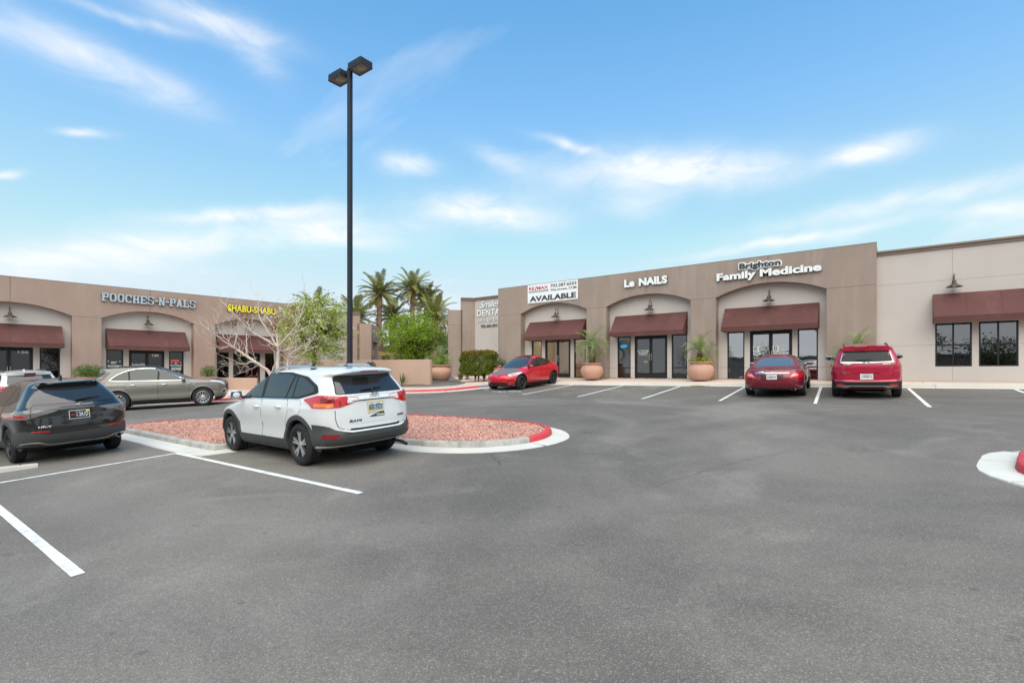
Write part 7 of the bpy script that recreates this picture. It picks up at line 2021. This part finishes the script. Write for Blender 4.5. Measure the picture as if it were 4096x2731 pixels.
c = Car('maroon_sedan', 'low maroon sedan with twin exhausts parked before the medical office', 'car', -3.52, 21.30, 94.4, sp, paint)
c.both('window_surround', rnd([(.90, .965), (-.60, 1.0), (-1.42, 1.01), (-1.02, 1.19), (-.5, 1.30), (-.05, 1.295), (.40, 1.17)], .05), M_trimblack, off=.002)
for P in ([(.78, .985), (-.08, 1.005), (-.06, 1.27), (.02, 1.26), (.42, 1.13)], [(-.14, 1.005), (-1.28, 1.02), (-.98, 1.165), (-.5, 1.275), (-.12, 1.275)]): c.both('side_window', rnd(P, .03), M_carglass, off=.006)
c.door([(.80, .30), (.86, .94), (-.10, .975), (-.11, .30)], (.02, .86)); c.door([(-.135, .30), (-.125, .975), (-1.05, .99), (-1.12, .80), (-.98, .40)], (-.92, .88))
c.panel('rear_window', rnd([(-.63, 1.03), (.63, 1.03), (.57, 1.16), (.47, 1.30), (-.47, 1.30), (-.57, 1.16)], .06), 'B', pm('rear_glass_pale', (.09, .10, .105), .02, ior=2.7), off=.004)
tg = rnd([(-.44, .60), (.44, .60), (.60, .72), (.70, .925), (-.70, .925), (-.60, .72)], .05)
c.panel('boot_gap', [(p[0] * 1.012, .765 + (p[1] - .765) * 1.03) for p in tg], 'B', M_well, off=.001, sink=.002); gate = c.panel('boot_lid', tg, 'B', paint, off=.005)
c.panel('plate_recess_shade', rnd([(-.30, .625), (.30, .625), (.36, .80), (-.36, .80)], .03), 'B', pm('paint_maroon_shaded', (.05, .004, .008), .4, coat=.5), off=.008, parent=gate)  # recess shade put into the colour: darker maroon panel on the lid
c.strip('boot_chrome_bar', [(-.50, .835), (0, .842), (.50, .835)], 'B', .026, M_chrome, off=.022)
for sg in (1, -1):
    w = lambda P: [(sg * p[0], p[1]) for p in P][::1 if sg > 0 else -1]
    tl = c.panel('tail_lamp', rnd(w([(.47, .67), (.92, .665), (1.08, .71), (1.10, .79), (.96, .855), (.74, .86), (.66, .85), (.56, .745)]), .03), 'W', M_tail, off=.010, grid=.05)
    c.panel('clear_lens', rnd(w([(.53, .705), (.84, .755), (.80, .80), (.66, .81), (.60, .765)]), .02), 'W', pm('lamp_pinkish', (.75, .36, .33), .12, coat=1), off=.0125, parent=tl, grid=.05)
    c.lathe_at('exhaust_tip', 'B', (sg * .62, .275), [(.05, -.06), (.052, .04), (.043, .042), (.038, -.03)], M_chrome, 24, tilt=RY(-pi / 2) @ Matrix.Diagonal((.72, 1.35, 1, 1)))
    MB().lathe([(.038, 0), (.001, .001)], 16, TR((-2.40, sg * .62, .275)) @ RY(-pi / 2)).build('exhaust_bore', M_well, c.root)
c.panel('bumper_valance', rnd([(-.72, .23), (.72, .23), (.62, .345), (-.62, .345)], .04), 'B', M_trimgrey, off=.006)
c.strip('bumper_crease_shade', [(-.80, .47), (0, .485), (.80, .47)], 'B', .012, pm('paint_maroon_shaded', (0, 0, 0)), off=.001)  # dark maroon strip painted as the shade of the bumper crease
c.plate(.715, '5NBE419', M_plate, M_blue, top=('California', M_red))
c.badge('CLS500', .50, .24, .868, .892, M_chrome, bold=.04)
q, n = c.hit('B', (0, .895)); em = MB(); em.tube([(q.x - .02, .04 * cos(t), .893 + .04 * sin(t)) for t in [k * pi / 12 for k in range(25)]], .006, 6, cap=False)
for k in range(3): em.tube([(q.x - .02, 0, .893), (q.x - .02, .038 * sin(k * 2 * pi / 3), .893 + .038 * cos(k * 2 * pi / 3))], .006, 6)
em.build('emblem', M_chrome, gate, 60)
c.wheels(None, 5, 'plain', M_alloy, M_alloy, .235, .255); c.mirrors(.66, 1.0, paint, size=(.07, .11, .07))
c.panel('windscreen', rnd([(-.66, .99), (.66, .99), (.52, 1.28), (-.52, 1.28)], .05), 'F', M_screen, off=.004)

# ---- crimson crossover
paint = CARPAINT('paint_crimson', (.42, .008, .04), .27, .2)
H = 1.685
sp = spec(2.66, 1.855, H, .358, .42,
    [(.20, 1.95), (.28, 2.12), (.45, 2.22), (.72, 2.245), (.88, 2.16), (.96, 1.95), (1.02, 1.55), (1.07, 1.18), (1.12, 1.04), (1.32, .64), (1.48, .30), (1.58, .02), (1.64, -.30), (1.685, -.75)],
    [(.20, -1.45), (.27, -1.72), (.30, -2.10), (.38, -2.25), (.46, -2.29), (.54, -2.30), (.57, -2.285), (.60, -2.25), (.80, -2.25), (.93, -2.24), (1.06, -2.235), (1.13, -2.20), (1.22, -2.13), (1.36, -2.03), (1.50, -1.92), (1.54, -1.96), (1.575, -1.98), (1.60, -1.92), (1.625, -1.75), (1.66, -1.35), (1.685, -.95)],
    suv_width(.922, H, 1.10), GLf(H), GLr(H), GNf, GNr, sculpt=lambda x, z: .012 * math.exp(-((z - .98) / .06) ** 2))
c = Car('crimson_crossover', 'crimson crossover with a chrome tailgate strip, rightmost of the parked cars', 'car', -.92, 21.33, 94.3, sp, paint)
c.both('window_surround', rnd([(1.0, 1.08), (-1.30, 1.11), (-1.82, 1.22), (-1.72, 1.38), (-1.35, 1.52), (-.80, 1.585), (-.20, 1.59), (.18, 1.51), (.55, 1.36)], .05), M_trimblack, off=.002)
for P in ([(.86, 1.12), (.0, 1.12), (.05, 1.53), (.16, 1.48)], [(-.08, 1.12), (-.88, 1.125), (-.96, 1.53), (-.06, 1.55)], [(-.98, 1.13), (-1.30, 1.14), (-1.74, 1.235), (-1.66, 1.36), (-1.08, 1.52)]): c.both('side_window', rnd(P, .03), M_carglass, off=.006)
c.door([(.80, .36), (.90, 1.06), (-.03, 1.08), (-.045, .355)], (.10, .95)); c.door([(-.07, .355), (-.055, 1.08), (-.98, 1.09), (-1.03, .90), (-.84, .40)], (-.72, .97))
tg = rnd([(-.56, .64), (.56, .64), (.66, .78), (.68, 1.0), (.66, 1.10), (-.66, 1.10), (-.68, 1.0), (-.66, .78)], .04)
c.panel('tailgate_gap', [(p[0] * 1.014, .87 + (p[1] - .87) * 1.025) for p in tg], 'B', M_well, off=.001, sink=.002); gate = c.panel('tailgate', tg, 'B', paint, off=.006)
c.panel('plate_brow', rnd([(-.36, .82), (.36, .82), (.28, .85), (-.28, .85)], .012), 'B', paint, off=.03, parent=gate)
c.panel('rear_glass_surround', rnd([(-.70, 1.13), (.70, 1.13), (.64, 1.30), (.57, 1.50), (-.57, 1.50), (-.64, 1.30)], .05), 'B', M_trimblack, off=.002)
for sg in (1, -1): c.panel('pillar_trim', [(sg * .682, 1.15), (sg * .660, 1.15), (sg * .588, 1.44), (sg * .603, 1.44)][::1 if sg < 0 else -1], 'B', M_alloy, off=.007)
c.panel('rear_window', rnd([(-.635, 1.16), (.635, 1.16), (.58, 1.30), (.525, 1.475), (-.525, 1.475), (-.58, 1.30)], .05), 'B', pm('rear_glass_dark', (.03, .031, .031), .03, spec=.25, ior=1.4), off=.006)
c.panel('roof_spoiler', rnd([(-.60, 1.52), (.60, 1.52), (.56, 1.58), (-.56, 1.58)], .02), 'B', paint, off=.06, sink=.06)
c.strip('chrome_strip', [(-.68, 1.135), (0, 1.125), (.68, 1.135)], 'B', .020, M_chrome, off=.016)
for sg in (1, -1):
    w = lambda P: [(sg * p[0], p[1]) for p in P][::1 if sg > 0 else -1]
    tl = c.panel('tail_lamp', rnd(w([(.32, 1.10), (.42, 1.045), (.52, 1.015), (.90, 1.02), (1.25, 1.09), (1.28, 1.14), (1.0, 1.20), (.74, 1.195), (.66, 1.115)]), .015), 'W', M_taild, off=.010, grid=.05)
    c.panel('red_light_bar', rnd(w([(.50, 1.03), (.88, 1.035), (.96, 1.06), (.92, 1.18), (.80, 1.18), (.78, 1.07), (.50, 1.05)]), .008), 'W', M_tail, off=.0125, parent=tl, grid=.05)
    P = [(.42, 1.07), (.60, 1.08), (.60, 1.095), (.40, 1.09)]; P = [(sg * p[0], p[1]) for p in P]; P = P if sg > 0 else P[::-1]
    c.panel('reverse_lens', P, 'B', M_tailw, off=.0125, parent=tl)
    P = [(.56, .44), (.78, .445), (.78, .485), (.56, .48)]; P = [(sg * p[0], p[1]) for p in P]; P = P if sg > 0 else P[::-1]
    c.panel('bumper_reflector', rnd(P, .008), 'B', M_tail, off=.013)
c.band('rear_bumper', .295, [(0, .545), (.7, .545), (1.0, .55), (1.6, .52)], M_trimblack, off=.008)
c.panel('bumper_chrome', rnd([(-.80, .40), (-.52, .36), (-.40, .40), (.40, .40), (.52, .36), (.80, .40), (.74, .43), (.42, .435), (-.42, .435), (-.74, .43)], .01), 'B', M_alloy, off=.016)
hem(c, 1.105, .062, .048, gate)
c.plate(.70, 'LYNN515', M_plate, M_dark, top=('California', M_blue), frame=M_plate)
c.badge('CR-V', .60, .42, .82, .858, M_chrome, bold=.04)
c.wiper((.28, 1.19), (-.14, 1.20), (.0, 1.165)); c.fin(-1.35, paint, .055); c.rails(-1.4, .2, .57, M_trimgrey, .025)
c.wheels(None, 5, 'split', M_alloyd, M_alloy, .236, .235); c.mirrors(.80, 1.17, M_blackgloss, size=(.08, .13, .085)); c.arch_trim(M_trimblack, .05); c.sill_panel(.23, .36, M_trimblack)
MB().tube([(-1.95, .42, .24), (-2.0, .1, .205), (-2.0, -.3, .205), (-1.9, -.5, .26)], .03, 8).build('exhaust_pipe', M_alloyd, c.root, 50)
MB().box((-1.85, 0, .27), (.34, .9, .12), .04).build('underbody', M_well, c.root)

# ------------------------------------------------------------------ what stands across the street behind the camera (seen in the glass)
ob = thing('office_building', 'long tan building across the road behind the camera, seen only in reflections', 'building', (6, -46, 0))
zz = gz(6, -46); 
for k in range(4):
    m = MB(); x0 = -36 + k * 18.1; m.box((x0 + 9, 0, zz + 2.3), (18, 9, 4.6), .02); m.box((x0 + 9, 4.6, zz + 1.6), (14, .1, 2.2)); m.build('wall', M_brown, ob)
MB().box((0, 0, zz + 4.75), (74, 9.6, .3), .02).build('cornice', M_trim, ob)
def refl_tree(lab, x, y, h, r, seed):
    rng = np.random.default_rng(seed); o = thing('street_tree', lab, 'tree', (x, y, gz(x, y)), 0, 'trees across the road')
    tp = [(0, 0, -.2), (.1, 0, h * .25), (0, .1, h * .42)]; MB().tube(tp, [.22, .17, .14], 8).build('trunk', M_bark, o, 60)
    tree_crown(o, rng, (0, 0, h * .68), (r, r, h * .34), 50, 60, .22, .5, M_far, 0, 0, tp, M_bark, .2, .1)
for i, (x, y, h, r) in enumerate(((-12, -16, 5.5, 2.6), (1.5, -13, 6.5, 3.0), (7.5, -15, 6.0, 2.8), (14, -17, 6.5, 3.0), (22, -12, 5.5, 2.6), (34, -3, 6, 3), (28, 10, 5.5, 2.8))):
    refl_tree('street tree behind the camera, %s of the row' % ('first', 'second', 'third', 'fourth', 'fifth', 'sixth', 'last')[i], x, y, h, r, 90 + i)
date_palm('date palm behind the camera mirrored in the medical office glass', -6.0, -8.0, gz(-6, -8), 7.5, 30, 1.1, 8)
